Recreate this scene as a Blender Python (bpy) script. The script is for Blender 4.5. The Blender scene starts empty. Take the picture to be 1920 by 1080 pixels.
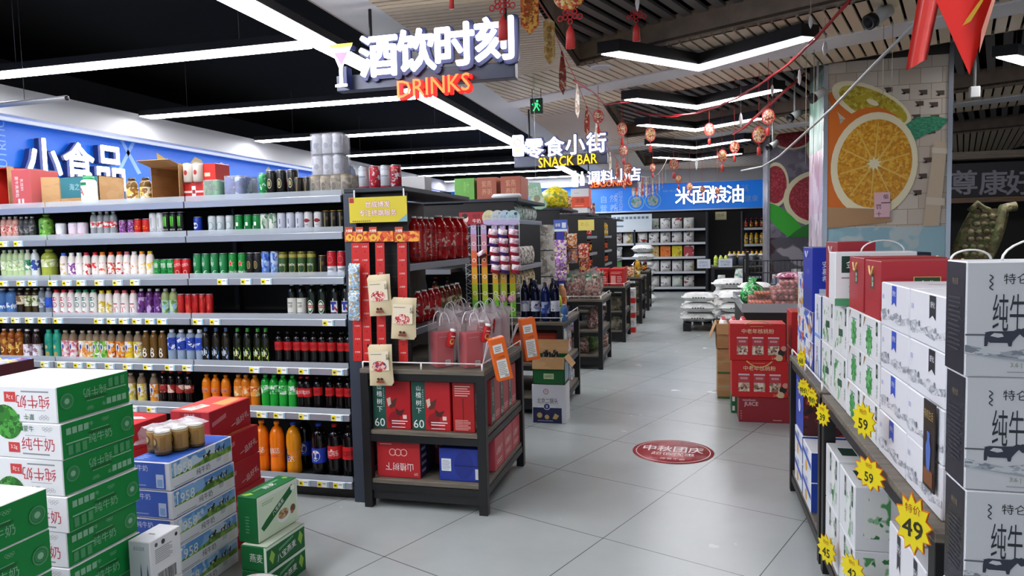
import bpy, math, random
from mathutils import Vector, Matrix, Euler
R0 = random.Random(7)
SC = bpy.context.scene
COL = SC.collection
PI = math.pi

# ---------------------------------------------------------------- camera, world, exposure
FPX, YAW, PITCH, ROLL, EYE = 1322.8, .2495, .07026, -.02276, 1.55
_cy, _sy, _cp, _sp, _cr, _sr = math.cos(YAW), math.sin(YAW), math.cos(PITCH), math.sin(PITCH), math.cos(ROLL), math.sin(ROLL)
FWD = Vector((-_sy*_cp, _cy*_cp, -_sp))
_r0 = Vector((_cy, _sy, 0)); _u0 = _r0.cross(FWD)
RGT = _cr*_r0 + _sr*_u0
UPV = -_sr*_r0 + _cr*_u0
CAMP = Vector((0, 0, EYE))
cd = bpy.data.cameras.new('camera'); cam = bpy.data.objects.new('camera', cd); COL.objects.link(cam)
cd.sensor_width = 36; cd.lens = 36*FPX/1920; cd.clip_start = .05; cd.clip_end = 200
cam.matrix_world = Matrix(((RGT.x, UPV.x, -FWD.x, 0), (RGT.y, UPV.y, -FWD.y, 0), (RGT.z, UPV.z, -FWD.z, EYE), (0, 0, 0, 1)))
SC.camera = cam
SC.view_settings.view_transform = 'Standard'; SC.view_settings.look = 'None'
SC.view_settings.gamma = 1; SC.view_settings.use_curve_mapping = False
SC.view_settings.exposure = 0.42
SC.cycles.max_bounces = 6; SC.cycles.diffuse_bounces = 3; SC.cycles.glossy_bounces = 3
SC.cycles.transparent_max_bounces = 12; SC.cycles.transmission_bounces = 4
SC.cycles.sample_clamp_indirect = 4; SC.cycles.caustics_reflective = False; SC.cycles.caustics_refractive = False
SC.cycles.use_denoising = True
w = bpy.data.worlds.new('world'); SC.world = w; w.use_nodes = True
w.node_tree.nodes['Background'].inputs[0].default_value = (.80, .88, 1, 1)   # soft fill added through the open end behind the camera, as assumed entrance daylight
w.node_tree.nodes['Background'].inputs[1].default_value = .55
LAMP = 24.          # radiance of the ceiling lamps

def meet(px, py, axis, val):
    """The point of the plane axis = val that the photograph shows at pixel (px, py): used to take measurements."""
    d = FWD*FPX + RGT*(px-960) - UPV*(py-540)
    i = 'XYZ'.index(axis)
    return CAMP + d*((val-CAMP[i])/d[i])
def mx(px, py, Y): return meet(px, py, 'Y', Y).x
def mz(px, py, Y): return meet(px, py, 'Y', Y).z

# ---------------------------------------------------------------- materials
def lin(h):
    if not isinstance(h, str): return (h[0], h[1], h[2], 1)
    c = [int(h[i:i+2], 16)/255 for i in (0, 2, 4)]
    return tuple(x/12.92 if x <= .04045 else ((x+.055)/1.055)**2.4 for x in c)+(1,)
MC = {}
def new_mat(key):
    m = bpy.data.materials.new(key); m.use_nodes = True
    nt = m.node_tree; return m, nt, nt.nodes['Principled BSDF']
def M(col, rough=.5, metal=0., spec=.5, emit=0., coat=0.):
    key = f'mat_{col}_{rough}_{metal}_{spec}_{emit}_{coat}'
    if key in MC: return MC[key]
    m, nt, b = new_mat(key)
    b.inputs['Base Color'].default_value = lin(col); b.inputs['Roughness'].default_value = rough
    b.inputs['Metallic'].default_value = metal; b.inputs['Specular IOR Level'].default_value = spec
    b.inputs['Coat Weight'].default_value = coat
    if emit:
        b.inputs['Emission Color'].default_value = lin(col); b.inputs['Emission Strength'].default_value = emit
    MC[key] = m; return m
def N(nt, t, **kw):
    n = nt.nodes.new(t)
    for k, v in kw.items():
        if k.startswith('i_'):
            k = k[2:]; k = int(k) if k.isdigit() else k.replace('_', ' ')
            n.inputs[k].default_value = v
        else: setattr(n, k, v)
    return n
def PR(base, accents, scale=30, rough=.45, th=.52, stretch=(1, 1, 1), kind='noise'):
    """Printed packaging: a base colour with patches of accent colours."""
    key = f'print_{base}_{accents}_{scale}_{rough}_{th}_{stretch}_{kind}'
    if key in MC: return MC[key]
    m, nt, b = new_mat(key); L = nt.links.new
    tc = N(nt, 'ShaderNodeTexCoord'); mp = N(nt, 'ShaderNodeMapping'); mp.inputs['Scale'].default_value = stretch
    oi = N(nt, 'ShaderNodeObjectInfo'); ad = N(nt, 'ShaderNodeVectorMath', operation='ADD')
    L(tc.outputs['Object'], mp.inputs[0]); L(mp.outputs[0], ad.inputs[0]); L(oi.outputs['Random'], ad.inputs[1])
    prev = None; colv = lin(base)
    for i, a in enumerate(accents):
        if kind == 'noise':
            t = N(nt, 'ShaderNodeTexNoise', noise_dimensions='4D'); t.inputs['Scale'].default_value = scale*(1+.5*i); t.inputs['W'].default_value = 3.1*i; t.inputs['Detail'].default_value = 2
            out = t.outputs[0]
        else:
            t = N(nt, 'ShaderNodeTexVoronoi', voronoi_dimensions='4D'); t.inputs['Scale'].default_value = scale*(1+.4*i); t.inputs['W'].default_value = 2.7*i
            out = t.outputs['Color']
        L(ad.outputs[0], t.inputs['Vector'])
        r = N(nt, 'ShaderNodeValToRGB'); r.color_ramp.elements[0].position = th+.02*i; r.color_ramp.elements[1].position = th+.025+.02*i
        L(out, r.inputs[0])
        mixn = N(nt, 'ShaderNodeMix', data_type='RGBA')
        L(r.outputs[0], mixn.inputs[0])
        if prev is None: mixn.inputs[6].default_value = colv
        else: L(prev, mixn.inputs[6])
        mixn.inputs[7].default_value = lin(a); prev = mixn.outputs[2]
    L(prev, b.inputs['Base Color']); b.inputs['Roughness'].default_value = rough
    MC[key] = m; return m
def FILM(col='ffffff', clear=.75, rough=.12, key2=''):
    key = f'film_{col}_{clear}_{rough}'
    if key in MC: return MC[key]
    m = bpy.data.materials.new(key); m.use_nodes = True; nt = m.node_tree; nt.nodes.remove(nt.nodes['Principled BSDF'])
    L = nt.links.new; out = nt.nodes['Material Output']
    tr = N(nt, 'ShaderNodeBsdfTransparent'); tr.inputs[0].default_value = lin(col)
    gl = N(nt, 'ShaderNodeBsdfPrincipled'); gl.inputs['Base Color'].default_value = lin(col); gl.inputs['Roughness'].default_value = rough
    mixs = N(nt, 'ShaderNodeMixShader'); mixs.inputs[0].default_value = 1-clear
    L(tr.outputs[0], mixs.inputs[1]); L(gl.outputs[0], mixs.inputs[2]); L(mixs.outputs[0], out.inputs[0])
    MC[key] = m; return m
def WOOD(c1, c2, scale=6, stretch=(1, 12, 12), rough=.6):
    key = f'wood_{c1}_{c2}_{scale}_{stretch}'
    if key in MC: return MC[key]
    m, nt, b = new_mat(key); L = nt.links.new
    tc = N(nt, 'ShaderNodeTexCoord'); mp = N(nt, 'ShaderNodeMapping'); mp.inputs['Scale'].default_value = stretch
    n = N(nt, 'ShaderNodeTexNoise'); n.inputs['Scale'].default_value = scale; n.inputs['Detail'].default_value = 5
    r = N(nt, 'ShaderNodeValToRGB'); r.color_ramp.elements[0].color = lin(c1); r.color_ramp.elements[1].color = lin(c2)
    r.color_ramp.elements[0].position = .3; r.color_ramp.elements[1].position = .7
    L(tc.outputs['Object'], mp.inputs[0]); L(mp.outputs[0], n.inputs['Vector']); L(n.outputs[0], r.inputs[0]); L(r.outputs[0], b.inputs['Base Color'])
    b.inputs['Roughness'].default_value = rough
    MC[key] = m; return m
def m_floor():
    m, nt, b = new_mat('polished_grey_tile'); L = nt.links.new
    tc = N(nt, 'ShaderNodeTexCoord'); mp = N(nt, 'ShaderNodeMapping')
    s = .785; a = math.atan2(.30, .72)
    mp.vector_type = 'TEXTURE'; mp.inputs['Location'].default_value = (-.144, 4.256, 0); mp.inputs['Rotation'].default_value = (0, 0, -a)
    sp = N(nt, 'ShaderNodeSeparateXYZ'); ds = []
    for k in (0, 1):
        pp = N(nt, 'ShaderNodeMath', operation='PINGPONG'); pp.inputs[1].default_value = s/2; L(sp.outputs[k], pp.inputs[0]); ds.append(pp)
    mn = N(nt, 'ShaderNodeMath', operation='MINIMUM'); L(ds[0].outputs[0], mn.inputs[0]); L(ds[1].outputs[0], mn.inputs[1])
    ls = N(nt, 'ShaderNodeMath', operation='LESS_THAN'); ls.inputs[1].default_value = .0024; L(mn.outputs[0], ls.inputs[0])
    br = N(nt, 'ShaderNodeMix', data_type='RGBA'); br.inputs[6].default_value = lin('a7adac'); br.inputs[7].default_value = lin('4e504e'); L(ls.outputs[0], br.inputs[0])
    n = N(nt, 'ShaderNodeTexNoise'); n.inputs['Scale'].default_value = 2.2; n.inputs['Detail'].default_value = 8; n.inputs['Roughness'].default_value = .6
    r = N(nt, 'ShaderNodeValToRGB'); r.color_ramp.elements[0].color = (.94, .94, .94, 1); r.color_ramp.elements[1].color = (1.03, 1.03, 1.03, 1)
    r.color_ramp.elements[0].position = .3; r.color_ramp.elements[1].position = .68
    mm = N(nt, 'ShaderNodeMix', data_type='RGBA', blend_type='MULTIPLY'); mm.inputs[0].default_value = 1
    L(tc.outputs['Object'], mp.inputs[0]); L(mp.outputs[0], sp.inputs[0]); L(tc.outputs['Object'], n.inputs['Vector'])
    L(n.outputs[0], r.inputs[0]); L(br.outputs[2], mm.inputs[6]); L(r.outputs[0], mm.inputs[7]); L(mm.outputs[2], b.inputs['Base Color'])
    r2 = N(nt, 'ShaderNodeMapRange'); r2.inputs[3].default_value = .22; r2.inputs[4].default_value = .3
    L(n.outputs[0], r2.inputs[0]); L(r2.outputs[0], b.inputs['Roughness'])
    b.inputs['Specular IOR Level'].default_value = .42
    return m

# ---------------------------------------------------------------- mesh gathering
_txt = {}
def text2d(s, bold=0., extr=0.):
    k = (s, bold, extr)
    if k not in _txt:
        c = bpy.data.curves.new('lettering', 'FONT'); c.body = s; c.size = 1; c.align_x = 'CENTER'; c.align_y = 'CENTER'
        c.offset = bold; c.extrude = extr; c.resolution_u = 2
        o = bpy.data.objects.new('lettering', c); COL.objects.link(o)
        dg = bpy.context.evaluated_depsgraph_get(); me = bpy.data.meshes.new_from_object(o.evaluated_get(dg))
        vs = [tuple(v.co) for v in me.vertices]; fs = [tuple(p.vertices) for p in me.polygons]
        bpy.data.objects.remove(o); bpy.data.curves.remove(c); bpy.data.meshes.remove(me)
        if vs:
            x0, x1 = min(v[0] for v in vs), max(v[0] for v in vs); y0, y1 = min(v[1] for v in vs), max(v[1] for v in vs)
            cx, cy_, H = (x0+x1)/2, (y0+y1)/2, max(y1-y0, 1e-6)
            vs = [((x-cx)/H, (y-cy_)/H, z/H) for x, y, z in vs]           # height 1, centred
            W = (x1-x0)/H
        else: W = 1
        _txt[k] = (vs, fs, W)
    return _txt[k]

class G:
    """Collects shapes and links them as one mesh object."""
    def __init__(s): s.v = []; s.f = []; s.m = []; s.sm = []; s.mats = []; s.T = None
    def mi(s, mat):
        if mat not in s.mats: s.mats.append(mat)
        return s.mats.index(mat)
    def add(s, vs, fs, mat, smooth=False):
        o = len(s.v); i = s.mi(mat)
        if s.T is not None: vs = [tuple(s.T @ Vector(v)) for v in vs]
        s.v += vs; s.f += [tuple(a+o for a in f) for f in fs]; s.m += [i]*len(fs); s.sm += [smooth]*len(fs)
    def box(s, x0, y0, z0, x1, y1, z1, mat, b=0.):
        if b <= 0:
            vs = [(x, y, z) for z in (z0, z1) for y in (y0, y1) for x in (x0, x1)]
            s.add(vs, [(0, 2, 3, 1), (4, 5, 7, 6), (0, 1, 5, 4), (1, 3, 7, 5), (3, 2, 6, 7), (2, 0, 4, 6)], mat); return
        vs = []; idx = {}
        X, Y, Z = (x0, x1), (y0, y1), (z0, z1)
        for i in (0, 1):
            for j in (0, 1):
                for k in (0, 1):
                    di, dj, dk = (b if i == 0 else -b), (b if j == 0 else -b), (b if k == 0 else -b)
                    idx[i, j, k] = len(vs)
                    vs += [(X[i], Y[j]+dj, Z[k]+dk), (X[i]+di, Y[j], Z[k]+dk), (X[i]+di, Y[j]+dj, Z[k])]
        V = lambda i, j, k, a: idx[i, j, k]+a
        fs = [(V(0,0,0,0), V(0,0,1,0), V(0,1,1,0), V(0,1,0,0)), (V(1,0,0,0), V(1,1,0,0), V(1,1,1,0), V(1,0,1,0)),
              (V(0,0,0,1), V(1,0,0,1), V(1,0,1,1), V(0,0,1,1)), (V(0,1,0,1), V(0,1,1,1), V(1,1,1,1), V(1,1,0,1)),
              (V(0,0,0,2), V(0,1,0,2), V(1,1,0,2), V(1,0,0,2)), (V(0,0,1,2), V(1,0,1,2), V(1,1,1,2), V(0,1,1,2))]
        for k in (0, 1):
            for j in (0, 1): fs.append((V(0,j,k,1), V(1,j,k,1), V(1,j,k,2), V(0,j,k,2)))
            for i in (0, 1): fs.append((V(i,0,k,0), V(i,1,k,0), V(i,1,k,2), V(i,0,k,2)))
        for i in (0, 1):
            for j in (0, 1): fs.append((V(i,j,0,0), V(i,j,1,0), V(i,j,1,1), V(i,j,0,1)))
        fs += [tuple(V(i,j,k,a) for a in (0, 1, 2)) for i in (0, 1) for j in (0, 1) for k in (0, 1)]
        s.add(vs, fs, mat)
    def lathe(s, prof, mat, n=14, c=(0, 0, 0), caps=True, smooth=True, sx=1., sy=1.):
        vs = []; fs = []
        for r, z in prof:
            for i in range(n):
                a = 2*PI*i/n; vs.append((c[0]+r*sx*math.cos(a), c[1]+r*sy*math.sin(a), c[2]+z))
        for k in range(len(prof)-1):
            for i in range(n):
                j = (i+1) % n; fs.append((k*n+i, k*n+j, (k+1)*n+j, (k+1)*n+i))
        if caps:
            if prof[0][0] > 1e-5: fs.append(tuple(range(n))[::-1])
            if prof[-1][0] > 1e-5: fs.append(tuple((len(prof)-1)*n+i for i in range(n)))
        s.add(vs, fs, mat, smooth)
    def tube(s, pts, r, mat, n=6, closed=False, flat=1.):
        pts = [Vector(p) for p in pts]; vs = []; fs = []; m = len(pts); up = Vector((0, 0, 1)); pv = None
        for i, p in enumerate(pts):
            t = (pts[(i+1) % m] - pts[i-1]) if closed else (pts[min(i+1, m-1)] - pts[max(i-1, 0)])
            t = t.normalized() if t.length > 1e-9 else Vector((0, 0, 1))
            a = t.cross(up if pv is None else pv)
            if a.length < 1e-3: a = t.cross(Vector((1, 0, 0)))
            a.normalize(); bb = a.cross(t).normalized(); pv = bb
            for k in range(n):
                q = 2*PI*k/n; vs.append(tuple(p + a*(r*math.cos(q)) + bb*(r*flat*math.sin(q))))
        for i in range(m if closed else m-1):
            j = (i+1) % m
            for k in range(n): l = (k+1) % n; fs.append((i*n+k, i*n+l, j*n+l, j*n+k))
        if not closed: fs += [tuple(range(n))[::-1], tuple((m-1)*n+k for k in range(n))]
        s.add(vs, fs, mat, True)
    def prism(s, poly, z0, z1, mat):
        """poly: (x, y) outline in plan, from z0 to z1."""
        n = len(poly); vs = [(x, y, z0) for x, y in poly]+[(x, y, z1) for x, y in poly]
        s.add(vs, [tuple(range(n))[::-1], tuple(range(n, 2*n))]+[(i, (i+1) % n, n+(i+1) % n, n+i) for i in range(n)], mat)
    def sheet(s, P, nu, nv, mat, smooth=True, thick=0.):
        """P(u, v) for u, v in 0..1 gives a point; a closed two-sided skin when thick > 0."""
        for d in ((0, thick) if thick else (0,)):
            vs = []
            for j in range(nv+1):
                for i in range(nu+1):
                    p = Vector(P(i/nu, j/nv))
                    if d: p = p + Vector((0, d, 0))
                    vs.append(tuple(p))
            s.add(vs, [(j*(nu+1)+i, j*(nu+1)+i+1, (j+1)*(nu+1)+i+1, (j+1)*(nu+1)+i) for j in range(nv) for i in range(nu)], mat, smooth)
    def flat(s, vs2, fs, frame, mat, off=0., depth=None):
        """2-D shape on a plane; frame = (origin, u, v), off along the normal u x v."""
        o, u, v = (Vector(a) for a in frame); n = u.cross(v).normalized()
        s.add([tuple(o+u*p[0]+v*p[1]+n*(off+(p[2] if len(p) > 2 else 0))) for p in vs2], fs, mat)
    def text(s, t, frame, h, mat, bold=.0, off=.0008, maxw=None, rot=0., extr=0.):
        vs, fs, W = text2d(t, 0., extr)
        if not vs: return
        sx = h
        if maxw and W*h > maxw: sx = maxw/W
        c, q = math.cos(rot), math.sin(rot)
        dirs = [(0, 0)] + ([(bold*math.cos(k*PI/4), bold*math.sin(k*PI/4)) for k in range(8)] if bold else [])
        for k, (dx, dy) in enumerate(dirs):
            s.flat([((x+dx)*sx*c-(y+dy)*h*q, (x+dx)*sx*q+(y+dy)*h*c, z*h) for x, y, z in vs], fs, frame, mat, off+k*2e-5)
    def mesh(s, name):
        me = bpy.data.meshes.new(name); me.from_pydata(s.v, [], s.f)
        for m in s.mats: me.materials.append(m)
        me.polygons.foreach_set('material_index', s.m); me.polygons.foreach_set('use_smooth', s.sm); me.update()
        return me
    def build(s, name, parent=None, loc=(0, 0, 0)):
        return obj(name, s.mesh(name), parent, loc)
def obj(name, me, parent=None, loc=(0, 0, 0), rot=(0, 0, 0)):
    o = bpy.data.objects.new(name, me); COL.objects.link(o); o.parent = parent; o.location = loc; o.rotation_euler = rot
    return o
def tag(o, label, cat, group=None):
    o['label'] = label; o['category'] = cat
    if group: o['group'] = group
    return o
def thing(name, label, cat, loc=(0, 0, 0), rot=0., group=None):
    o = bpy.data.objects.new(name, None); COL.objects.link(o); o.empty_display_size = .05
    o.location = loc; o.rotation_euler = (0, 0, rot) if not isinstance(rot, tuple) else rot
    return tag(o, label, cat, group)
def struct(name, g, loc=(0, 0, 0)):
    o = g.build(name, None, loc); o['kind'] = 'structure'; return o
ORD = ['first', 'second', 'third', 'fourth', 'fifth', 'sixth', 'seventh', 'eighth', 'ninth', 'tenth', 'eleventh', 'twelfth', 'thirteenth', 'fourteenth', 'fifteenth']
CNT = ['zero', 'one', 'two', 'three', 'four', 'five', 'six', 'seven', 'eight', 'nine', 'ten', 'eleven', 'twelve', 'thirteen', 'fourteen', 'fifteen', 'sixteen', 'seventeen', 'eighteen', 'nineteen', 'twenty']
def nth(i, n, frm='from left'):
    frm = frm.replace('from the ', 'from ')
    if n == 1: return ''
    return f', {ORD[i]} of {CNT[n]} {frm}'
def disc(r, n=20, cx=0, cy=0, ry=None):
    return [(cx+r*math.cos(2*PI*i/n), cy+(ry or r)*math.sin(2*PI*i/n)) for i in range(n)], [tuple(range(n))]
def ring(r0, r1, n=20, cx=0, cy=0, k=1.):
    vs = [(cx+r*math.cos(2*PI*i/n), cy+k*r*math.sin(2*PI*i/n)) for r in (r0, r1) for i in range(n)]
    return vs, [(i, (i+1) % n, n+(i+1) % n, n+i) for i in range(n)]
def star(r0, r1, n=5, ph=PI/2, cx=0, cy=0):
    return [(cx+(r0 if i % 2 == 0 else r1)*math.cos(ph+PI*i/n), cy+(r0 if i % 2 == 0 else r1)*math.sin(ph+PI*i/n)) for i in range(2*n)]
def fan(poly):
    cx = sum(p[0] for p in poly)/len(poly); cy = sum(p[1] for p in poly)/len(poly); n = len(poly)
    return [(cx, cy)]+list(poly), [(0, 1+i, 1+(i+1) % n) for i in range(n)]
def clip(poly, a, b, c):
    """Keep the part of a convex outline where a*x + b*y <= c."""
    out = []
    for i in range(len(poly)):
        p, q = poly[i], poly[(i+1) % len(poly)]; dp, dq = a*p[0]+b*p[1]-c, a*q[0]+b*q[1]-c
        if dp <= 0: out.append(p)
        if dp*dq < 0: t = dp/(dp-dq); out.append((p[0]+t*(q[0]-p[0]), p[1]+t*(q[1]-p[1])))
    return out
# ================================================================ THE ROOM
WHITE = M('e4e3e6', .6); BLK = M('08080a', .8, spec=.2); BLK2 = M('121214', .5)
GLOW = M('f8f8fd', .5, emit=LAMP)
g = G(); g.box(-9, -7, -.1, 12, 21, 0, m_floor()); struct('floor', g)
g = G(); g.box(-9, -7, 3.95, 12, 21, 4.05, M('050506', .9, spec=.1)); struct('ceiling', g)
g = G(); g.box(-9, -7, 0, -8.4, 21, 3.95, M('26282c', .8)); struct('wall_left', g)
g = G(); g.box(-9, 20.12, 0, 12, 20.6, 3.95, M('0c0d10', .7)); struct('wall_back', g)
g = G(); g.box(11.6, -7, 0, 12, 21, 3.95, M('141210', .8)); struct('wall_right', g)

# soffits over the wall signs (left and back)
g = G(); g.box(-8.4, -7, 2.97, -6.95, 20.12, 3.27, WHITE); struct('trim_left_soffit', g)
g = G(); g.box(-6.95, 19.75, 2.95, 6.0, 20.12, 3.30, M('c9cacf', .6)); struct('trim_back_soffit', g)
g = G(); g.box(-7.18, -6.9, 2.945, -7.1, 19.6, 2.97, M('aab0ff', .5, emit=1.0))
o = g.build('cove_light'); tag(o, 'pale blue light strip tucked under the soffit above the blue wall sign', 'light')

# the long plaster band between the black ceiling and the slats
g = G(); g.box(-2.66, -6, 3.3, -2.27, 19.75, 3.95, WHITE); g.box(-2.74, -6, 3.34, -2.66, 19.75, 3.42, M('b9aaa0', .7)); struct('trim_ceiling_band', g)

# slatted ceiling, its beams and its dark recesses
SL_ = M('e0cdb2', .5); SLD = WOOD('8b7a68', 'a08c77', 4, (2, 2, 2)); GAP = M('0b0a09', .9, spec=.1); RECS = M('6c6664', .6)
def slats(gg, poly, direction, pitch, width, z, mat, th=.02):
    d = Vector((direction[0], direction[1])).normalized(); nrm = Vector((d.y, -d.x))
    lo = min(nrm.x*x+nrm.y*y for x, y in poly); hi = max(nrm.x*x+nrm.y*y for x, y in poly)
    t = math.floor(lo/pitch)*pitch
    while t < hi:
        p = clip(clip(poly, nrm.x, nrm.y, t+width), -nrm.x, -nrm.y, -t)
        if len(p) > 2: gg.prism(p, z, z+th, mat)
        t += pitch
def DL(c, x, k=.55): return c-k*(x+1.1)
def ceil_z(x, y):
    u = y+.55*(x+1.1)
    return 3.525 if x > -1.1 and any(a < u < b for a, b in ((-9, 7.33), (9.54, 12.9), (15., 18.3))) else 3.305
XA, XB, XR = -2.27, -1.1, 7.0
DD = (.33, 1)
FARS = ((7.33, 8.28, 8.72, 9.54), (12.9, 13.75, 14.2, 15.0))
g = G()
slats(g, [(XA, -5), (XB, -5), (XB, 7.33), (XA, 7.68)], (1, 0), .078, .062, 3.3, SL_)
nearc = None
for (f0, b0, b1, n0) in FARS:
    slats(g, [(XA, DL(f0, XB)+.35), (XB, f0), (XR, DL(f0, XR)), (XR, DL(b0, XR, .53)), (XA, DL(b0, XA, .53))], DD, .105, .082, 3.3, SL_)
    slats(g, [(XB, DL(b1, XB, .53)), (XR, DL(b1, XR, .53)), (XR, DL(n0, XR)), (XB, n0)], DD, .105, .082, 3.3, SL_)
    slats(g, [(XA, DL(b1, XA, .53)), (XB, DL(b1, XB, .53)), (XB, n0), (XB, n0+.25), (XA, n0+.7)], DD, .105, .082, 3.3, SL_)
slats(g, [(XA, 10.26), (XB, 9.8), (XB, 12.9), (XA, 13.25)], (1, 0), .078, .066, 3.3, SL_)
slats(g, [(XA, 15.7), (XB, 15.2), (XB, 18.3), (XA, 18.6)], (1, 0), .078, .066, 3.3, SL_)
slats(g, [(XA, 18.6), (XB, 18.3), (XR, DL(18.3, XR)), (XR, 19.75), (XA, 19.75)], DD, .105, .082, 3.3, SL_)
g.prism([(XA, -5), (XB, -5), (XB, 19.7), (XA, 19.7)], 3.335, 3.36, GAP)
for (f0, b0, b1, n0) in FARS:
    g.prism([(XB, f0), (XR, DL(f0, XR)), (XR, DL(n0, XR)), (XB, n0)], 3.335, 3.36, GAP)
g.prism([(XB, 18.3), (XR, DL(18.3, XR)), (XR, 19.75), (XB, 19.75)], 3.335, 3.36, GAP)
struct('trim_slats', g)
g = G()
for (f0, b0, b1, n0) in FARS:
    g.prism([(XA, DL(b0, XA, .53)), (XR, DL(b0, XR, .53)), (XR, DL(b1, XR, .53)), (XA, DL(b1, XA, .53))], 3.285, 3.33, WHITE)
struct('trim_beam', g)
g = G()
recs = [(-5, 7.33), (9.54, 12.9), (15.0, 18.3)]
for q, (a, b) in enumerate(recs):
    poly = [(XB, a), (XR, a if q == 0 else DL(a, XR)), (XR, DL(b, XR)), (XB, b)]
    slats(g, poly, (.37, 1), .16, .085, 3.52, RECS, .03)
    e = .03; n = len(poly)
    for i in (0, 2, 3):
        p, r_ = Vector(poly[i]), Vector(poly[(i+1) % n]); t = (r_-p).normalized(); nn = Vector((t.y, -t.x))*e
        g.prism([tuple(p), tuple(r_), tuple(r_+nn), tuple(p+nn)], 3.3, 3.56, SLD)
    g.prism(poly, 3.62, 3.65, GAP)
struct('trim_recess', g)

# pillars wrapped in fruit posters
def poster(g_, X0, X1, Z0, Z1, Y, shapes):
    fr = ((X0, Y, Z0), (1, 0, 0), (0, 0, 1)); W, H = X1-X0, Z1-Z0
    for k, (poly, mat) in enumerate(shapes):
        vs, fs = fan([(x*W, y*H) for x, y in poly]) if len(poly) > 4 else ([(x*W, y*H) for x, y in poly], [tuple(range(len(poly)))])
        g_.flat(vs, fs, fr, mat, .0003*(k+1))
def ell(cx, cy, rx, ry, rot=0, n=36, a0=0, a1=2*PI):
    c, q = math.cos(rot), math.sin(rot); out = []
    for i in range(n):
        a = a0+(a1-a0)*i/(n if a1-a0 > 6.2 else n-1); x, y = rx*math.cos(a), ry*math.sin(a); out.append((cx+x*c-y*q, cy+x*q+y*c))
    return out
def inside(poly): return [(min(1, max(0, x)), min(1, max(0, y))) for x, y in poly]
def m_weave():
    m, nt, b = new_mat('bamboo_weave_print'); L = nt.links.new
    tc = N(nt, 'ShaderNodeTexCoord'); mp = N(nt, 'ShaderNodeMapping'); mp.inputs['Rotation'].default_value = (PI/2, .1, 0)
    br = N(nt, 'ShaderNodeTexBrick', offset=.5)
    for k, v in (('Scale', 1), ('Mortar Size', .004), ('Brick Width', .2), ('Row Height', .16)): br.inputs[k].default_value = v
    br.inputs['Color1'].default_value = lin('d3c8ba'); br.inputs['Color2'].default_value = lin('c3b4a2'); br.inputs['Mortar'].default_value = lin('a8977f')
    L(tc.outputs['Object'], mp.inputs[0]); L(mp.outputs[0], br.inputs['Vector']); L(br.outputs[0], b.inputs['Base Color']); b.inputs['Roughness'].default_value = .35
    return m
WEAVE = m_weave()
FLESH = PR('d99a1c', ('e6b23c', 'c98410'), 22, .3, .5, (1, 1, 1)); FLESH2 = PR('b8a526', ('c9bb4a', 'a08a18'), 18, .3)
RIND = M('d9701c', .3); PITH = M('ece2bd', .35); LEAF = PR('2f7d5c', ('4aa07a',), 30, .3, .5, (1, 1, 5))
SILV = M('b9bec8', .25, .8)
def pillar(name, x0, x1, y0, y1, front, side_mats):
    g_ = G(); g_.box(x0, y0, 0, x1, y1, 3.95, M('35302b', .5)); front(g_, x0, x1, y0)
    for i, (za, zb, mm) in enumerate(side_mats): g_.box(x0-.004, y0+.03, za, x0-.001, y1-.03, zb, mm)
    for xx in (x0, x1):
        g_.box(xx-.022, y0-.022, 0, xx+.022, y0+.02, 3.6, SILV)
    return struct(name, g_)
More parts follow.
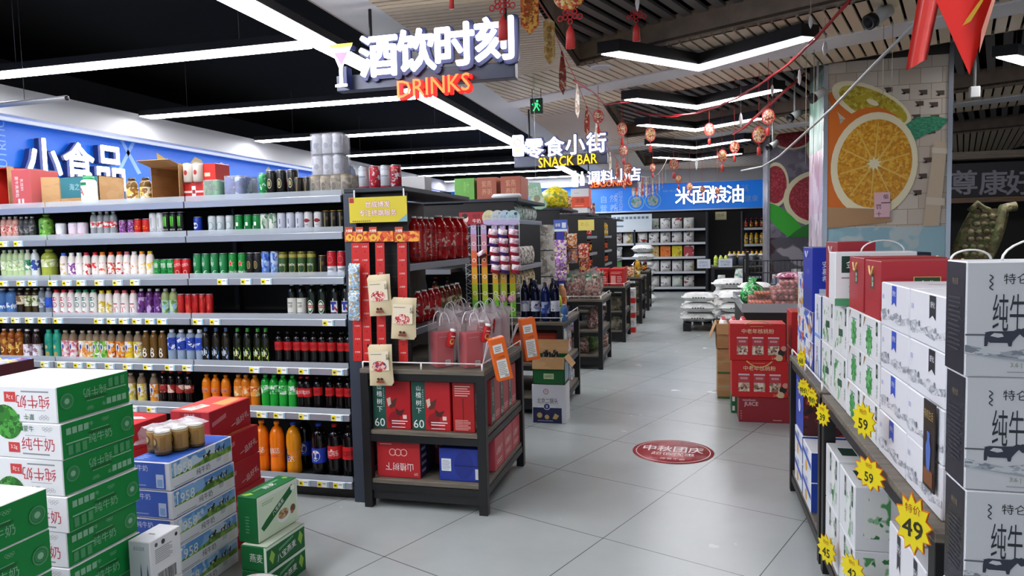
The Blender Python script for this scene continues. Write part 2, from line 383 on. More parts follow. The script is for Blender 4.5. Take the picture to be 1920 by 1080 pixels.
def front1(g_, x0, x1, y):
    g_.box(x0+.01, y-.006, 1.58, x1-.01, y-.003, 3.32, WEAVE)
    g_.box(x0+.01, y-.006, .4, x1-.01, y-.003, 1.58, PR('9cc3cf', ('8fb6c4', 'b9c9cb'), 2, .3))
    y -= .007; z0, z1 = 1.58, 3.45
    W, H = x1-x0, z1-z0; q = W/H
    def on(pts): return inside([((v.x-x0)/W, (v.z-z0)/H) for v in (meet(px, py, 'Y', 8.19) for px, py in pts)])
    def pe(cx, cy_, a, b, ang): return on(ell(cx, cy_, a, b, ang))
    DG = M('54453a', .5)
    sh = [(on([(gx-8, gy-4), (gx+9, gy-5), (gx+9, gy+4), (gx-8, gy+5), (gx, gy+6)]), DG) for gx, gy in ((1665, 168), (1697, 171), (1730, 173), (1762, 174), (1723, 194), (1750, 196), (1717, 219), (1752, 220), (1712, 244), (1745, 246), (1729, 330), (1719, 361), (1691, 361), (1556, 369), (1588, 398), (1700, 330), (1738, 300))]
    sh += [(pe(1553, 260, 22, 60, .1), RIND), (pe(1622, 214, 78, 27, .5), RIND), (pe(1634, 196, 80, 33, .42), PITH), (pe(1637, 197, 69, 26, .42), FLESH2), (pe(1636, 192, 12, 5, .42), PITH),
          (pe(1556, 330, 30, 85, .0), RIND),
          ([(.62, .55), (.74, .60), (.88, .60), (.99, .58), (.93, .53), (.80, .50), (.72, .47), (.66, .5)], LEAF),
          (inside(ell(.36, .36, .36, .31, .1)), RIND), (inside(ell(.40, .35, .355, .29, .1)), PITH), (inside(ell(.405, .355, .305, .245, .1)), FLESH)]
    for a in range(10):
        t = 2*PI*a/10+.2
        sh.append(([(.405+.03*math.cos(t-.3), .355+.03*q*math.sin(t-.3)), (.405+.29*math.cos(t), .355+.23*math.sin(t)), (.405+.29*math.cos(t+.03), .355+.23*math.sin(t+.03)), (.405+.03*math.cos(t+.3), .355+.03*q*math.sin(t+.3))], M('e2bb55', .3)))
    sh.append((star(.065, .035, 9, .3, 0, 0), PITH)); sh[-1] = ([(.405+px_, .355+py_*q) for px_, py_ in sh[-1][0]], PITH)
    sh += [([(.80, .0), (.93, .0), (.98, .45), (.88, .47)], M('cbb79d', .4)), ([(.02, .0), (.55, .03), (.5, .1), (.02, .12)], M('b08a63', .4)),
           ([(.82, .12), (.97, .11), (.97, .15), (.82, .16)], M('d8cbb5', .4)), ([(.86, .4), (.99, .39), (.99, .42), (.86, .43)], M('d8cbb5', .4))]
    poster(g_, x0, x1, z0, z1, y, sh)
pillar('pillar_1', 1.39, 2.57, 8.2, 9.25, front1, [(2.45, 3.3, PR('6f9c86', ('8fb6a2', '5c8271'), 7, .35, .5, (1, 1, .3))), (1.75, 2.45, PR('b99aa5', ('c7b4bd', 'a5788a'), 6, .35, .5, (1, 1, .3))), (.6, 1.75, PR('b7aab3', ('cfc6cf', '8b7d8a'), 6, .35, .5, (1, 1, .3)))])
FIG = PR('8e1f2c', ('a83844', '701620'), 26, .35); FIGR = M('c9c3a0', .4)
def front2(g_, x0, x1, y):
    g_.box(x0+.01, y-.006, 1.45, x1-.01, y-.003, 3.4, PR('6a6470', ('7d7884', '575260'), 3, .4))
    g_.box(x0+.01, y-.006, .3, x1-.01, y-.003, 1.45, PR('4a4650', ('8d8790', '3a1a1c'), 2, .4))
    y -= .007; z0, z1 = 1.45, 3.4
    sh = []
    for cx, cy_, rx, ry in ((.10, .50, .2, .21), (.72, .36, .5, .26), (.95, .82, .4, .2), (.35, .92, .3, .1)):
        sh += [(inside(ell(cx, cy_, rx, ry)), FIGR), (inside(ell(cx, cy_, rx*.84, ry*.84)), FIG)]
    sh += [(inside(ell(.25, .14, .35, .1, -.5)), M('2f9a28', .4)), (inside(ell(.75, .04, .5, .12, .2)), M('1e6a24', .4))]
    poster(g_, x0, x1, z0, z1, y, sh)
pillar('pillar_2', 1.39, 2.57, 13.9, 14.95, front2, [(.5, 3.3, PR('6f6c74', ('8b8890',), 5, .4))])
o = G(); o.box(-.075, 0, -.13, .075, .004, .13, M('e6bcc4', .6))
fr = ((0, -.0005, 0), (1, 0, 0), (0, 0, 1)); INK = M('2a2226', .6)
for t, u, v in (('偷', .035, .085), ('一', .035, .02), ('罚', -.035, -.02), ('十', -.03, -.095)): o.text(t, ((u, -.0005, v), (1, 0, 0), (0, 0, 1)), .05 if t != '一' else .008, INK)
p = meet(1654, 384, 'Y', 8.17); o = o.build('paper_note', None, p); tag(o, 'pink paper note with black handwriting stuck on the orange slice poster', 'note')

# ================================================================ CEILING LAMPS
def wires(t_, pts, z0, z1):
    for x, y in pts:
        g_ = G(); g_.tube([(x, y, z0), (x, y, z1)], .004, M('5a5c62', .5), 4); g_.build('wire', t_)
ys = [-1.7, .68, 3.06, 5.42, 7.75, 10.19, 12.55, 15.13, 17.24, 19.2]
for i, y in enumerate(ys):
    t = thing('ceiling_light', f'straight white strip lamp under the black ceiling, {ORD[i]} crosswise row from the shop front', 'light', (-4.94, y, 3.2), 0, 'crosswise strip lamps under the black ceiling')
    h = G(); h.box(-1.83, -.115, .004, 1.83, .115, .07, BLK2); h.build('housing', t)
    for k in range(3):
        d = G(); d.box(-1.83+1.22*k+.004, -.105, -.004, -1.83+1.22*(k+1)-.004, .105, .004, GLOW); d.build('diffuser', t)
    wires(t, [(-1.2, 0), (1.2, 0)], .07, .75)
t = thing('ceiling_light', 'long white strip lamp running lengthwise along the edge of the black ceiling', 'light', (-2.98, 8, 3.2))
h = G(); h.box(-.12, -12, .004, .12, 11.4, .07, BLK2); h.build('housing', t)
for k in range(19):
    d = G(); d.box(-.107, -12+1.22*k+.004, -.004, .107, -12+1.22*(k+1)-.004, .004, GLOW); d.build('diffuser', t)
def chevron(x, y, label, s=1.):
    t = thing('chevron_light', label, 'light', (x*.95, y*.95, 3.165), 0, 'chevron lamps over the aisle')
    out = [(-.89, -1.01), (-.735, -1.03), (0, -.235), (.865, -.99), (.985, -.92), (0, 0)]
    big = [(-.93, -1.01), (-.72, -1.06), (0, -.275), (.86, -1.03), (1.02, -.925), (0, .045)]
    out, big = [[(a*.95, b*.95) for a, b in q] for q in (out, big)]
    h = G(); h.prism(big, .006, .11, BLK2); h.build('housing', t)
    d = G(); d.prism([out[5], out[2], out[1], out[0]], -.004, .006, GLOW); d.build('diffuser', t)
    d = G(); d.prism([out[5], out[4], out[3], out[2]], -.004, .006, GLOW); d.build('diffuser', t)
    wires(t, [(-.55, -.62), (.64, -.66)], .11, .34)
for i, y in enumerate((7.77, 10.1, 12.25, 14.7, 17.0)):
    chevron(.085, y, f'white chevron lamp hanging over the aisle, {ORD[i]} in line from the shop front')
chevron(.085, 2.2, 'white chevron lamp over the aisle nearest the shop front, above the front boxes')
p = meet(1868, 108, 'Z', 3.25); chevron(p.x+.89, p.y+1.01, 'white chevron lamp off to the side above the dark shop')

# ================================================================ WALL SIGNS
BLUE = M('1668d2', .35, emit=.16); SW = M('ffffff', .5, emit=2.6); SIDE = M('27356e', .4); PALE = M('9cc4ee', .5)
# left wall sign: printed fascia, its blue brightened by an added glow, + standing letters
t = thing('wall_sign', 'long blue wall sign with big white lit characters above the drinks rack', 'sign', (-7.35, 0, 0))
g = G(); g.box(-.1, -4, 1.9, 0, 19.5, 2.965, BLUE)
fr = lambda Y, Z: ((.002, Y, Z), (0, 1, 0), (0, 0, 1))
def lp(px, py): v = meet(px, py, 'X', -7.35); return v.y, v.z
def lq(pts, mat, off=0):
    vs = [lp(*p) for p in pts]; v2, f2 = fan(vs) if len(vs) > 4 else (vs, [tuple(range(len(vs)))])
    g.flat(v2, f2, ((.002+off, 0, 0), (0, 1, 0), (0, 0, 1)), mat)
lq([(223, 260), (230, 262), (265, 325), (258, 327)], PALE); lq([(247, 265), (254, 266), (212, 352), (204, 354)], PALE)
lq([(293, 286), (318, 303), (345, 308), (352, 318), (297, 320)], M('e2b23a', .4)); lq([(355, 308), (365, 294), (378, 300), (382, 312), (360, 320)], M('d8c27a', .4))
lq([(407, 312), (414, 304), (424, 310), (427, 320)], M('c9d4e6', .4)); lq([(497, 320), (503, 312), (508, 320), (506, 326)], M('cfc58a', .4))
g.text('NUTRITIOUS', (((.003,)+tuple(lp(2, 262))), (0, 0, 1), (0, -1, 0)), .1, PALE)
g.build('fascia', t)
for ch, xa, xb, ya, yb in (('小', 34, 98, 262, 345), ('食', 104, 160, 270, 352), ('品', 166, 217, 277, 356)):
    (y0, z0), (y1, z1) = lp(xa, (ya+yb)/2), lp(xb, (ya+yb)/2); zt, zb = lp((xa+xb)/2, ya)[1], lp((xa+xb)/2, yb)[1]
    h_ = zt-zb
    b = G(); b.text(ch, ((.06, (y0+y1)/2, (zt+zb)/2), (0, 1, 0), (0, 0, 1)), h_, SIDE, .022, 0, (y1-y0), 0, .06)
    b.text(ch, ((.135, (y0+y1)/2, (zt+zb)/2), (0, 1, 0), (0, 0, 1)), h_, SW, .022, 0, (y1-y0)); b.build('letter', t)
# back wall sign; a faint glow is put into the fascia blue to brighten it
t = thing('wall_sign', 'blue wall sign on the back wall with glowing characters over the rice shelves', 'sign', (0, 20.0, 0))
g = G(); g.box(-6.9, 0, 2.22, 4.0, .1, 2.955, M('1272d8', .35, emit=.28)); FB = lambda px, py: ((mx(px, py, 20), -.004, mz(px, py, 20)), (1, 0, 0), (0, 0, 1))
for s_, px, py, h_ in (('自', 1132, 374, .2), ('然', 1150, 372, .2), ('营', 1132, 391, .2), ('养', 1150, 390, .2), ('生活', 1391, 353, .17), ('手健康', 1402, 372, .17), ('每餐只用心做', 1256, 358, .06)):
    g.text(s_, FB(px, py), h_, PALE)
for s_, px, py in (('NATURAL', 1156, 380), ('FRESHNESS', 1164, 378)):
    o_, u_, v_ = FB(px, py); g.text(s_, (o_, v_, (-1, 0, 0)), .09 if s_ == 'NATURAL' else .1, PALE, 0, .001, .58)
for px, py in ((1193, 379), (1224, 376)):
    o_, u_, v_ = FB(px, py); g.flat(*ring(.2, .225, 24), (o_, u_, v_), M('7fc4ee', .4), .001); g.flat(*disc(.15, 20), (o_, u_, v_), PR('8fb7c9', ('5c8a6a', 'c9c2a5'), 9, .4), .001)
g.box(-6.9, -.02, 2.2, 4.0, .1, 2.235, M('a9b7cc', .3, .6))
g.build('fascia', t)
for i, ch in enumerate('米面粮油'):
    xa = 1268+i*31.6; o_ = FB(xa+14.5, 367-i*1.1)[0]
    b = G(); b.text(ch, ((o_[0], -.06, o_[2]), (1, 0, 0), (0, 0, 1)), .46, SIDE, .02, 0, .46, 0, .06); b.text(ch, ((o_[0], -.125, o_[2]), (1, 0, 0), (0, 0, 1)), .46, SW, .008, 0, .46); b.build('letter', t)

# ================================================================ HANGING SIGNS
GUN = M('4a4e5e', .4, .3); REDL = M('ff2a10', .5, emit=1.6); YELL = M('ffd21a', .5, emit=1.1); ORNL = M('ff5a0a', .5, emit=1.4)
LILA = M('dfe0ff', .5, emit=2.0)
def hang_sign(label, Y, x0, x1, zb, zt, chars, cx, h, eng, ex0, ex1, ez, eh, emat, rods, icon):
    t = thing('hanging_sign', label, 'sign', (0, Y, 0), 0, 'hanging aisle signs')
    g_ = G(); g_.box(x0, 0, zb, x1, .09, zt, GUN, .004); g_.build('beam_box', t)
    for k, ch in enumerate(chars):
        b = G(); fr_ = lambda y: ((cx[k], y, zt+h*.36+.015*k*(h/.3)), (1, 0, 0), (0, 0, 1))
        b.text(ch, fr_(-.012), h*1.08, M('2a3060', .4), .06, 0, h*1.1, 0, .05)
        b.text(ch, fr_(-.075), h, SW, .027 if h > .28 else .014, 0, h*1.0, 0, .03); b.build('letter', t)
    n = len(eng.replace(' ', '')); b = G()
    back, front = {'DRINKS': (M('e8140a', .5, emit=.9), M('ff7a3a', .5, emit=1.3)), 'SNACK BAR': (M('7a4a08', .4), YELL)}.get(eng, (M('a82a08', .4, emit=.4), ORNL))
    b.text(eng, (((ex0+ex1)/2, -.02, ez), (1, .0, .035), (0, 0, 1)), eh, back, .06 if eng == 'DRINKS' else .012, 0, ex1-ex0, 0, .05)
    b.text(eng, (((ex0+ex1)/2, -.085, ez), (1, .0, .035), (0, 0, 1)), eh, front, .006, 0, ex1-ex0); b.build('english_word', t)
    for x in rods:
        r = G(); r.tube([(x, .045, zt-.02), (x, .045, 3.6)], .013, BLK2, 8); r.build('rod', t)
    icon(t)
def cup(t):
    b = G(); fr_ = lambda y: ((-2.535, y, 2.7), (1, 0, 0), (0, 0, 1))
    gl = [(-.05, .012), (.05, .012), (.05, .03), (.014, .036), (.014, .15), (.105, .325), (-.085, .325), (-.014, .15), (-.014, .036), (-.05, .03)]
    v, f = [(x, y) for x, y in gl], [(0, 1, 2, 3, 8, 9), (3, 4, 7, 8), (4, 5, 6, 7)]
    b.flat(v, f, fr_(-.09), SW); b.box(-2.52, -.088, 2.71, -2.49, .0, 2.86, SIDE); b.prism([(-2.61, -.089), (-2.45, -.089), (-2.45, 0), (-2.61, 0)], 2.99, 3.02, SIDE)
    b.flat([(-.05, .262), (.066, .262), (.008, .165)], [(0, 1, 2)], fr_(-.093), M('e070e8', .5, emit=1.2)); b.flat([(-.085, .326), (.105, .326), (.098, .3), (-.076, .3)], [(0, 1, 2, 3)], fr_(-.093), M('ffd23a', .5, emit=1.5))
    b.build('cup_emblem', t)
hang_sign('hanging DRINKS sign with white glowing characters and a cocktail glass', 5.0, -2.62, -1.215, 2.70, 2.815, '酒饮时刻', (-2.235, -1.935, -1.64, -1.345), .29, 'DRINKS', -2.09, -1.53, 2.67, .125, REDL, (-2.345, -1.29), cup)
def face_bag(t):
    b = G(); b.box(-2.35, -.09, 2.665, -2.205, 0, 2.945, LILA, .01); b.flat(*ring(.04, .05, 18), ((-2.275, -.092, 2.84), (1, 0, 0), (0, 0, 1)), ORNL); b.flat(*disc(.045, 18, 0, 0, .025), ((-2.275, -.092, 2.73), (1, 0, 0), (0, 0, 1)), M('ffb090', .5, emit=1)); b.build('snack_bag_emblem', t)
hang_sign('hanging SNACK BAR sign with glowing characters and yellow English letters', 9.5, -2.35, -1.07, 2.52, 2.66, '零食小街', (-2.05, -1.77, -1.49, -1.21), .255, 'SNACK BAR', -1.99, -1.2, 2.57, .13, YELL, (-2.14,), face_bag)
def bottles(t):
    b = G(); b.lathe([(.06, 0), (.065, .02), (.065, .2), (.025, .27), (.025, .31)], LILA, 12, (-2.2, -.06, 2.53)); b.lathe([(.045, 0), (.045, .16), (.02, .22), (.02, .27)], LILA, 12, (-2.06, -.06, 2.55)); b.build('bottle_emblem', t)
hang_sign('hanging SEASONING sign with orange English letters, farthest along the aisle', 13.9, -2.2, -1.0, 2.48, 2.6, '调料小店', (-1.84, -1.57, -1.3, -1.06), .25, 'SEASONING', -1.9, -1.1, 2.57, .11, ORNL, (-1.95,), bottles)
# exit sign
p = meet(1006, 199, 'Y', 8.3); t = thing('exit_sign', 'small dark exit sign with a green running figure hanging from the slats', 'sign', p)
g = G(); g.box(-.075, -.012, -.09, .075, .012, .09, M('13301f', .4), .003); g.build('panel', t)
g = G(); f_ = ((0, -.014, 0), (1, 0, 0), (0, 0, 1)); GR = M('2fdc7c', .5, emit=1.2)
g.flat(*disc(.014, 12, .012, .055), f_, GR)
for a in ([(-.02, .04), (.025, .03), (.012, -.01), (-.012, -.005)], [(-.012, 0), (.005, -.005), (-.03, -.06), (-.045, -.055)], [(.0, .0), (.014, -.005), (.04, -.05), (.028, -.06)], [(-.055, .02), (-.04, .005), (-.04, .035)], [(.02, .03), (.03, .02), (.05, -.005), (.042, -.012)]): g.flat(a, [tuple(range(len(a)))], f_, GR)
g.build('running_figure', t)
wires(t, [(-.05, 0), (.055, 0)], .09, 3.3-p.z)

p = meet(1127, 127, 'Z', 3.29); t = thing('ceiling_downlight', 'round pale ceiling disc set in the slats beside the first chevron lamp', 'device', (p.x, p.y, 3.29)); g = G(); g.lathe([(0, -.004), (.1, -.004), (.115, .004), (.115, .009), (0, .009)], M('c9c7c8', .5), 28); g.build('disc', t)  # round downlight disc, modelled without any emission
g = G(); g.lathe([(.1, -.006), (.12, -.002), (.12, .008)], M('e8e6e6', .4), 28, caps=False); g.build('rim', t)
# ================================================================ BOTTLES, CANS, PACKS
WHT = M('f2f2f0', .4); STEEL = M('c4c7cb', .3, .85); GOLDM = M('c9a24a', .3, .8); BLACK = M('0d0d0f', .35)
STY = {}
def wrap(g_, r, vs, fs, mat, off=.0006):
    R_ = r+off
    g_.add([(R_*math.sin(u/r), -R_*math.cos(u/r), z) for u, z, *_ in vs], fs, mat)
def decals(g_, r, ds):
    for k, d in enumerate(ds):
        off = .0006+.0003*k; t = d[0]; mat = d[-1]
        if t == 'band': g_.lathe([(r+off, d[1]), (r+off, d[2])], mat, 18, caps=False)
        elif t == 'rect':
            _, u0, u1, z0, z1, _m = d; n = 6
            vs = [(u0+(u1-u0)*i/n, z) for z in (z0, z1) for i in range(n+1)]
            wrap(g_, r, vs, [(i, i+1, n+2+i, n+1+i) for i in range(n)], mat, off)
        elif t == 'disc':
            _, u, z, ru, rz, _m = d; wrap(g_, r, *fan([(u+ru*math.cos(2*PI*i/14), z+rz*math.sin(2*PI*i/14)) for i in range(14)]), mat, off)
        elif t == 'ring':
            _, u, z, ru, rz, th, _m = d
            v, f = ring(1-th, 1, 16); wrap(g_, r, [(u+x*ru, z+y*rz) for x, y in v], f, mat, off)
        elif t == 'star':
            _, u, z, R_, _m = d; wrap(g_, r, *fan(star(R_, R_*.42, 5, PI/2, u, z)), mat, off)
        elif t == 'poly': wrap(g_, r, *fan(d[1]), mat, off)
        elif t == 'text':
            _, s_, u, z, h, maxw, rot, _m = d; vs, fs, W = text2d(s_)
            sx = min(h, maxw/W); c, q = math.cos(rot), math.sin(rot)
            wrap(g_, r, [(u+x*sx*c-y*h*q, z+x*sx*q+y*h*c) for x, y, _z in vs], fs, mat, off+.0006)
def can(key, body, h=.115, r=.026, ds=(), lid=None):
    g_ = G(); g_.lathe([(r*.82, 0), (r, .008), (r, h*.9), (r*.9, h*.965)], body, 18); decals(g_, r, ds)
    l = G(); l.lathe([(r*.9, h*.965), (r*.93, h*.985), (r*.93, h), (r*.84, h), (r*.82, h*.985)], lid or STEEL, 18); l.box(-.009, -.012, h*.985, .009, .006, h*.985+.002, lid or STEEL)
    STY[key] = ('drink_can', 'can', [('body', g_.mesh('can_body')), ('lid', l.mesh('can_lid'))])
def bottle(key, body, cap, label=None, h=.21, r=.026, lz=(.3, .65), shoulder=.68, neck=.42, caph=.07, capr=.46, ds=(), waist=1., foil=None, liquid=None, name='drink_bottle', lab2=None):
    g_ = G(); H = h*(1-caph*.6)
    mid = (lz[0]+lz[1])/2 if label else .35
    pr = [(r*.82, 0), (r, h*.035), (r, h*.14)]
    if waist < 1: pr += [(r*waist, h*.36), (r*waist, h*.42), (r, h*.56)]
    pr += [(r, h*shoulder)]
    for t in (.25, .5, .75, 1): pr.append((r*(neck+(1-neck)*math.cos(t*PI/2)), h*(shoulder+(.9-shoulder)*math.sin(t*PI/2)*.85+(.9-shoulder)*.15*t)))
    pr.append((r*neck, H)); g_.lathe(pr, body, 16)
    parts = [('body', g_)]
    if liquid:
        q = G(); lvl = .78; q.lathe([(r*.76, .004), (r*.95, h*.05), (r*.95, h*min(shoulder, lvl)), (r*.6, h*lvl)], liquid, 14); parts.append(('liquid', q))
    c = G(); c.lathe([(r*capr, h*(1-caph)), (r*capr*1.05, h*(1-caph*.8)), (r*capr*1.02, h), (0, h)], cap, 14); parts.append(('cap', c))
    if foil:
        f_ = G(); f_.lathe([(r*(neck+.06), h*.78), (r*(neck+.04), h*(1-caph))], foil, 12, caps=False); parts.append(('neck_foil', f_))
    if label:
        l = G(); R_ = r*(waist if waist < 1 and lz[1] < .6 else 1)+.0008
        l.lathe([(R_, h*lz[0]), (R_, h*lz[1])], label, 18, caps=False); decals(l, R_, ds); parts.append(('label', l))
    STY[key] = (name, 'bottle', [(n, m.mesh('bottle_'+n)) for n, m in parts])
def put(key, loc, label, group=None, rot=0., parent=None, scale=1.):
    nm, cat, parts = STY[key]
    t = thing(nm, label, cat, (loc[0], loc[1], loc[2]+.001), rot, group)
    if scale != 1: t.scale = (scale,)*3
    for n, me in parts: obj(n, me, t)
    return t
# ---- can styles
Rd, Gn, Bu, Wh, Bk = 'c4161c', '0f8a3c', '1c3fae', 'eef0f2', '101114'
def C(c, r_=.3): return M(c, r_, spec=.5)
can('whitecan_fruit', C('e9ebee'), .105, .033, (('poly', [(-.03, .05), (.03, .075), (.03, .085), (-.03, .062)], C('2d3b46')), ('disc', -.01, .025, .012, .01, C('c8324a')), ('disc', .012, .022, .01, .009, C('8a2a5a'))))
can('pinkcan', C('e6d6e6'), .105, .034, (('poly', [(-.03, .055), (.03, .08), (.03, .09), (-.03, .066)], C('a53a6a')), ('disc', -.008, .025, .013, .01, C('e08a3a')), ('disc', .014, .022, .01, .01, C('c8324a'))))
can('purplecan', PR('6d2a72', ('9a4aa0', 'c8a0c8'), 60, .3), .11, .025)
can('redslim', C('cf1f1a'), .115, .024, (('text', '红牛', 0, .06, .05, .02, PI/2, C('e8b83a')),))
can('whitetall', C('e4e6e8'), .15, .025, (('rect', -.012, .012, .03, .035, C('8a9098')), ('poly', [(-.008, .06), (-.004, .06), (-.002, .11), (-.008, .115)], C('aab0b8')), ('poly', [(0, .055), (.004, .055), (.005, .12), (0, .12)], C('aab0b8')), ('text', 'MONSTER', 0, .045, .008, .04, 0, C('7a8088'))))
can('clawcan', C('0b0c0e'), .15, .025, tuple(('poly', [(x, .06+abs(x)), (x+.004, .055), (x+.006, .12), (x-.002, .125)], C('64d23c')) for x in (-.013, -.004, .006))+(('text', 'MONSTER', 0, .04, .008, .04, 0, C('d8dcd8')),))
can('bluecan', C('1a3aa8'), .115, .026, (('disc', -.004, .06, .02, .02, C('e8ecf4')), ('text', '1664', -.004, .06, .014, .034, 0, C('16246a'))))
can('ringcan', C('cfd6da'), .118, .026, (('ring', .004, .055, .018, .024, .12, C('5c8ca8')), ('rect', -.026, -.018, .02, .09, C('4a9a68')), ('text', '雪花', -.014, .06, .016, .02, 0, C('3a7a5a'))))
can('greencan', C('128a3e'), .118, .026, (('rect', -.01, .012, .03, .075, C('0b6a2e')), ('rect', -.006, .009, .05, .072, C('e8eee8')), ('disc', -.02, .04, .01, .012, C('c8d8cc'))))
can('bamboocan', PR('dfe6dc', ('2f7a48', '9ab89c'), 55, .3, .55, (1, 1, .4)), .12, .026)
can('lilaccan', C('cdd0de'), .122, .026, (('rect', -.003, .003, .055, .085, C('6a6e88')), ('rect', -.004, .004, .02, .026, C('50546a')), ('rect', -.004, .004, .03, .036, C('50546a'))))
can('redlogocan', C('dcdcdc'), .122, .026, (('disc', 0, .07, .017, .012, C('a8222a')), ('rect', -.02, .02, .066, .074, C('7a1a20')), ('text', '1903', 0, .045, .008, .02, 0, C('50505a'))))
can('goldcan', C('15130f'), .125, .026, (('rect', -.003, .003, .02, .11, C('8a7a48')), ('disc', .012, .08, .008, .012, C('5a4a22'))), GOLDM)
can('spritecan', PR('1f8a3e', ('3fae5a', '0f6a2c'), 60, .3), .12, .0245, (('text', '雪碧', 0, .08, .03, .035, 0, C('eef4ee')),))
can('colacan', C('c81e22'), .12, .0275, (('text', '可口可乐', 0, .08, .02, .05, .25, C('f4e8e8')), ('ring', .004, .035, .012, .014, .3, C('e8a8a0'))))
can('swirlcan', C('1d7f45'), .15, .0265, (('poly', [(-.028, .15*.9), (-.005, .13), (.006, .09), (.0, .065), (-.02, .07), (-.028, .1)], C('8fc0a0')), ('disc', .012, .02, .018, .024, C('d8e4dc')), ('disc', .016, .022, .015, .02, C('2a8a50')), ('text', '青岛', -.004, .085, .018, .02, -PI/2, C('f0f4f0'))))
can('starcan', C('148a34'), .15, .0275, (('star', 0, .085, .022, C('f4f4f4')), ('star', 0, .085, .018, C('d41c1c')), ('text', 'heineken', .012, .035, .024, .09, 0, C('f4f6f4'))))
can('blackcan', C('16140f'), .15, .026, (('ring', 0, .075, .013, .024, .2, C('a89868')), ('disc', 0, .075, .008, .015, C('6a5a32'))))
can('bluewavecan', PR('b9cdea', ('2f56b8', '6f9ade'), 40, .3, .5, (1, 1, .5)), .155, .026)
can('goldgreencan', C('3a5a2c'), .15, .027, (('band', .115, .135, C('a89a48')), ('disc', .004, .05, .02, .03, C('1f4a2a')), ('ring', .004, .05, .02, .03, .15, C('b8a858')), ('text', 'TSINGTAO', .002, .072, .013, .045, 0, C('eef0e6')), ('band', .004, .02, C('b89a3c'))), GOLDM)
can('budcan', C('c41c28'), .15, .0275, (('band', .004, .06, C('e2e4e8')), ('text', 'Budweiser', 0, .045, .016, .045, 0, C('2a3a6a')), ('ring', 0, .1, .018, .022, .12, C('e88a90'))))
can('budsilver', C('b9bec6'), .13, .032, (('rect', -.03, .03, .06, .1, C('d4d8de')), ('text', 'Budweiser', 0, .07, .016, .05, 0, C('2a3a6a')), ('band', .004, .012, C('a81c2a'))))
can('budred', PR('b81e2e', ('d8d0d4', '8a1420'), 40, .3, .56), .13, .032)
can('blacktall', C('14130f'), .165, .032, (('ring', 0, .085, .015, .03, .2, C('b8ae88')), ('disc', 0, .085, .007, .016, C('a89a6a'))), STEEL)
can('shortgold', C('1c1810'), .115, .034, (('rect', -.004, .006, .03, .09, C('6a5a3a')),), GOLDM)
can('greentop', PR('1a8a44', ('3fae68', 'c8e0cc'), 45, .3, .56), .15, .03)
can('bluetop', PR('3a5aae', ('c8d6ea', '1c3a8a'), 12, .3, .52), .14, .032)
can('redtop', C('b01820'), .12, .03)
can('redslim2', PR('b81a1a', ('8a0e10', 'd8483a'), 30, .3, .56, (1, 1, .3)), .145, .023)
can('porridgecan', C('b48a4c'), .1, .036, (('band', .004, .014, C('5a4a2a')), ('band', .09, .097, C('e0cc98')), ('disc', 0, .055, .018, .024, C('4a3a1c')), ('disc', .0, .058, .012, .014, C('c8a868')), ('text', '八宝粥', 0, .03, .014, .04, 0, C('3a2a14')), ('rect', -.05, -.03, .02, .08, C('9a7236')), ('rect', .03, .05, .02, .08, C('9a7236'))), M('e8e4dc', .35, .3))
# ---- bottle styles
clear = FILM('e8eef0', .62, .08); clearB = FILM('9cc4e8', .55, .08)
K = lambda *a, **k: bottle(*a, **k)
K('pinkbottle', FILM('f0b8a8', .3, .1), WHT, PR('e08a7a', ('f4d8d0', 'b83a3a'), 40), h=.16, r=.024)
K('darkclear', FILM('5a5a5a', .3, .1), WHT, PR('4a4a4e', ('8a8a8a', '2a2a2a'), 50), h=.155, r=.022)
K('fatgreen', PR('6fae3c', ('2a5a20', 'a8d86a'), 32, .3, .56), M('8ac84a', .4), None, h=.165, r=.045, shoulder=.75, neck=.3, caph=.06, ds=())
K('clearred', FILM('dfe4e8', .6, .06), WHT, PR('f0f0f0', ('d83a3a',), 50, .4, .5), h=.17, r=.023, lz=(.4, .62))
K('palegreen', M('b9cf9c', .25), M('d8e4d0', .4), PR('c3d6a8', ('8fae5c', 'e8f0dc'), 45), h=.2, r=.027)
K('greenlabel', M('c9d2b8', .25), WHT, PR('1f7a4a', ('e8eee4', '3f9a6a'), 40), h=.2, r=.023)
K('bluelabel', M('dde3e6', .25), WHT, PR('2a4a9a', ('e8ecf4',), 40), h=.2, r=.026)
K('bigolive', FILM('b4c24c', .25, .06), M('b8c85a', .4), PR('d6dfa8', ('a8b858', 'f0f4e0'), 35), h=.2, r=.05, lz=(.4, .66), shoulder=.7, neck=.28, caph=.09, liquid=M('a9b23e', .2))
milk = M('f1eae4', .3)
for k, cap, acc in (('mk_blue', '3a6ad0', ('c8a0a8', 'e0c868')), ('mk_purple', 'f0f0f0', ('8a3a9a',)), ('mk_white', 'f4f4f4', ('e0c8c8',)), ('mk_pinkred', 'c83a4a', ('d82a2a', 'f0d0c8')), ('mk_red', 'd0202a', ('d82a2a', 'f0c8c0')), ('mk_orange', 'f08a2a', ('e04a1a', 'f4d0b0')), ('mk_deep', 'e8501a', ('e04a1a', 'c82a1a')), ('mk_pink', 'd87a8a', ('e08a6a', 'f0d8c8')), ('mk_pale', 'f2efec', ('e0905a', 'f0d8c8')), ('mk_yellow', 'f2c83a', ('f0c020', 'e8d880')), ('mk_oryel', 'f0a02a', ('f0c020', 'e8d880'))):
    K(k, milk, M(cap, .4), PR('f3ece6', acc, 42, .4, .56), h=.172, r=.0255, lz=(.08, .6), shoulder=.66, neck=.5, caph=.17, capr=.56, foil=M(cap, .4) if k in ('mk_orange', 'mk_deep', 'mk_yellow') else None)
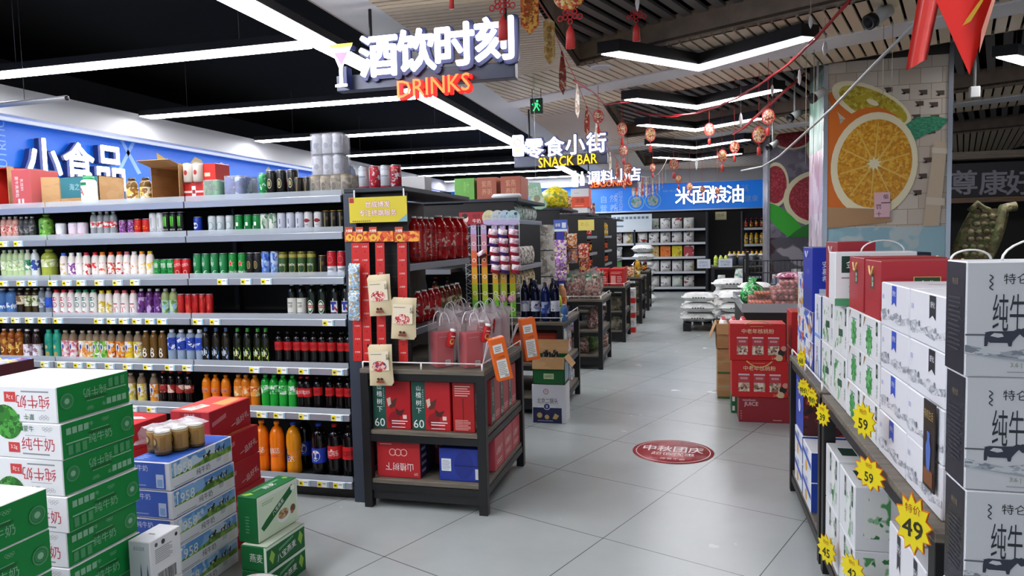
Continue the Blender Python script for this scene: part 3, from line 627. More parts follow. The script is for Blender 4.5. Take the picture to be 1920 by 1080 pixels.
def adb(k, cap, band, txt):
    K(k, milk, M(cap, .4), M('f4f2f0', .4), h=.175, r=.0255, lz=(.06, .72), shoulder=.74, neck=.52, caph=.14, capr=.56,
      ds=(('disc', 0, .115, .02, .012, C(band)), ('text', txt, -.002, .075, .034, .042, .05, C('b8202a' if cap != '2a9a6a' else '1f6a4a')), ('disc', -.004, .025, .016, .01, C('d86a5a'))))
adb('ad_red', 'd8202a', 'd8202a', 'AD'); adb('ad_pink', 'e88aa0', 'e8a0b0', 'AD'); adb('ad_green', '2a9a6a', '1f7a5a', 'AD')
K('yellowcap', milk, M('e8d02a', .4), PR('f4ecd8', ('e0c83a', 'c8a82a'), 42, .4, .55), h=.17, r=.025, lz=(.08, .6), shoulder=.66, neck=.5, caph=.15, capr=.56)
K('heart', milk, M('d86068', .4), M('f4efec', .4), h=.17, r=.0265, lz=(.06, .62), shoulder=.66, neck=.5, caph=.15, capr=.56, ds=(('poly', [(0, .025), (.018, .05), (.016, .062), (.008, .064), (0, .056), (-.008, .064), (-.016, .062), (-.018, .05)], C('d0202a')), ('rect', -.016, .016, .078, .086, C('c85a5a'))))
K('purple', M('5c2a6a', .2), WHT, PR('6a2f80', ('c8a8d8', '3a1a4a'), 30, .3, .55, (1, 1, .5)), h=.178, r=.026, lz=(.1, .7), shoulder=.72, neck=.45, caph=.08)
K('grape', FILM('b8c88a', .35, .08), WHT, PR('b8d0a0', ('5a8a3a', '8ab4d8'), 38), h=.178, r=.028, lz=(.12, .6), shoulder=.66, neck=.42, caph=.08, liquid=M('b9c48c', .3))
K('bigblue', FILM('5a8ac8', .3, .06), M('c8d4e8', .4), PR('2a5aa8', ('dfe8f4',), 25), h=.185, r=.042, lz=(.2, .5), neck=.3, waist=.94, liquid=M('4a78b0', .2))
K('teacream', M('2a1c14', .2), M('e8e0d0', .4), PR('d8c8a8', ('7a5a3a', 'efe8d8'), 30), h=.185, r=.029, lz=(.42, .74), shoulder=.76, neck=.5, caph=.08)
K('teapale', M('3a3018', .2), M('e8ead8', .4), PR('ccd0a4', ('6a7a3a', 'f0f0e0'), 30), h=.185, r=.026, lz=(.36, .74), shoulder=.76, neck=.5, caph=.08)
K('greyclear', FILM('9aa4b0', .45, .06), M('c8ccd4', .4), PR('8a94a0', ('3a4450', 'c8d0d8'), 30), h=.19, r=.025)
K('blueslim', FILM('b0bccc', .45, .06), M('d8dce4', .4), PR('2a5ad0', ('1a3a9a',), 20), h=.19, r=.024)
K('beerwhite', M('0e120e', .12), WHT, M('d8d8d0', .5), h=.215, r=.029, lz=(.1, .55), shoulder=.58, neck=.36, caph=.05, capr=.4, foil=M('d8d4d0', .35), ds=(('rect', -.016, .016, .085, .092, C('7a8a7a')), ('text', '山清', 0, .07, .018, .03, 0, C('4a5a4a')), ('rect', -.02, .02, .028, .031, C('6a7a6a'))))
K('beertsing', M('0d1a0e', .12), STEEL, None, h=.215, r=.029, shoulder=.58, neck=.36, caph=.05, capr=.4, foil=M('b8b8a8', .3, .5))
def addlabel(key, fn):
    g_ = G(); fn(g_); STY[key][2].append(('label', g_.mesh('bottle_label')))
addlabel('beertsing', lambda g_: decals(g_, .029, (('disc', 0, .065, .021, .042, C('e4e6d8')), ('disc', 0, .065, .018, .037, C('1f5a34')), ('disc', 0, .066, .014, .026, C('d8dccb')), ('rect', -.021, .021, .058, .076, C('a81c22')), ('text', 'TSINGTAO', 0, .067, .011, .036, 0, C('f0f0e8')))))
K('beerblue', M('0e120f', .12), M('b8bcc8', .35), None, h=.215, r=.03, shoulder=.58, neck=.36, caph=.05, capr=.4, foil=M('d8d8e0', .3))
addlabel('beerblue', lambda g_: decals(g_, .03, (('rect', -.026, .026, .02, .1, C('e8e8ea')), ('poly', [(-.02, .1), (.02, .1), (.026, .085), (0, .118), (-.026, .085)], C('e8e8ea')), ('rect', -.008, .008, .045, .095, C('2a3a9a')), ('rect', -.02, .02, .08, .097, C('2a3a9a')), ('poly', [(.01, .07), (.026, .05), (.024, .035), (.008, .055)], C('a8242a')), ('rect', -.02, .02, .025, .034, C('3a3a44')))))
K('amber', FILM('a85a1a', .25, .06), M('e8d8c8', .4), PR('a8601c', ('d8a84a', '6a2a10'), 30), h=.2, r=.027, lz=(.3, .72), shoulder=.74, neck=.5, caph=.08, ds=(('ring', 0, .06, .016, .02, .25, C('e8d88a')),), liquid=M('8a3a10', .2))
K('brownwhite', M('2a1a16', .15), M('d8d4d4', .4), PR('d8ccd4', ('8a6a7a', 'f0ecf0'), 24), h=.2, r=.032, lz=(.06, .5), shoulder=.6, neck=.45, caph=.07)
K('teal', M('1f9c82', .35), M('2aa88e', .4), PR('1f9c82', ('168070',), 12), h=.2, r=.0285, lz=(.1, .66), shoulder=.7, neck=.5, caph=.12, capr=.56, ds=(('disc', .008, .035, .014, .018, C('b89a58')), ('disc', .002, .085, .01, .012, C('c8b078'))))
for k, a, b_ in (('y_pink', 'e8b8c4', 'd0607a'), ('y_orange', 'e8983a', 'f4d8a0'), ('y_green', '8ac84a', '4a9a2a'), ('y_or2', 'f0a03a', 'c85a1a'), ('y_yellow', 'f0cc20', 'e0a81a'), ('y_lemon', 'e8d878', 'c8b030')):
    K(k, FILM('c8b8a0', .7, .06), M('b8a890', .4), PR(a, (b_, 'f2f0ec'), 28, .4, .52), h=.195, r=.0285, lz=(.02, .66), shoulder=.68, neck=.45, caph=.07, ds=(('disc', 0, .085, .013, .03, C('eef0f2')), ('disc', .002, .09, .007, .016, C('3a4a9a')), ('disc', -.002, .065, .006, .012, C('d8683a'))), liquid=M('d8b88a', .3))
K('brownscript', FILM('7a5a2a', .25, .06), M('e0dcd0', .4), None, h=.2, r=.027, neck=.5, liquid=M('5a4018', .2))
addlabel('brownscript', lambda g_: decals(g_, .027, (('text', '6', 0, .06, .06, .03, 0, C('e8e4d8')), ('ring', 0, .075, .012, .016, .25, C('d8d4c0')))))
K('waterblue', FILM('b0c4dc', .4, .06), M('e8ecf4', .4), PR('2448b8', ('e0e8f8', '16307a'), 26, .35, .56), h=.21, r=.03, lz=(.38, .76), shoulder=.78, neck=.42, caph=.09, capr=.5, liquid=M('8fa0b8', .2))
def beerlab(key, body, foil, lab, accent, txt, tcol):
    K(key, M(body, .12), M(foil, .35), None, h=.225, r=.029, shoulder=.55, neck=.36, caph=.05, capr=.4, foil=M(foil, .35))
    addlabel(key, lambda g_: decals(g_, .029, (('poly', [(-.026, .02), (.026, .02), (.028, .07), (.018, .105), (-.018, .105), (-.028, .07)], C(lab)), ('poly', [(-.024, .06), (.0, .095), (.024, .05), (.02, .03), (-.01, .05)], C(accent)), ('text', txt, -.004, .07, .024, .04, .1, C(tcol)))))
beerlab('beericeblue', '201a10', '4a6a9a', '3a78c0', 'a8ccec', '勇闯', 'f4f8fc')
beerlab('beerlime', '141a0c', '4ab04a', '8ac83a', 'e4e86a', '清爽', 'f0f8e8')
REDL_ = PR('c8181c', ('a81014',), 12, .4)
K('cola', M('0c0808', .1), M('1a1414', .35), M('c8181c', .4), h=.205, r=.0275, lz=(.45, .7), shoulder=.72, neck=.38, caph=.06, capr=.42, waist=.93, ds=(('text', '可口可乐', 0, .118, .02, .045, .12, C('2a0808')),))
K('colawhite', M('0c0808', .1), M('c8181c', .35), M('c8181c', .4), h=.205, r=.0275, lz=(.4, .66), shoulder=.7, neck=.38, caph=.06, capr=.42, waist=.93, ds=(('text', '可口可乐', 0, .11, .022, .048, .12, C('f4eaea')), ('disc', -.02, .11, .008, .014, C('f0d8d8'))))
K('colared', M('120a08', .1), M('c8282c', .35), PR('a83028', ('e8c8b8', '6a1410'), 26, .4, .54), h=.215, r=.027, lz=(.36, .6), shoulder=.64, neck=.34, caph=.06, capr=.42, waist=.93)
def orange(key, txt, h=.2, r=.029, lab='f07818', waist=.9):
    K(key, M('e8820c', .15), M('e87810', .35), M(lab, .4), h=h, r=r, lz=(.42, .62), shoulder=.68, neck=.36, caph=.06, capr=.42, waist=waist, ds=(('text', txt, 0, h*.52, h*.1, r*1.7, .12, C('f8f4ec')), ('text', txt, .001, h*.515, h*.085, r*1.5, .12, C('2a2a7a'))))
orange('fanta', '芬达'); orange('mirinda', '美年达')
K('orangelab', M('d87a14', .18), M('d8904a', .35), PR('f0a04a', ('f4dcb0', 'd8601a'), 26), h=.205, r=.03, lz=(.36, .66), shoulder=.7, neck=.4, caph=.07)
K('sprite', FILM('1fae3a', .12, .06), M('3ac85a', .35), PR('58c868', ('eef8ee', '1a8a3a'), 30, .4, .52), h=.21, r=.0285, lz=(.44, .7), shoulder=.73, neck=.38, caph=.07, capr=.45, liquid=M('16963a', .2))
K('bigorange', M('f07a08', .12), M('f09030', .35), M('f07a10', .4), h=.325, r=.0455, lz=(.34, .52), shoulder=.66, neck=.3, caph=.06, capr=.36, waist=.93, ds=(('text', '美年达', 0, .145, .04, .075, .12, C('fbf6ee')), ('rect', -.03, .03, .108, .118, C('d8541a'))))
K('bigfanta', M('e8920c', .12), M('2a4ab0', .35), M('f08c14', .4), h=.325, r=.0455, lz=(.18, .46), shoulder=.66, neck=.3, caph=.06, capr=.36, waist=.9, ds=(('rect', -.05, .0, .075, .125, C('2a2a8a')), ('text', '芬达', -.01, .1, .04, .07, .1, C('fbf6ee'))))
def pepsi(key):
    K(key, M('0a0708', .08), M('2448d0', .35), M('1a3cb8', .4), h=.325, r=.0455, lz=(.26, .54), shoulder=.66, neck=.3, caph=.06, capr=.36, waist=1,
      ds=(('disc', 0, .13, .03, .034, C('f2f4f8')), ('poly', [(-.025, .14), (0, .135), (.025, .15), (.02, .158), (0, .162), (-.02, .158)], C('c8202a')), ('poly', [(-.024, .118), (0, .108), (.024, .118), (.018, .104), (0, .1), (-.018, .104)], C('1a3cb8')), ('text', '百事可乐', 0, .127, .016, .04, 0, C('1a2a6a'))))
pepsi('bigpepsi')
K('bigcola', M('0a0708', .08), M('c8181c', .35), M('c8181c', .4), h=.325, r=.0455, lz=(.36, .6), shoulder=.66, neck=.3, caph=.06, capr=.36, ds=(('text', '可口可乐', .004, .15, .034, .08, .05, C('f6ecec')), ('disc', .002, .17, .008, .008, C('e8c8a8'))))
K('bigzero', M('0a0708', .08), M('16100f', .35), M('c8181c', .4), h=.325, r=.0455, lz=(.36, .6), shoulder=.66, neck=.3, caph=.06, capr=.36, ds=(('text', '可口可乐', .004, .155, .034, .08, .05, C('2a0608')),))
K('fruitbrown', FILM('8a6a3a', .35, .06), M('2a1a14', .35), PR('d8b85a', ('f0e8d0', '8a5a1a'), 24), h=.165, r=.036, lz=(.05, .62), shoulder=.66, neck=.5, caph=.1, capr=.56, liquid=M('5a3412', .2))
K('adtop', milk, M('2a9a5a', .4), M('f4f2f0', .4), h=.19, r=.047, lz=(.1, .72), shoulder=.8, neck=.5, caph=.1, capr=.7, ds=(('rect', -.03, .02, .13, .15, C('1f7a4a')), ('text', 'A', -.02, .09, .05, .05, 0, C('b8202a')), ('rect', .0, .03, .08, .09, C('c8d0cc'))))
K('waterclear', FILM('c8d4e4', .5, .06), M('e8ecf4', .4), None, h=.16, r=.026)
K('hawthorn', M('a81818', .15), WHT, PR('b81c1c', ('7a1010', 'e8c8b0'), 24, .35, .58), h=.285, r=.033, lz=(.1, .72), shoulder=.76, neck=.5, caph=.07, ds=(('text', '山楂树下', .0, .11, .03, .12, -PI/2, C('f4e8d8')),))
K('hawbig', FILM('c01a1a', .1, .06), WHT, PR('c8242a', ('8a1014', 'f0d8c8'), 18, .35, .56), h=.3, r=.055, lz=(.3, .62), shoulder=.66, neck=.5, caph=.06, waist=.82, liquid=M('a81216', .15))
K('redjuice', M('a8161a', .15), WHT, PR('c81c20', ('f0d8c8', '8a1010'), 26), h=.2, r=.033, lz=(.2, .6), shoulder=.64, neck=.5, caph=.08)
K('brownjuice', M('6a2a14', .15), WHT, PR('5a6a3a', ('d8c8a0', '8a3a1a'), 22), h=.2, r=.033, lz=(.2, .6), shoulder=.64, neck=.5, caph=.08)
K('winedark', M('0c1230', .1), M('14183a', .35), PR('d8dce8', ('8a94b8', '2a3050'), 20, .5, .6), h=.36, r=.04, lz=(.24, .5), shoulder=.55, neck=.34, caph=.12, capr=.38, name='wine_bottle')
K('wineblue', M('10205a', .1), M('3a1a2a', .35), PR('2a4a9a', ('a8b8d8',), 16), h=.34, r=.04, lz=(.2, .5), shoulder=.55, neck=.34, caph=.12, capr=.38, name='wine_bottle')
K('spiritclear', FILM('d8e0e8', .5, .06), WHT, PR('e8e8ec', ('8a2a2a',), 20), h=.27, r=.04, lz=(.2, .5), shoulder=.6, neck=.4, caph=.1)
K('oilbottle', M('c8981c', .15), M('d8b83a', .35), PR('c8a83a', ('b8301c', 'f0e8c0', '2a6a2a'), 14), h=.3, r=.05, lz=(.15, .6), shoulder=.66, neck=.4)
K('saucebottle', M('2a120a', .15), M('c81c1c', .35), PR('c8281c', ('e8c83a', '5a1008'), 18), h=.26, r=.04, lz=(.15, .6), shoulder=.62, neck=.42)
K('greenjuice', M('c8d84a', .2), WHT, PR('a8c83a', ('e8f0c8', '6a8a1a'), 18), h=.24, r=.045, lz=(.15, .6), shoulder=.66, neck=.5)
K('orangejuice', M('d8986a', .2), WHT, PR('d85a2a', ('f0d8b8', 'e8a04a'), 16), h=.3, r=.045, lz=(.15, .6), shoulder=.66, neck=.5)
K('milkpet', M('f0ece8', .3), M('d0303a', .35), PR('f0e8e8', ('d8404a', '8a9ab8'), 22), h=.25, r=.04, lz=(.15, .6), shoulder=.66, neck=.5)
STY['glass_beer'] = STY['beertsing']
# ================================================================ THE DRINKS RACK
YF = 3.78                                    # front of the shelves
SEAMS = (-1.965, -3.035, -4.11, -5.19)
SHZ = [1.826, 1.613, 1.348, 1.10, .806, .53, .119]
SHN = ['top', 'second', 'third', 'fourth', 'fifth', 'sixth', 'bottom']
RACKG = M('2b3038', .45, .3); BOARD = M('30343a', .45, .2); RAIL = M('aeb4be', .28, .55); LIP = FILM('e8eef4', .7, .08)
PEG = M('0b0b0d', .6); TAGW = M('f4f4ee', .5); TAGY = M('e8d820', .5); TAGB = M('8ab8d0', .5)
TAGPX = [[], [(8, 455), (35, 455)], [(8, 528), (40, 528), (62, 528), (100, 528), (126, 527), (153, 527), (187, 527), (221, 527), (254, 527), (418, 524), (462, 524), (500, 524)],
         [(8, 598), (30, 598), (56, 598), (80, 598), (110, 600), (186, 600), (210, 600), (233, 600), (258, 600), (282, 600), (305, 600), (372, 603), (404, 603), (616, 605)],
         [(20, 675), (56, 676), (85, 676), (116, 677), (147, 678), (172, 679), (206, 680), (240, 681), (278, 682), (319, 684), (352, 684), (478, 689), (530, 691), (571, 692), (634, 694)],
         [(250, 763), (285, 764), (492, 777), (524, 778), (571, 779), (632, 782)], [(571, 903), (606, 906), (636, 908)]]
rack = thing('drinks_rack', 'long dark shop rack of seven shelves filled with bottles and cans', 'rack', (0, 0, 0))
g = G(); g.box(-5.19, YF+.50, .1, -1.965, YF+.53, 1.83, PEG); g.build('back_panel', rack)
for i, x in enumerate(SEAMS):
    g = G(); g.box(x-.018, YF+.45, 0, x+.018, YF+.56, 1.83, RACKG); g.build('upright', rack)
g = G(); g.box(-5.19, YF+.03, 0, -1.965, YF+.5, .09, BLACK); g.build('base_plinth', rack)
for r_ in range(7):
    z = SHZ[r_]
    for b_ in range(3):
        xa, xb = SEAMS[b_+1]+.004, SEAMS[b_]-.004
        s_ = G(); s_.box(xa, YF-.012, z-.03, xb, YF+.5, z, BOARD); s_ = s_.build('shelf', rack)
        q = G(); q.box(xa, YF-.03, z-.044, xb, YF-.012, z-.003, RAIL, .002); q.build('price_rail', s_)
        q = G(); q.box(xa, YF-.016, z-.003, xb, YF-.0135, z+.03, LIP); q.build('lip', s_)
        for (px, py) in TAGPX[r_]:
            x = mx(px, py, YF-.03)
            if xa < x < xb:
                q = G(); q.box(x-.038, YF-.0335, z-.042, x+.038, YF-.031, z-.006, TAGW); q.box(x-.036, YF-.0345, z-.039, x-.008, YF-.0336, z-.01, TAGY); q.box(x+.027, YF-.0345, z-.04, x+.038, YF-.0336, z-.008, TAGB)
                q.box(x-.002, YF-.0345, z-.02, x+.02, YF-.0336, z-.016, M('6a6a70', .5)); q.box(x-.03, YF-.0352, z-.03, x-.016, YF-.0346, z-.02, M('3a3a20', .5))
                q.build('price_tag', s_)
def row(r_, items, py):
    for it in items:
        key, desc, cs = it[:3]; dy = it[3] if len(it) > 3 else 0
        n = len(cs)
        for i, c in enumerate(cs):
            nm, cat, parts = STY[key]
            rad = max(abs(v.co.x) for v in parts[0][1].vertices)
            y = YF+.02+rad+dy; x = mx(c, py, y-rad)
            if dy: x = mx(c, py, y)
            nstr = f', {ORD[i]} of {CNT[n]} from left' if n > 1 else ''
            put(key, (x, y, SHZ[r_]), f'{desc}{nstr} on the {SHN[r_]} drinks shelf', f'{desc} on the {SHN[r_]} drinks shelf' if n > 1 else None, R0.uniform(-.12, .12))
row(0, [('fruitbrown', 'brown bottle with yellow label', [240, 266]), ('adtop', 'fat white milk bottle with green cap', [156]),
        ('greentop', 'tall green can', [490]), ('blacktall', 'tall black can', [505, 524, 545]), ('redtop', 'red can behind the black ones', [566, 580], .12), ('shortgold', 'short black gold-topped can', [556, 573]),
        ], 355)
row(1, [('pinkbottle', 'pink bottle with white cap', [3, 14, 25]), ('darkclear', 'dark clear bottle', [36, 46, 56]), ('fatgreen', 'fat green bottle', [77]), ('whitecan_fruit', 'white can with fruit', [107]), ('pinkcan', 'pale pink can with fruit', [131, 148]),
        ('clearred', 'clear bottle with red label', [172, 184.5, 197, 209]), ('purplecan', 'purple can', [226, 242]), ('redslim', 'slim red can', [255, 270]), ('whitetall', 'tall white energy can', [283.5, 297]),
        ('clawcan', 'black can with green claw marks', [309, 322, 336]), ('bluecan', 'blue can with white disc', [367]), ('ringcan', 'silver can with blue ring', [394, 410, 427]), ('greencan', 'green beer can', [444.5, 462, 478]),
        ('bamboocan', 'white can with green stripes', [492.5, 508]), ('lilaccan', 'plain lilac can', [524.5, 541.5, 558.5]), ('redlogocan', 'white can with red logo', [575, 593.5]), ('goldcan', 'black can with gold top', [609, 623, 637])], 430)
row(2, [('palegreen', 'pale green tea bottle', [3, 14, 25, 36]), ('greenlabel', 'bottle with dark green label', [48]), ('bluelabel', 'white bottle with blue label', [60.5]), ('bigolive', 'big olive green bottle', [81.5]),
        ('mk_blue', 'milk drink bottle with blue cap', [114.5]), ('mk_purple', 'white bottle with purple label', [129.5]), ('mk_white', 'plain white milk drink bottle', [143.5]), ('mk_pinkred', 'white bottle with dusky red cap', [157.5]), ('mk_red', 'white bottle with bright red cap', [174]),
        ('mk_orange', 'white bottle with orange cap', [187.5]), ('mk_deep', 'white bottle with deep orange collar', [204, 219.5]), ('mk_pink', 'white bottle with pink cap', [233.5]), ('mk_pale', 'white bottle with peach print', [247.5]), ('mk_oryel', 'white bottle with amber cap', [262]), ('mk_yellow', 'white bottle with yellow cap', [277]),
        ('spritecan', 'green soda can', [291, 304, 316.5]), ('colacan', 'red cola can', [329.5, 344.5]), ('swirlcan', 'green can with pale swirl', [366, 382, 398.5, 415]), ('starcan', 'green can with red star', [432, 450]),
        ('blackcan', 'black can with gold emblem', [466, 479]), ('bluewavecan', 'blue and white beer can', [494, 511]), ('goldgreencan', 'dark green can with gold rim', [527, 545.5, 562, 580]), ('goldcan', 'dim black can', [601]), ('budcan', 'red and white beer can', [618, 637])], 495)
row(3, [('bigblue', 'big blue water bottle', [-4, 14]), ('teacream', 'dark tea bottle with cream label', [33]), ('teapale', 'dark tea bottle with pale label', [48, 62]), ('greyclear', 'grey clear bottle', [74.5]), ('blueslim', 'clear bottle with blue band', [87]),
        ('ad_red', 'white milk bottle with red cap', [101.5, 115.5]), ('ad_pink', 'white milk bottle with pink cap', [129]), ('ad_green', 'white milk bottle with green cap', [143, 156, 171]), ('yellowcap', 'milk bottle with yellow cap', [186.5, 200]),
        ('heart', 'milk bottle with red heart', [215, 229.5, 246]), ('purple', 'purple bottle with white cap', [261, 276.5, 291.5]), ('grape', 'pale green grape drink bottle', [306, 321]), ('redslim2', 'slim dark red can', [336, 350, 362.5, 376, 389]),
        ('beerwhite', 'dark beer bottle with white label', [543.5, 561.5]), ('beertsing', 'dark beer bottle with green label', [581.5, 601]), ('beerblue', 'dark bottle with blue ribbon label', [625, 646])], 570)
row(4, [('amber', 'amber tea bottle', [3, 17, 31]), ('brownwhite', 'brown bottle with white label', [45.5, 62.5]), ('teal', 'teal green bottle', [86.5, 102]), ('y_pink', 'bottle with pink label', [117.5, 132]), ('y_orange', 'bottle with orange label', [149.5, 163]), ('y_green', 'bottle with lime green label', [176, 189.5]),
        ('y_or2', 'bottle with deep orange label', [204, 220]), ('y_yellow', 'bottle with bright yellow label', [236.5]), ('y_lemon', 'bottle with lemon label', [253.5]), ('brownscript', 'brown bottle with white script', [269, 284, 300]), ('waterblue', 'water bottle with blue label', [317.5, 335, 352.5, 370]),
        ('beericeblue', 'beer bottle with ice blue label', [381.5, 401, 419.5]), ('beerlime', 'beer bottle with lime label', [441, 460, 479, 494]), ('cola', 'cola bottle with red label', [519, 536, 553.5, 569, 585, 601, 617.5, 636.5, 651])], 645)
row(5, [('y_lemon', 'bottle with cream yellow label', [241, 261]), ('y_or2', 'bottle with orange pattern label', [284.5]), ('colared', 'cola bottle with wide red label', [302.5, 317.5, 333.5, 350]), ('fanta', 'curvy orange soda bottle', [383, 400, 419]), ('orangelab', 'orange bottle with pale label', [443, 457, 474]),
        ('sprite', 'green soda bottle', [494, 510, 527, 544.5]), ('colawhite', 'cola bottle with white script', [561, 573]), ('cola', 'cola bottle with red label', [592, 614.5, 634, 650])], 735)
row(6, [('bigorange', 'large orange soda bottle', [484, 512.5]), ('bigfanta', 'large curvy orange soda bottle', [543.5]), ('bigpepsi', 'large cola bottle with blue label', [591.5]), ('bigcola', 'large cola bottle with red cap', [621.5]), ('bigzero', 'large cola bottle with black cap', [649]),
        ('bigpepsi', 'large blue label cola bottle further back', [572], .12)], 840)

# ---- cartons
def carton(dims, mats, ds=(), flip=False, b=.003, lidline=True):
    """dims (sx, sy, sz), base at z = 0, centred in plan; mats: dict face -> material ('all' default)."""
    sx, sy, sz = dims; g_ = G(); al = mats.get('all')
    x, y = sx/2, sy/2
    F = {'front': ((-x, -y, 0), (1, 0, 0), (0, 0, 1), sx, sz), 'right': ((x, -y, 0), (0, 1, 0), (0, 0, 1), sy, sz), 'back': ((x, y, 0), (-1, 0, 0), (0, 0, 1), sx, sz),
         'left': ((-x, y, 0), (0, -1, 0), (0, 0, 1), sy, sz), 'top': ((-x, -y, sz), (1, 0, 0), (0, 1, 0), sx, sy)}
    g_.box(-x, -y, 0, x, y, sz, al, b)
    L = 1
    for f, m in mats.items():
        if f == 'all': continue
        o, u, v, W, H = F[f]; e = b*.9
        g_.flat([(e, e), (W-e, e), (W-e, H-e), (e, H-e)], [(0, 1, 2, 3)], (o, u, v), m, .0004)
    for d in ds:
        L += 1; off = .0004+.00007*L; t, f = d[0], d[1]; o, u, v, W, H = F[f]; mat = d[-1]
        fx = (lambda a, c: ((1-a)*W, (1-c)*H)) if flip and f != 'top' else (lambda a, c: (a*W, c*H))
        if t == 'r':
            (x0, y0), (x1, y1) = fx(d[2], d[3]), fx(d[4], d[5]); g_.flat([(x0, y0), (x1, y0), (x1, y1), (x0, y1)], [(0, 1, 2, 3)] if not (flip and f != 'top') else [(0, 1, 2, 3)], (o, u, v), mat, off)
        elif t == 'p': vs = [fx(a, c) for a, c in d[2]]; g_.flat(vs, [tuple(range(len(vs)))], (o, u, v), mat, off)
        elif t == 'c':
            cx, cy_ = fx(d[2], d[3]); rx, ry = d[4]*H, d[5]*H if len(d) > 6 else d[4]*H; vs, fs = disc(rx, 24, cx, cy_, ry); g_.flat([(min(W, max(0, a)), min(H, max(0, c))) for a, c in vs], fs, (o, u, v), mat, off)
        elif t == 'o':
            cx, cy_ = fx(d[2], d[3]); vs, fs = ring(d[4]*H*.8, d[4]*H, 18, cx, cy_); g_.flat(vs, fs, (o, u, v), mat, off)
        elif t == 't':
            _, _, s_, cu, cv, h, maxw = d[:7]; rot = d[7] if len(d) > 8 else 0
            cx, cy_ = fx(cu, cv); uu, vv = Vector(u), Vector(v); oo = Vector(o)+uu*cx+vv*cy_
            g_.text(s_, (oo, uu, vv), h*H, mat, 0., off+.00005, maxw*W, rot+(PI if flip and f != 'top' else 0))
        elif t == 'lines':
            _, _, x0, y0, x1, y1, n = d[:7]
            for k in range(n):
                ya = y0+(y1-y0)*(k+.2)/n; yb = y0+(y1-y0)*(k+.6)/n; xe = x1 - (x1-x0)*(.0 if k % 3 else .15)
                (p0, q0), (p1, q1) = fx(x0, ya), fx(xe, yb); g_.flat([(p0, q0), (p1, q0), (p1, q1), (p0, q1)], [(0, 1, 2, 3)], (o, u, v), mat, off)
        elif t == 'bar':
            _, _, x0, y0, x1, y1, n = d[:7]; rr = random.Random(3)
            for k in range(n):
                xa = x0+(x1-x0)*(k+.1)/n; xb = xa+(x1-x0)/n*rr.uniform(.3, .75)
                (p0, q0), (p1, q1) = fx(xa, y0), fx(xb, y1); g_.flat([(p0, q0), (p1, q0), (p1, q1), (p0, q1)], [(0, 1, 2, 3)], (o, u, v), mat, off)
    return g_
def handle_mesh(w, h, r, mat, flat=1., depth=0.):
    g_ = G(); g_.tube([(-w/2*math.cos(PI*i/12), depth*math.sin(PI*i/12), h*math.sin(PI*i/12)) for i in range(13)], r, mat, 6, flat=flat); return g_
def carton_thing(name, label, me, loc, cat='box', rot=0., group=None, part='carton'):
    t = thing(name, label, cat, (loc[0], loc[1], loc[2]+.001), rot, group); obj(part, me, t); return t
CARD = PR('b98f5f', ('b48a5a', 'be9566'), 5, .7, .5, (1, 1, 3)); CARDIN = M('6a5138', .8); TAPE = FILM('d8c8a0', .3, .2)
def open_carton(name, label, loc, dims, outer, flaps, rot=0., ds=(), group=None, cat='box', axis='top', inner=CARDIN):
    """Open box: walls, floor and flaps; axis 'top' opens upwards, 'front' to -Y, 'left' to -X."""
    sx, sy, sz = dims; th = .004; t = thing(name, label, cat, (loc[0], loc[1], loc[2]+.001), rot, group)
    g_ = G(); x, y = sx/2, sy/2
    W = {'bottom': (-x, -y, 0, x, y, th), 'top': (-x, -y, sz-th, x, y, sz), 'left': (-x, -y, 0, -x+th, y, sz), 'right': (x-th, -y, 0, x, y, sz), 'front': (-x, -y, 0, x, -y+th, sz), 'back': (-x, y-th, 0, x, y, sz)}
    for k, bb in W.items():
        if k != axis: g_.box(*bb, outer)
    tmp = carton(dims, {'all': outer}, ds)
    nb = 26  # faces of the plain body; keep only the print
    k0 = 26
    keep = [(f, m, s) for f, m, s in zip(tmp.f, tmp.m, tmp.sm)][k0:]
    for f, m, s in keep: g_.add([tmp.v[i] for i in f], [tuple(range(len(f)))], tmp.mats[m])
    g_.build('body', t)
    for (hinge, length, ang) in flaps:
        f_ = G(); c, q = math.cos(ang)*length, math.sin(ang)*length
        if axis == 'top':
            e = {'left': [(-x, -y, sz), (-x, y, sz), (-x-c, y, sz+q), (-x-c, -y, sz+q)], 'right': [(x, -y, sz), (x, y, sz), (x+c, y, sz+q), (x+c, -y, sz+q)], 'front': [(-x, -y, sz), (x, -y, sz), (x, -y-c, sz+q), (-x, -y-c, sz+q)], 'back': [(-x, y, sz), (x, y, sz), (x, y+c, sz+q), (-x, y+c, sz+q)]}[hinge]
        elif axis == 'front':
            e = {'top': [(-x, -y, sz), (x, -y, sz), (x, -y-c, sz+q), (-x, -y-c, sz+q)], 'bottom': [(-x, -y, .005), (x, -y, .005), (x, -y-c, q+.005), (-x, -y-c, q+.005)], 'left': [(-x, -y, 0), (-x, -y, sz), (-x-q, -y-c, sz), (-x-q, -y-c, 0)], 'right': [(x, -y, 0), (x, -y, sz), (x+q, -y-c, sz), (x+q, -y-c, 0)]}[hinge]
        else:
            e = {'front': [(-x, -y, 0), (-x, -y, sz), (-x-c, -y-q, sz), (-x-c, -y-q, 0)], 'back': [(-x, y, 0), (-x, y, sz), (-x-c, y+q, sz), (-x-c, y+q, 0)], 'top': [(-x, -y, sz), (-x, y, sz), (-x-c, y, sz+q), (-x-c, -y, sz+q)]}[hinge]
        e = [Vector(v) for v in e]; nn = (e[1]-e[0]).cross(e[2]-e[0]).normalized()*.003
        f_.add([tuple(v) for v in e]+[tuple(v+nn) for v in e], [(0, 1, 2, 3), (4, 5, 6, 7), (0, 1, 5, 4), (1, 2, 6, 5), (2, 3, 7, 6), (3, 0, 4, 7)], CARD); f_.build('flap', t)
    return t
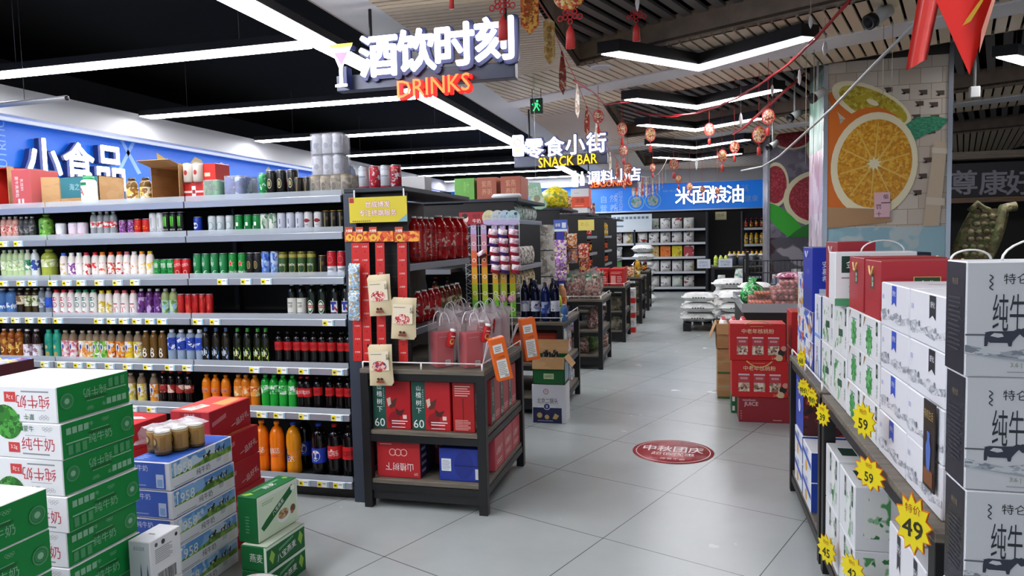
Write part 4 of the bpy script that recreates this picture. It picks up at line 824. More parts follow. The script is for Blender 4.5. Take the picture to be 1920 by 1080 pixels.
# cartons and packs standing on the rack's top shelf
ZT = SHZ[0]
X = lambda px: mx(px, 355, YF+.06)
open_carton('open_carton', 'red carton lying open at the far end of the top drinks shelf', (X(-12), YF+.26, ZT), (.2, .26, .29), M('c0281e', .5), [('left', .1, .5), ('right', .07, .3)], axis='front')
t = carton_thing('wrapped_carton', 'red drinks carton in clear wrap with white upright characters on the top shelf', carton((.155, .22, .255), {'all': M('c81e22', .35), 'left': M('b8483f', .35)}, (('t', 'front', '蒙牛真果粒', .28, .55, .11, .9, -PI/2, M('f4eaea', .5)), ('t', 'front', '乳饮料', .55, .6, .1, .6, -PI/2, M('f4eaea', .5)), ('r', 'front', .3, .06, .42, .24, M('f0e4e4', .5)), ('r', 'front', .5, .06, .62, .24, M('f0e4e4', .5)))).mesh('wrapped_carton'), (X(50), YF+.13, ZT))
g = G(); g.box(-.083, -.115, .001, .083, .115, .262, FILM('f4f0f0', .9, .06), .012); g.build('wrap', t)
open_carton('open_carton', 'open brown carton with teal side and an unsold bottle on the top shelf', (X(125)+.02, YF+.25, ZT), (.32, .22, .205), CARD, [('front', .11, .5), ('back', .1, .2)], axis='left',
    ds=(('r', 'front', .02, .3, .98, .98, M('2f7480', .5)), ('p', 'front', [(.78, .05), (.92, .05), (.93, .55), (.88, .72), (.88, .9), (.82, .9), (.82, .72), (.77, .55)], M('6a9aa0', .5)), ('t', 'front', '海之言', .45, .66, .22, .4, 0, M('9ac4c8', .5)), ('r', 'front', .55, .12, .62, .2, M('8a6a44', .6))))
put('bigblue', (X(112)-.035, YF+.22, ZT+.008), 'blue bottle left inside the open brown carton on the top shelf', scale=.72)
open_carton('open_carton', 'empty brown carton opening towards the aisle beside the two brown bottles', (X(318), YF+.17, ZT), (.235, .26, .225), CARD, [('top', .12, .25), ('bottom', .045, .3), ('right', .05, .2)], axis='front', inner=BLACK)
def pack(name, label, loc, key, nx, ny, pitch, wrapmat, scale=1., rot=0., dz=0, group=None, cat='pack'):
    t = thing(name, label, cat, (loc[0], loc[1], loc[2]+.001), rot, group); nm, c_, parts = STY[key]; h = max(v.co.z for v in parts[1][1].vertices)*scale
    for i in range(nx):
        for j in range(ny):
            x, y = (i-(nx-1)/2)*pitch, (j-(ny-1)/2)*pitch
            c = obj('can', parts[0][1], t, (x, y, 0)); c.scale = (scale,)*3; l = obj('lid', parts[1][1], c, (0, 0, 0))
    if wrapmat:
        w_ = G(); a, b_ = nx*pitch/2+.004, ny*pitch/2+.004; rr = pitch*.42; out = []
        for cx, cy_, a0 in ((a-rr, b_-rr, 0), (-a+rr, b_-rr, PI/2), (-a+rr, -b_+rr, PI), (a-rr, -b_+rr, 1.5*PI)):
            for k in range(5): out.append((cx+rr*math.cos(a0+k*PI/8), cy_+rr*math.sin(a0+k*PI/8)))
        w_.prism(out, .001, h+.004, wrapmat); w_.build('wrap', t)
    return t
can('redlogolying', C('d8cfc4'), .12, .033, (('disc', 0, .06, .012, .016, C('a8322a')),))
t = thing('can_carton', 'red carton with two pale can ends showing, upper of two beside the open box', 'pack', (X(380), YF+.13, ZT+.118))
g = carton((.2, .14, .115), {'all': M('c8281f', .4)}, (('r', 'front', .1, .7, .3, .85, M('e8d0c8', .5)), ('r', 'front', .6, .3, .8, .5, M('e0c8a8', .5)))); g.build('carton', t)
for dx in (-.07, 0):
    o = obj('can', STY['redlogolying'][2][0][1], t, (dx-.02, -.075, .0)); l = obj('lid', STY['redlogolying'][2][1][1], o)
carton_thing('can_carton', 'red can carton with a white can picture, lower of two beside the open box', carton((.16, .15, .118), {'all': M('c02a24', .4)}, (('r', 'front', .42, .2, .6, .8, M('e6e0dc', .5)), ('r', 'front', .05, .45, .95, .55, M('e8d8d4', .5)), ('r', 'front', .44, .4, .58, .6, M('a03030', .5)))).mesh('can_carton'), (X(366), YF+.12, ZT), 'pack')
can('greenpack', PR('168a40', ('2fae5a', '0c5a2a', 'c8d8c8'), 16, .3, .56), .122, .03)
pack('can_pack', 'shrink-wrapped pack of green beer cans on the top drinks shelf', (X(403), YF+.11, ZT), 'greenpack', 2, 3, .06, FILM('f0f6f2', .75, .06))
pack('can_pack', 'shrink-wrapped pack of blue and white cans on the top drinks shelf', (X(445), YF+.11, ZT), 'bluetop', 2, 3, .064, FILM('f0f2f8', .75, .06))
can('ghost', PR('d2d4d8', ('b8bcc4', 'e4e6ea'), 30, .35, .58), .118, .033, (('disc', .004, .05, .014, .018, C('a0a6b0')), ('rect', -.026, -.018, .06, .1, C('8a8e98'))))
can('ghostgold', PR('b8a888', ('8a7a58', 'd0c8b8'), 26, .35, .52), .12, .033, (('disc', 0, .055, .016, .03, C('4a3a2a')), ('ring', 0, .055, .016, .03, .2, C('b8a070'))), GOLDM)
P0 = (mx(621, 350, YF+.12), YF+.13)
pack('can_pack', 'wrapped pack of golden brown cans carrying two white packs on top', (P0[0]+.03, P0[1], ZT), 'ghostgold', 4, 3, .067, FILM('e8e6e4', .8, .1))
pack('can_pack', 'wrapped white can pack, lower of two stacked on the golden pack', (P0[0], P0[1], ZT+.125), 'ghost', 3, 2, .067, FILM('f4f4f8', .8, .1))
pack('can_pack', 'wrapped white can pack at the very top of the stacked packs', (P0[0], P0[1], ZT+.249), 'ghost', 3, 2, .067, FILM('f4f4f8', .8, .1))
# end of the rack: post, top board, cap shelves facing the aisle
EC = thing('rack_end', 'dark end post and narrow end shelves of the drinks rack facing the aisle', 'rack', (0, 0, 0))
g = G(); g.box(-1.955, 3.75, 0, -1.875, 3.83, 1.83, M('3a4250', .45, .2), .003); g.build('post', EC)
g = G(); g.box(-1.955, 3.76, 1.832, -1.575, 4.98, 1.86, RACKG, .004); g.build('top_board', EC)
g = G(); g.box(-1.873, 3.80, .845, -1.58, 3.812, 1.825, PEG)
for k in range(14): g.box(-1.875, 3.797, .88+.066*k, -1.58, 3.80, .883+.066*k, M('26282c', .5))
g.build('side_panel', EC)
g = G(); g.box(-1.957, 4.36, .0, -1.937, 4.98, 1.82, PEG); g.build('back_panel', EC)
EZ = [1.415, 1.03]
for z in EZ:
    s_ = G(); s_.box(-1.93, 3.833, z-.03, -1.6, 4.97, z, BOARD); s_ = s_.build('shelf', EC)
    q = G(); q.box(-1.6, 3.83, z-.042, -1.582, 4.97, z-.002, RAIL, .002); q.build('price_rail', s_)
def along(key, desc, pxs, py, X_, z, group=None, where=''):
    n = len(pxs)
    for i, c in enumerate(pxs):
        y = meet(c, py, 'X', X_).y
        put(key, (X_, y, z), f'{desc}{nth(i, n, "from the front")}{where}', group, R0.uniform(1.2, 1.7) if key.startswith('haw') else R0.uniform(0, 6))
along('hawthorn', 'slim tall red juice bottle', [777, 788, 799, 809], 440, -1.67, EZ[0], 'slim red juice bottles on the end shelf', ' on upper end shelf')
along('hawbig', 'large shapely red juice bottle', [823, 839, 853, 864], 440, -1.66, EZ[0], 'large red juice bottles on the end shelf', ' on upper end shelf')
along('redjuice', 'red juice bottle', [784, 796, 808, 819], 570, -1.68, EZ[1], 'red juice bottles on the lower end shelf', ' on lower end shelf')
along('brownjuice', 'brown juice bottle with green label', [829, 839, 849, 858], 570, -1.68, EZ[1], 'brown juice bottles on the lower end shelf', ' on lower end shelf')
# cans on the top board
for i, (k, d, px) in enumerate((('budsilver', 'silver beer can on the rack end top, first of two from the left', 683), ('budred', 'dark red beer can on the rack end top, between the two silver ones', 704), ('budsilver', 'silver beer can on the rack end top, second of two from the left', 724), ('budred', 'dark red beer can on the rack end top, last before the white box', 743))):
    put(k, (mx(px, 345, 3.86), 3.86, 1.86), d, None, R0.uniform(-.2, .2))
put('waterclear', (mx(660, 350, 3.98), 3.98, 1.86), 'small clear water bottle behind the beer cans on the rack end')
carton_thing('white_box', 'plain white box at the back of the rack end top', carton((.2, .12, .1), {'all': M('d8d8da', .5)}).mesh('white_box'), (mx(772, 350, 4.3), 4.34, 1.86))
# yellow notice
t = thing('shop_notice', 'yellow notice with pink outlined characters hung at the rack end', 'sign', (mx(709, 393, 3.74), 3.737, mz(709, 393, 3.74)))
g = G(); g.box(-.178, -.002, -.072, .178, .002, .072, M('d8c62a', .4)); YFR = lambda x, z: ((x, -.0022, z), (1, 0, 0), (0, 0, 1)); RO = M('b8303a', .5); CR = M('f4e8d8', .5)
for s_, z, h, w_ in (('世成博发', .03, .036, .2), ('专注终端服务', -.018, .036, .29)):
    g.text(s_, YFR(0, z), h, RO, .05, .0002, w_); g.text(s_, YFR(0, z), h, CR, .012, .0008, w_)
g.box(-.175, -.0035, .042, -.148, -.002, .07, M('a8281c', .5)); g.flat([(.12, -.07), (.176, -.07), (.176, -.03), (.15, -.05)], [(0, 1, 2, 3)], ((0, -.0026, 0), (1, 0, 0), (0, 0, 1)), M('7ab0c8', .5))
for k in range(9): g.box(-.16+.013*k, -.003, -.066, -.151+.013*k, -.002, -.06, M('6a6a4a', .5))
g.build('board', t)
for x in (-.145, .16): h = G(); h.box(x-.004, .0, .06, x+.004, .004, .115, WHT); h.build('hook', t)
# red hang-sell strips with orange headers
RS = M('c8201c', .45); ORH = PR('e0642a', ('c8321c', 'f0a83a'), 26, .4, .5)
for i, (pt, pb, yb, hx) in enumerate(((667, 671, 677, 657), (684, 690, 679, 677), (713, 717, 676, 703), (755, 758, 678, 752))):
    t = thing('hanging_strip', f'red strip with orange header card, {ORD[i]} of four from left at rack end', 'display strip', (0, 3.742-.004*i, 0), 0, 'red hanging strips at the rack end')
    a, b_ = meet(pt, 455, 'Y', 3.742), meet(pb, yb, 'Y', 3.742); w_ = .028
    g = G(); g.add([(a.x-w_, 0, a.z), (a.x+w_, 0, a.z), (b_.x+w_, 0, b_.z), (b_.x-w_, 0, b_.z), (a.x-w_, .002, a.z), (a.x+w_, .002, a.z), (b_.x+w_, .002, b_.z), (b_.x-w_, .002, b_.z)], [(3, 2, 1, 0), (4, 5, 6, 7), (0, 1, 5, 4), (1, 2, 6, 5), (2, 3, 7, 6), (3, 0, 4, 7)], RS)
    for k in range(9):
        f = (k+.3)/9; x = a.x+(b_.x-a.x)*f; z = a.z+(b_.z-a.z)*f; g.text('大辣棒', ((x, -.001, z), (1, 0, 0), (0, 0, 1)), .011, M('f0d8d0', .5), 0, .0004, .044); g.box(x-.002, -.001, z-.032, x+.002, 0, z-.024, M('5a0a08', .5))
    g.build('strip', t)
    h = meet(hx, 442, 'Y', 3.742); g = G(); g.box(h.x-.035, -.004, h.z-.035, h.x+.12 if i > 1 else h.x+.05, -.001, h.z+.025, ORH, .001); g.box(h.x-.03, -.005, h.z+.0, h.x+.018, -.003, h.z+.05, M('c8482a', .45), .001)
    g.text('大辣棒', ((h.x-.006, -.0055, h.z+.028), (1, 0, 0), (0, 0, 1)), .018, M('f6ecd8', .5), .02, .0003, .042); g.flat(*ring(.012, .02, 14), ((h.x-.004, -.0055, h.z-.01), (1, 0, 0), (0, 0, 1)), M('e8c83a', .5), .0002)
    g.build('header_card', t)
def pouch(name, label, px0, py0, px1, py1, Y, tilt, main, ds, cat='pouch', group=None, thick=.03, hole=True):
    c = meet((px0+px1)/2, (py0+py1)/2, 'Y', Y); W = abs(mx(px1, py0, Y)-mx(px0, py0, Y)); H = abs(mz(px0, py0, Y)-mz(px0, py1, Y))
    t = thing(name, label, cat, c, (0, tilt, 0), group); g_ = G()
    def P(sgn): return lambda u, v: ((u-.5)*W*(1-.05*math.sin(PI*v)), sgn*thick*.5*(math.sin(PI*u)**.6 if 0 < u < 1 else 0)*(math.sin(PI*min(1, max(0, v)))**.5 if 0 < v < 1 else 0)-.002*sgn*0, (v-.5)*H)
    g_.sheet(P(-1), 10, 12, main); g_.sheet(P(1), 10, 12, main)
    fr_ = ((0, -thick*.5-.001, 0), (1, 0, 0), (0, 0, 1))
    for k, d in enumerate(ds):
        kk = .0003*(k+1)
        if d[0] == 't': g_.text(d[1], ((d[2]*W, -thick*.5-.001-kk, d[3]*H), (1, 0, 0), (0, 0, 1)), d[4]*H, d[-1], .0, .0005, d[5]*W, d[6] if len(d) > 7 else 0)
        elif d[0] == 'c': g_.flat(*disc(d[3]*W, 18, d[1]*W, d[2]*H, d[4]*H), fr_, d[-1], kk)
        elif d[0] == 'r': g_.flat([(d[1]*W, d[2]*H), (d[3]*W, d[2]*H), (d[3]*W, d[4]*H), (d[1]*W, d[4]*H)], [(0, 1, 2, 3)], fr_, d[-1], kk)
    g_.build('bag', t)
    if hole: k = G(); k.tube([(0, .0, H*.47), (0, .0, H*.5), (0, .012, H*.53)], .0025, M('8a2a1a', .4), 5); k.build('hook', t)
    return t
BEIGE = M('d8c8a2', .5); FRU = PR('c8402e', ('e8a8a0', 'a82a2a', 'f0dcd0'), 45, .5, .5)
for i, (a, lab, fm) in enumerate((((690, 515, 734, 592), 'beige kraft snack pouch with red fruit, upper left of the three', FRU), ((733, 558, 781, 636), 'beige kraft snack pouch with red fruit, hanging lower beside the red bottles', FRU), ((691, 646, 737, 723), 'beige snack pouch with fruit and blueberries, lowest, over the table edge', PR('b8323a', ('3a3a7a', 'e8b8a8'), 40, .5, .5)))):
    pouch('snack_pouch', lab, *a, 3.68 if i < 2 else 3.655, (-.05, .04, -.03)[i], BEIGE, (('r', -.38, -.12, .38, .34, M('e8dcc0', .5)), ('c', -.02, -.02, .3, .13, fm), ('r', -.35, .26, .1, .275, M('8a7a5a', .5)), ('c', -.08, -.33, .06, .035, M('4a2a14', .5)), ('c', .06, -.33, .06, .035, M('4a2a14', .5)), ('r', -.16, -.42, .16, -.37, M('8a3a1a', .5)), ('t', '山楂', .36, .2, .1, .2, -PI/2, M('3a3a2a', .5))), group='beige snack pouches on the red strips')
for i, (a, lab) in enumerate((((653, 494, 675, 545), 'small pale blue snack bag on the leftmost red strip, upper one'), ((653, 545, 675, 601), 'small pale blue snack bag on the leftmost red strip, lower one'))):
    pouch('snack_bag', lab, *a, 3.70, .03, PR('9cc4dc', ('e0ecf4', 'c8a86a', '6a9ac0'), 45, .35, .5), (('c', 0, .25, .4, .1, M('d8e8f0', .5)), ('t', '小鱼', 0, .25, .12, .5, M('5a8ab0', .5))), group='pale blue snack bags')
# ================================================================ BLACK DISPLAY TABLES
TW = WOOD('5a5348', '7a7164', 5, (1, 14, 14)); TBK = M('0f0f11', .45)
def rack_table(label, x0, x1, y0, y1, zs=(.82, .46, .17), rail=True, group=None, kick=True, side='right'):
    t = thing('display_table', label, 'table', ((x0+x1)/2, (y0+y1)/2, 0), 0, group); cx, cy_ = (x0+x1)/2, (y0+y1)/2
    a, b = (x1-x0)/2, (y1-y0)/2; L = .05
    for sx in (-1, 1):
        for sy in (-1, 1):
            g_ = G(); xx, yy = sx*(a-L/2), sy*(b-L/2); g_.box(xx-L/2, yy-L/2, 0, xx+L/2, yy+L/2, zs[0]-.025, TBK, .002); g_.build('leg', t)
    for i, z in enumerate(zs):
        g_ = G(); e = 0 if i == 0 else .012
        g_.box(-a+e, -b+e, z-.026, a-e, b-e, z, TW, .002); s_ = g_.build('shelf', t)
        f = G()
        for sy in (-1, 1): f.box(-a+L, sy*(b-.02)-.015, z-.066, a-L, sy*(b-.02)+.015, z-.027, TBK)
        for sx in (-1, 1): f.box(sx*(a-.02)-.015, -b+L, z-.066, sx*(a-.02)+.015, b-L, z-.027, TBK)
        f.build('frame', s_)
    if kick:
        g_ = G(); g_.box(-a+L, -b+.02, .05, a-L, -b+.045, zs[-1]-.068, M('1a1a1d', .5)); g_.build('kick_board', t)
    if rail:
        g_ = G(); z = zs[0]+.038; e = .015
        pts = [(-a+e, -b+e), (a-e, -b+e), (a-e, b-e), (-a+e, b-e)]
        run = pts[:3]+[(0, -b+e)] if side == 'right' else [(-a+.012, -b+e), (-a+.012, b-e), (-a+.012, 0)]
        g_.tube([(x, y, z) for x, y in (pts[:3] if side == 'right' else run[:2])], .004, WHT, 5)
        for x, y in run: g_.tube([(x, y, zs[0]), (x, y, z)], .0055, WHT, 6)
        g_.build('edge_rail', t)
    return t
T1 = rack_table('black display table with grey wood shelves at the end of the drinks rack', -1.86, -1.11, 3.69, 4.62)
HR, HG = M('b81f26', .35), M('1f5246', .4)
haw = carton((.235, .15, .285), {'all': HR, 'back': M('7d1a22', .4)}, (('r', 'front', 0.01, .01, .36, .99, HG), ('t', 'front', '山', .19, .86, .1, .2, WHT), ('t', 'front', '楂', .19, .72, .12, .2, WHT), ('t', 'front', '树', .19, .56, .12, .2, WHT), ('t', 'front', '下', .19, .4, .11, .2, WHT),
    ('lines', 'front', .29, .45, .32, .85, 9, M('a8c0b0', .5)), ('t', 'front', '60', .18, .13, .17, .28, WHT), ('p', 'front', [(.46, .32), (.6, .38), (.72, .3), (.7, .06), (.5, .04), (.4, .18)], M('8e1620', .4)), ('p', 'front', [(.42, .66), (.52, .58), (.66, .66), (.6, .46), (.46, .42)], M('5a2a20', .5)), ('p', 'front', [(.6, .44), (.72, .38), (.86, .42), (.76, .28), (.64, .3)], M('4a1c1a', .5)), ('p', 'front', [(.38, .62), (.48, .66), (.5, .52), (.42, .46)], M('d8b8a8', .5)),
    ('lines', 'front', .5, .1, .92, .2, 2, M('f0e0dc', .5)), ('lines', 'front', .5, .03, .92, .07, 1, M('f0e0dc', .5)), ('r', 'front', .8, .22, .9, .3, M('e8c8c0', .5)),
    ('lines', 'right', .2, .06, .8, .2, 3, M('d88a88', .5)))).mesh('hawthorn_carton')
hawside = carton((.13, .16, .285), {'all': HR, 'front': M('a81418', .4)}, (('lines', 'front', .1, .72, .8, .95, 5, M('e0b0a8', .5)), ('r', 'front', .46, .1, .5, .68, M('4a0608', .5)), ('lines', 'front', .1, .04, .8, .26, 7, M('e0a8a0', .5)), ('r', 'right', 0.02, .02, .36, .98, HG), ('t', 'right', '山楂树下', .2, .6, .1, .6, -PI/2, M('e8e0d8', .5)), ('t', 'right', '60', .2, .14, .15, .3, M('e8e0d8', .5)), ('lines', 'right', .45, .1, .9, .25, 3, M('e0b0a8', .5)))).mesh('hawthorn_carton')
ZM, ZL = .46, .17
for i, x in enumerate((-1.69, -1.447)):
    carton_thing('drinks_carton', f'red and green carton marked 60, {ORD[i]} from left facing the front of the table', haw, (x, 3.81, ZM), group=None)
carton_thing('drinks_carton', 'plain red carton end beside the table leg on the middle shelf', hawside, (-1.248, 3.81, ZM))
SIDEC = carton((.15, .195, .27), {'all': M('b83a40', .4)}, (('r', 'right', 0.02, .02, .36, .98, HG), ('t', 'right', '山楂树下', .2, .6, .1, .6, -PI/2, M('e8e0d8', .5)), ('t', 'right', '60', .2, .14, .15, .3, M('e8e0d8', .5)), ('lines', 'right', .45, .1, .9, .25, 3, M('e8c0b8', .5)))).mesh('hawthorn_carton')
for i, y in enumerate((4.0, 4.2, 4.4)):
    carton_thing('drinks_carton', f'hawthorn carton along the aisle side of the middle shelf, {ORD[i+1]} from the front', SIDEC, (-1.21, y, ZM))
lowc = carton((.27, .24, .215), {'all': M('b8262c', .4), 'right': M('2a2440', .5)}, (('t', 'front', '山楂树下', .52, .32, .2, .62, 0, M('f0e4e0', .5)), ('o', 'front', .37, .7, .1, M('e8b8b0', .5)), ('o', 'front', .5, .7, .1, M('e8b8b0', .5)), ('o', 'front', .63, .7, .1, M('e8b8b0', .5)), ('t', 'front', '60', .9, .12, .08, .1, 0, M('e8c8c0', .5)), ('lines', 'front', .08, .9, .4, .95, 1, M('e8c0b8', .5)), ('lines', 'right', .1, .1, .4, .9, 4, M('8a88a0', .5))), flip=True).mesh('low_carton')
# only the name is printed upside down
lowc = carton((.27, .24, .215), {'all': M('b8262c', .4), 'right': M('2a2440', .5)}, (('t', 'front', '山楂树下', .52, .3, .22, .64, PI, M('f0e4e0', .5)), ('o', 'front', .37, .7, .1, M('e8b8b0', .5)), ('o', 'front', .5, .7, .1, M('e8b8b0', .5)), ('o', 'front', .63, .7, .1, M('e8b8b0', .5)), ('t', 'front', '60', .9, .12, .08, .1, 0, M('e8c8c0', .5)), ('lines', 'front', .08, .9, .4, .95, 1, M('e8c0b8', .5)), ('lines', 'right', .1, .1, .4, .9, 4, M('8a88a0', .5)))).mesh('low_carton')
carton_thing('drinks_carton', 'red carton with upside-down white characters on the bottom shelf of the table', lowc, (-1.66, 3.86, ZL))
bluec = carton((.24, .2, .19), {'all': M('22399a', .4)}, (('c', 'front', .62, .5, .3, .42, M('1a2c86', .4)), ('r', 'front', .38, .46, .98, .49, M('101c5a', .5)), ('r', 'front', .06, .3, .3, .68, M('e8ecf0', .5)), ('lines', 'front', .08, .34, .28, .64, 7, M('8a94b0', .5)), ('r', 'front', .9, .08, .98, .4, M('e0e4ea', .5)))).mesh('blue_carton')
carton_thing('drinks_carton', 'blue carton with white labels by the table leg on the bottom shelf', bluec, (-1.29, 3.845, ZL))
carton_thing('drinks_carton', 'dark red carton in the shade at the middle of the bottom shelf', carton((.2, .2, .2), {'all': M('7a1c22', .5)}, (('t', 'front', '山楂', .5, .6, .2, .5, 0, M('c8a8a0', .5)),)).mesh('low_carton'), (-1.56, 4.12, ZL))
pk = carton((.16, .2, .2), {'all': M('c24a50', .45)}, (('t', 'right', '山楂树下', .5, .55, .2, .7, 0, M('f0d8d4', .5)), ('lines', 'right', .2, .15, .8, .3, 2, M('e8c0bc', .5)))).mesh('low_carton')
for i, y in enumerate((4.04, 4.25, 4.46)):
    carton_thing('drinks_carton', f'pinkish carton on the table bottom aisle side, {ORD[i]} of three from front', pk, (-1.21, y, ZL), group='pinkish cartons on the bottom shelf')
# gift bags on the table
CLR = FILM('f4f0f0', .88, .06); RIB = M('e8e8ec', .4)
canlet = G(); canlet.lathe([(.0, -.052), (.021, -.05), (.023, -.04), (.023, .03), (.015, .044), (.017, .052), (0, .054)], M('b0151c', .3), 14); canlet.lathe([(.0165, .045), (.0175, .055), (0, .056)], WHT, 12); decals(canlet, .023, (('disc', 0, -.01, .014, .018, M('d8b050', .4)), ('disc', 0, -.008, .009, .012, M('b02018', .4)), ('rect', -.012, .012, .018, .024, M('e8c8b8', .5))))
canlet = canlet.mesh('can_charm')
def gift_bag(label, x, y, rot, w_, d_, h, boxcol, charm=None, crumple=0., z=.82, group='clear gift bags on the table'):
    t = thing('gift_bag', label, 'gift bag', (x, y, z+.0015), rot, group)
    c = carton((w_-.016, d_-.016, h*.76), {'all': boxcol}, (('r', 'front', .5, .04, .8, .2, M('e8e4e4', .5)), ('bar', 'front', .53, .06, .77, .18, 8, M('3a3a3a', .5)), ('lines', 'front', .15, .86, .85, .9, 1, M('d88a8a', .5)), ('lines', 'right', .2, .7, .8, .74, 1, M('d88a8a', .5))))
    c.build('carton', t, (0, 0, .003))
    g_ = G(); rr = random.Random(int(x*1000))
    a, b = w_/2, d_/2; ring_ = [(-a, -b), (0, -b), (a, -b), (a, 0), (a, b), (0, b), (-a, b), (-a, 0)]
    def P(u, v):
        k = u*8; i = int(k) % 8; f = k-int(k); p, q = ring_[i], ring_[(i+1) % 8]; xx, yy = p[0]+(q[0]-p[0])*f, p[1]+(q[1]-p[1])*f
        j = crumple*max(0, v-.72)*1.2; kx = 1-(.35*max(0, v-.78)*3 if crumple else 0)
        return (xx*kx+rr.uniform(-j, j), yy*kx+rr.uniform(-j, j), h*v*(1 if not crumple else 1+.1*rr.uniform(-1, 1)*(v > .7)))
    g_.sheet(P, 16, 9, FILM('f4f0f2', .5, .1) if crumple else CLR, smooth=False); g_.build('clear_bag', t)
    hd = handle_mesh(.06, .075, .005, RIB, .4).mesh('bag_handle')
    for sy in (-1, 1): obj('handle', hd, t, (0, sy*b*.9, h*.93), (.15*sy, 0, 0))
    if charm: obj('can_charm', canlet, t, charm, (.25, .15, 0))
    return t
PINKR = M('c42a3c', .3)
gift_bag('clear gift bag of red cartons, frontmost on the table corner by the rack', -1.40, 3.82, .72, .12, .12, .26, PINKR, (.02, -.1, .17))
gift_bag('clear gift bag of red cartons with a can charm, nearer the orange box', -1.222, 3.82, .72, .12, .12, .26, PINKR, (.05, -.1, .2))
for i, (x, y, r) in enumerate(((-1.42, 4.04, .2), (-1.235, 4.04, .15), (-1.42, 4.25, .1), (-1.235, 4.25, .2), (-1.235, 4.45, .1))):
    gift_bag(f'crumpled clear gift bag behind the red gift bags, number {CNT[i+1]} towards the back', x, y, r, .14, .12, .3, M('c86a78', .4), (.02, -.09, .2) if i in (1, 3) else None, .13)
fl = PR('d8507a', ('f4d8e0', 'e8a0b8'), 40, .4, .5)
for i, x in enumerate((943, 959)):
    p = meet(x, 560, 'Y', 4.575); t = thing('paper_ball', f'pink and white foil ball on a stick, {ORD[i]} of two above the gift bags', 'decoration', (p.x, p.y, p.z), 0, 'pink foil balls'); g = G(); g.lathe([(0, -.028), (.019, -.021), (.028, 0), (.019, .021), (0, .028)], fl, 14); g.build('ball', t); g = G(); g.tube([(0, 0, .8225-p.z), (0, 0, .045)], .003, WHT, 5); g.build('stick', t)
OR_ = M('e8681a', .35)
def orange_box(label, px, py, Y, tilt, yaw, s=1.):
    p = meet(px, py, 'Y', Y); t = thing('toy_box', label, 'box', p, (0, tilt, yaw), 'orange window boxes'); W, D, H = .085*s, .065*s, .235*s
    g_ = carton((W, D, H), {'all': OR_}, (('p', 'right', [(.15, .12), (.85, .12), (.85, .55), (.5, .92), (.15, .8)], M('f0b868', .3)), ('p', 'right', [(.3, .14), (.75, .14), (.7, .4), (.45, .5)], M('4aa0d8', .3)), ('r', 'front', .14, .08, .78, .5, M('e6e4de', .5)), ('lines', 'front', .2, .14, .7, .46, 8, M('8a8a88', .5)), ('r', 'front', .1, .66, .72, .86, M('e8e6e0', .5)), ('lines', 'front', .2, .69, .62, .82, 3, M('6a6a68', .5)), ('bar', 'front', .5, .09, .75, .14, 8, M('2a2a2a', .5)), ('t', 'front', '小太阳', .5, .56, .05, .5, 0, M('6a2408', .5))))
    g_.v = [(x, y, z-H/2) for x, y, z in g_.v]; g_.build('carton', t)
    inv = t.matrix_basis.inverted(); e = inv @ Vector((-1.125, max(3.72, Y), .859)); m_ = Vector((0, 0, H/2)).lerp(e, .5)+Vector((0, 0, .05))
    h = G(); h.tube([(-.01, 0, H/2), tuple(m_), tuple(e), tuple(m_+Vector((.02, 0, .01))), (.02, 0, H/2)], .004, RIB, 5); h.build('ribbon_loop', t)
orange_box('orange box with a clear window and white labels, hung at the front table corner', 938, 672, 3.66, -.2, .5)
orange_box('orange box with a clear window, hung farther along the aisle edge of the table', 992, 635, 4.3, -.13, .5, 1.12)

# ================================================================ MILK CARTONS AT THE FRONT LEFT
GREEN = M('06863a', .5, 0., .3); GW = M('e6e8ea', .4); RT = M('c02a3a', .5); GP = M('8ac09a', .5); GYT = M('8a8e90', .5)
def rings(f, u, v, s_, m, asp): return tuple(('o', f, u+dx*s_, v+dy*s_*1.5, s_*.55, m) for dx, dy in ((-.8*asp, .2), (0, .2), (.8*asp, .2), (-.4*asp, -.15), (.4*asp, -.15)))
greenc = []
for flip in (False, True):
    U = (lambda u: 1-u) if flip else (lambda u: u)
    ds = (('t', 'front', '纯牛奶', U(.75), .42, .36, .38, 0, RT), ('lines', 'front', U(.75)-.17, .1, U(.75)+.17, .2, 1, GYT), ('lines', 'front', U(.75)-.13, .64, U(.75)+.13, .67, 1, GYT), ('t', 'front', '蒙牛', U(.66)+(.0 if not flip else -.04), .84, .17, .3, 0, M('1f5a3a', .5)), ('r', 'front', U(.58)-.02, .78, U(.58)+.02, .9, M('1f7a3a', .5)),
          ('c', 'front', U(.44), 1.02, .5, .5, PR('2a7a22', ('4aa03a', '1a5a1a'), 30, .5, .5)), ('r', 'front', U(.5)-.07, .16, U(.5)+.05, .44, M('c83a3a', .5)), ('t', 'front', '3.2g', U(.5)-.01, .3, .13, .1, 0, WHT))+rings('front', U(.86), .84, .08, GYT, .6)
    ds += (('t', 'right', '纯牛奶', .5, .36, .26, .34, 0, GP), ('t', 'right', '蒙牛', .36, .78, .13, .2, 0, GP), ('lines', 'right', .38, .58, .66, .62, 1, GP), ('p', 'right', [(.36, .5), (.62, .5), (.66, .56), (.33, .56)], M('0a5a26', .5)))+rings('right', .58, .8, .07, GP, .6)
    ds += tuple(('r', 'right', .06+.075*k, .66, .12+.075*k, .84, GP) for k in range(4))+tuple(('r', 'right', .07+.09*k, .1, .13+.09*k, .36, M('4a9a62', .5)) for k in range(3))+(('r', 'right', .05, .4, .34, .44, GP), ('c', 'right', .88, .45, .16, M('2f8a50', .5)), ('o', 'right', .88, .45, .22, M('4a9a62', .5)), ('c', 'right', .88, .45, .08, GP))
    greenc.append(carton((.42, .335, .1315), {'all': GW, 'right': GREEN, 'left': GREEN}, ds, flip).mesh('milk_carton'))
LEV = ['lowest', 'second from the floor', 'third from the floor', 'fourth from the floor', 'fifth from the floor', 'sixth from the floor', 'second from the top', 'topmost']
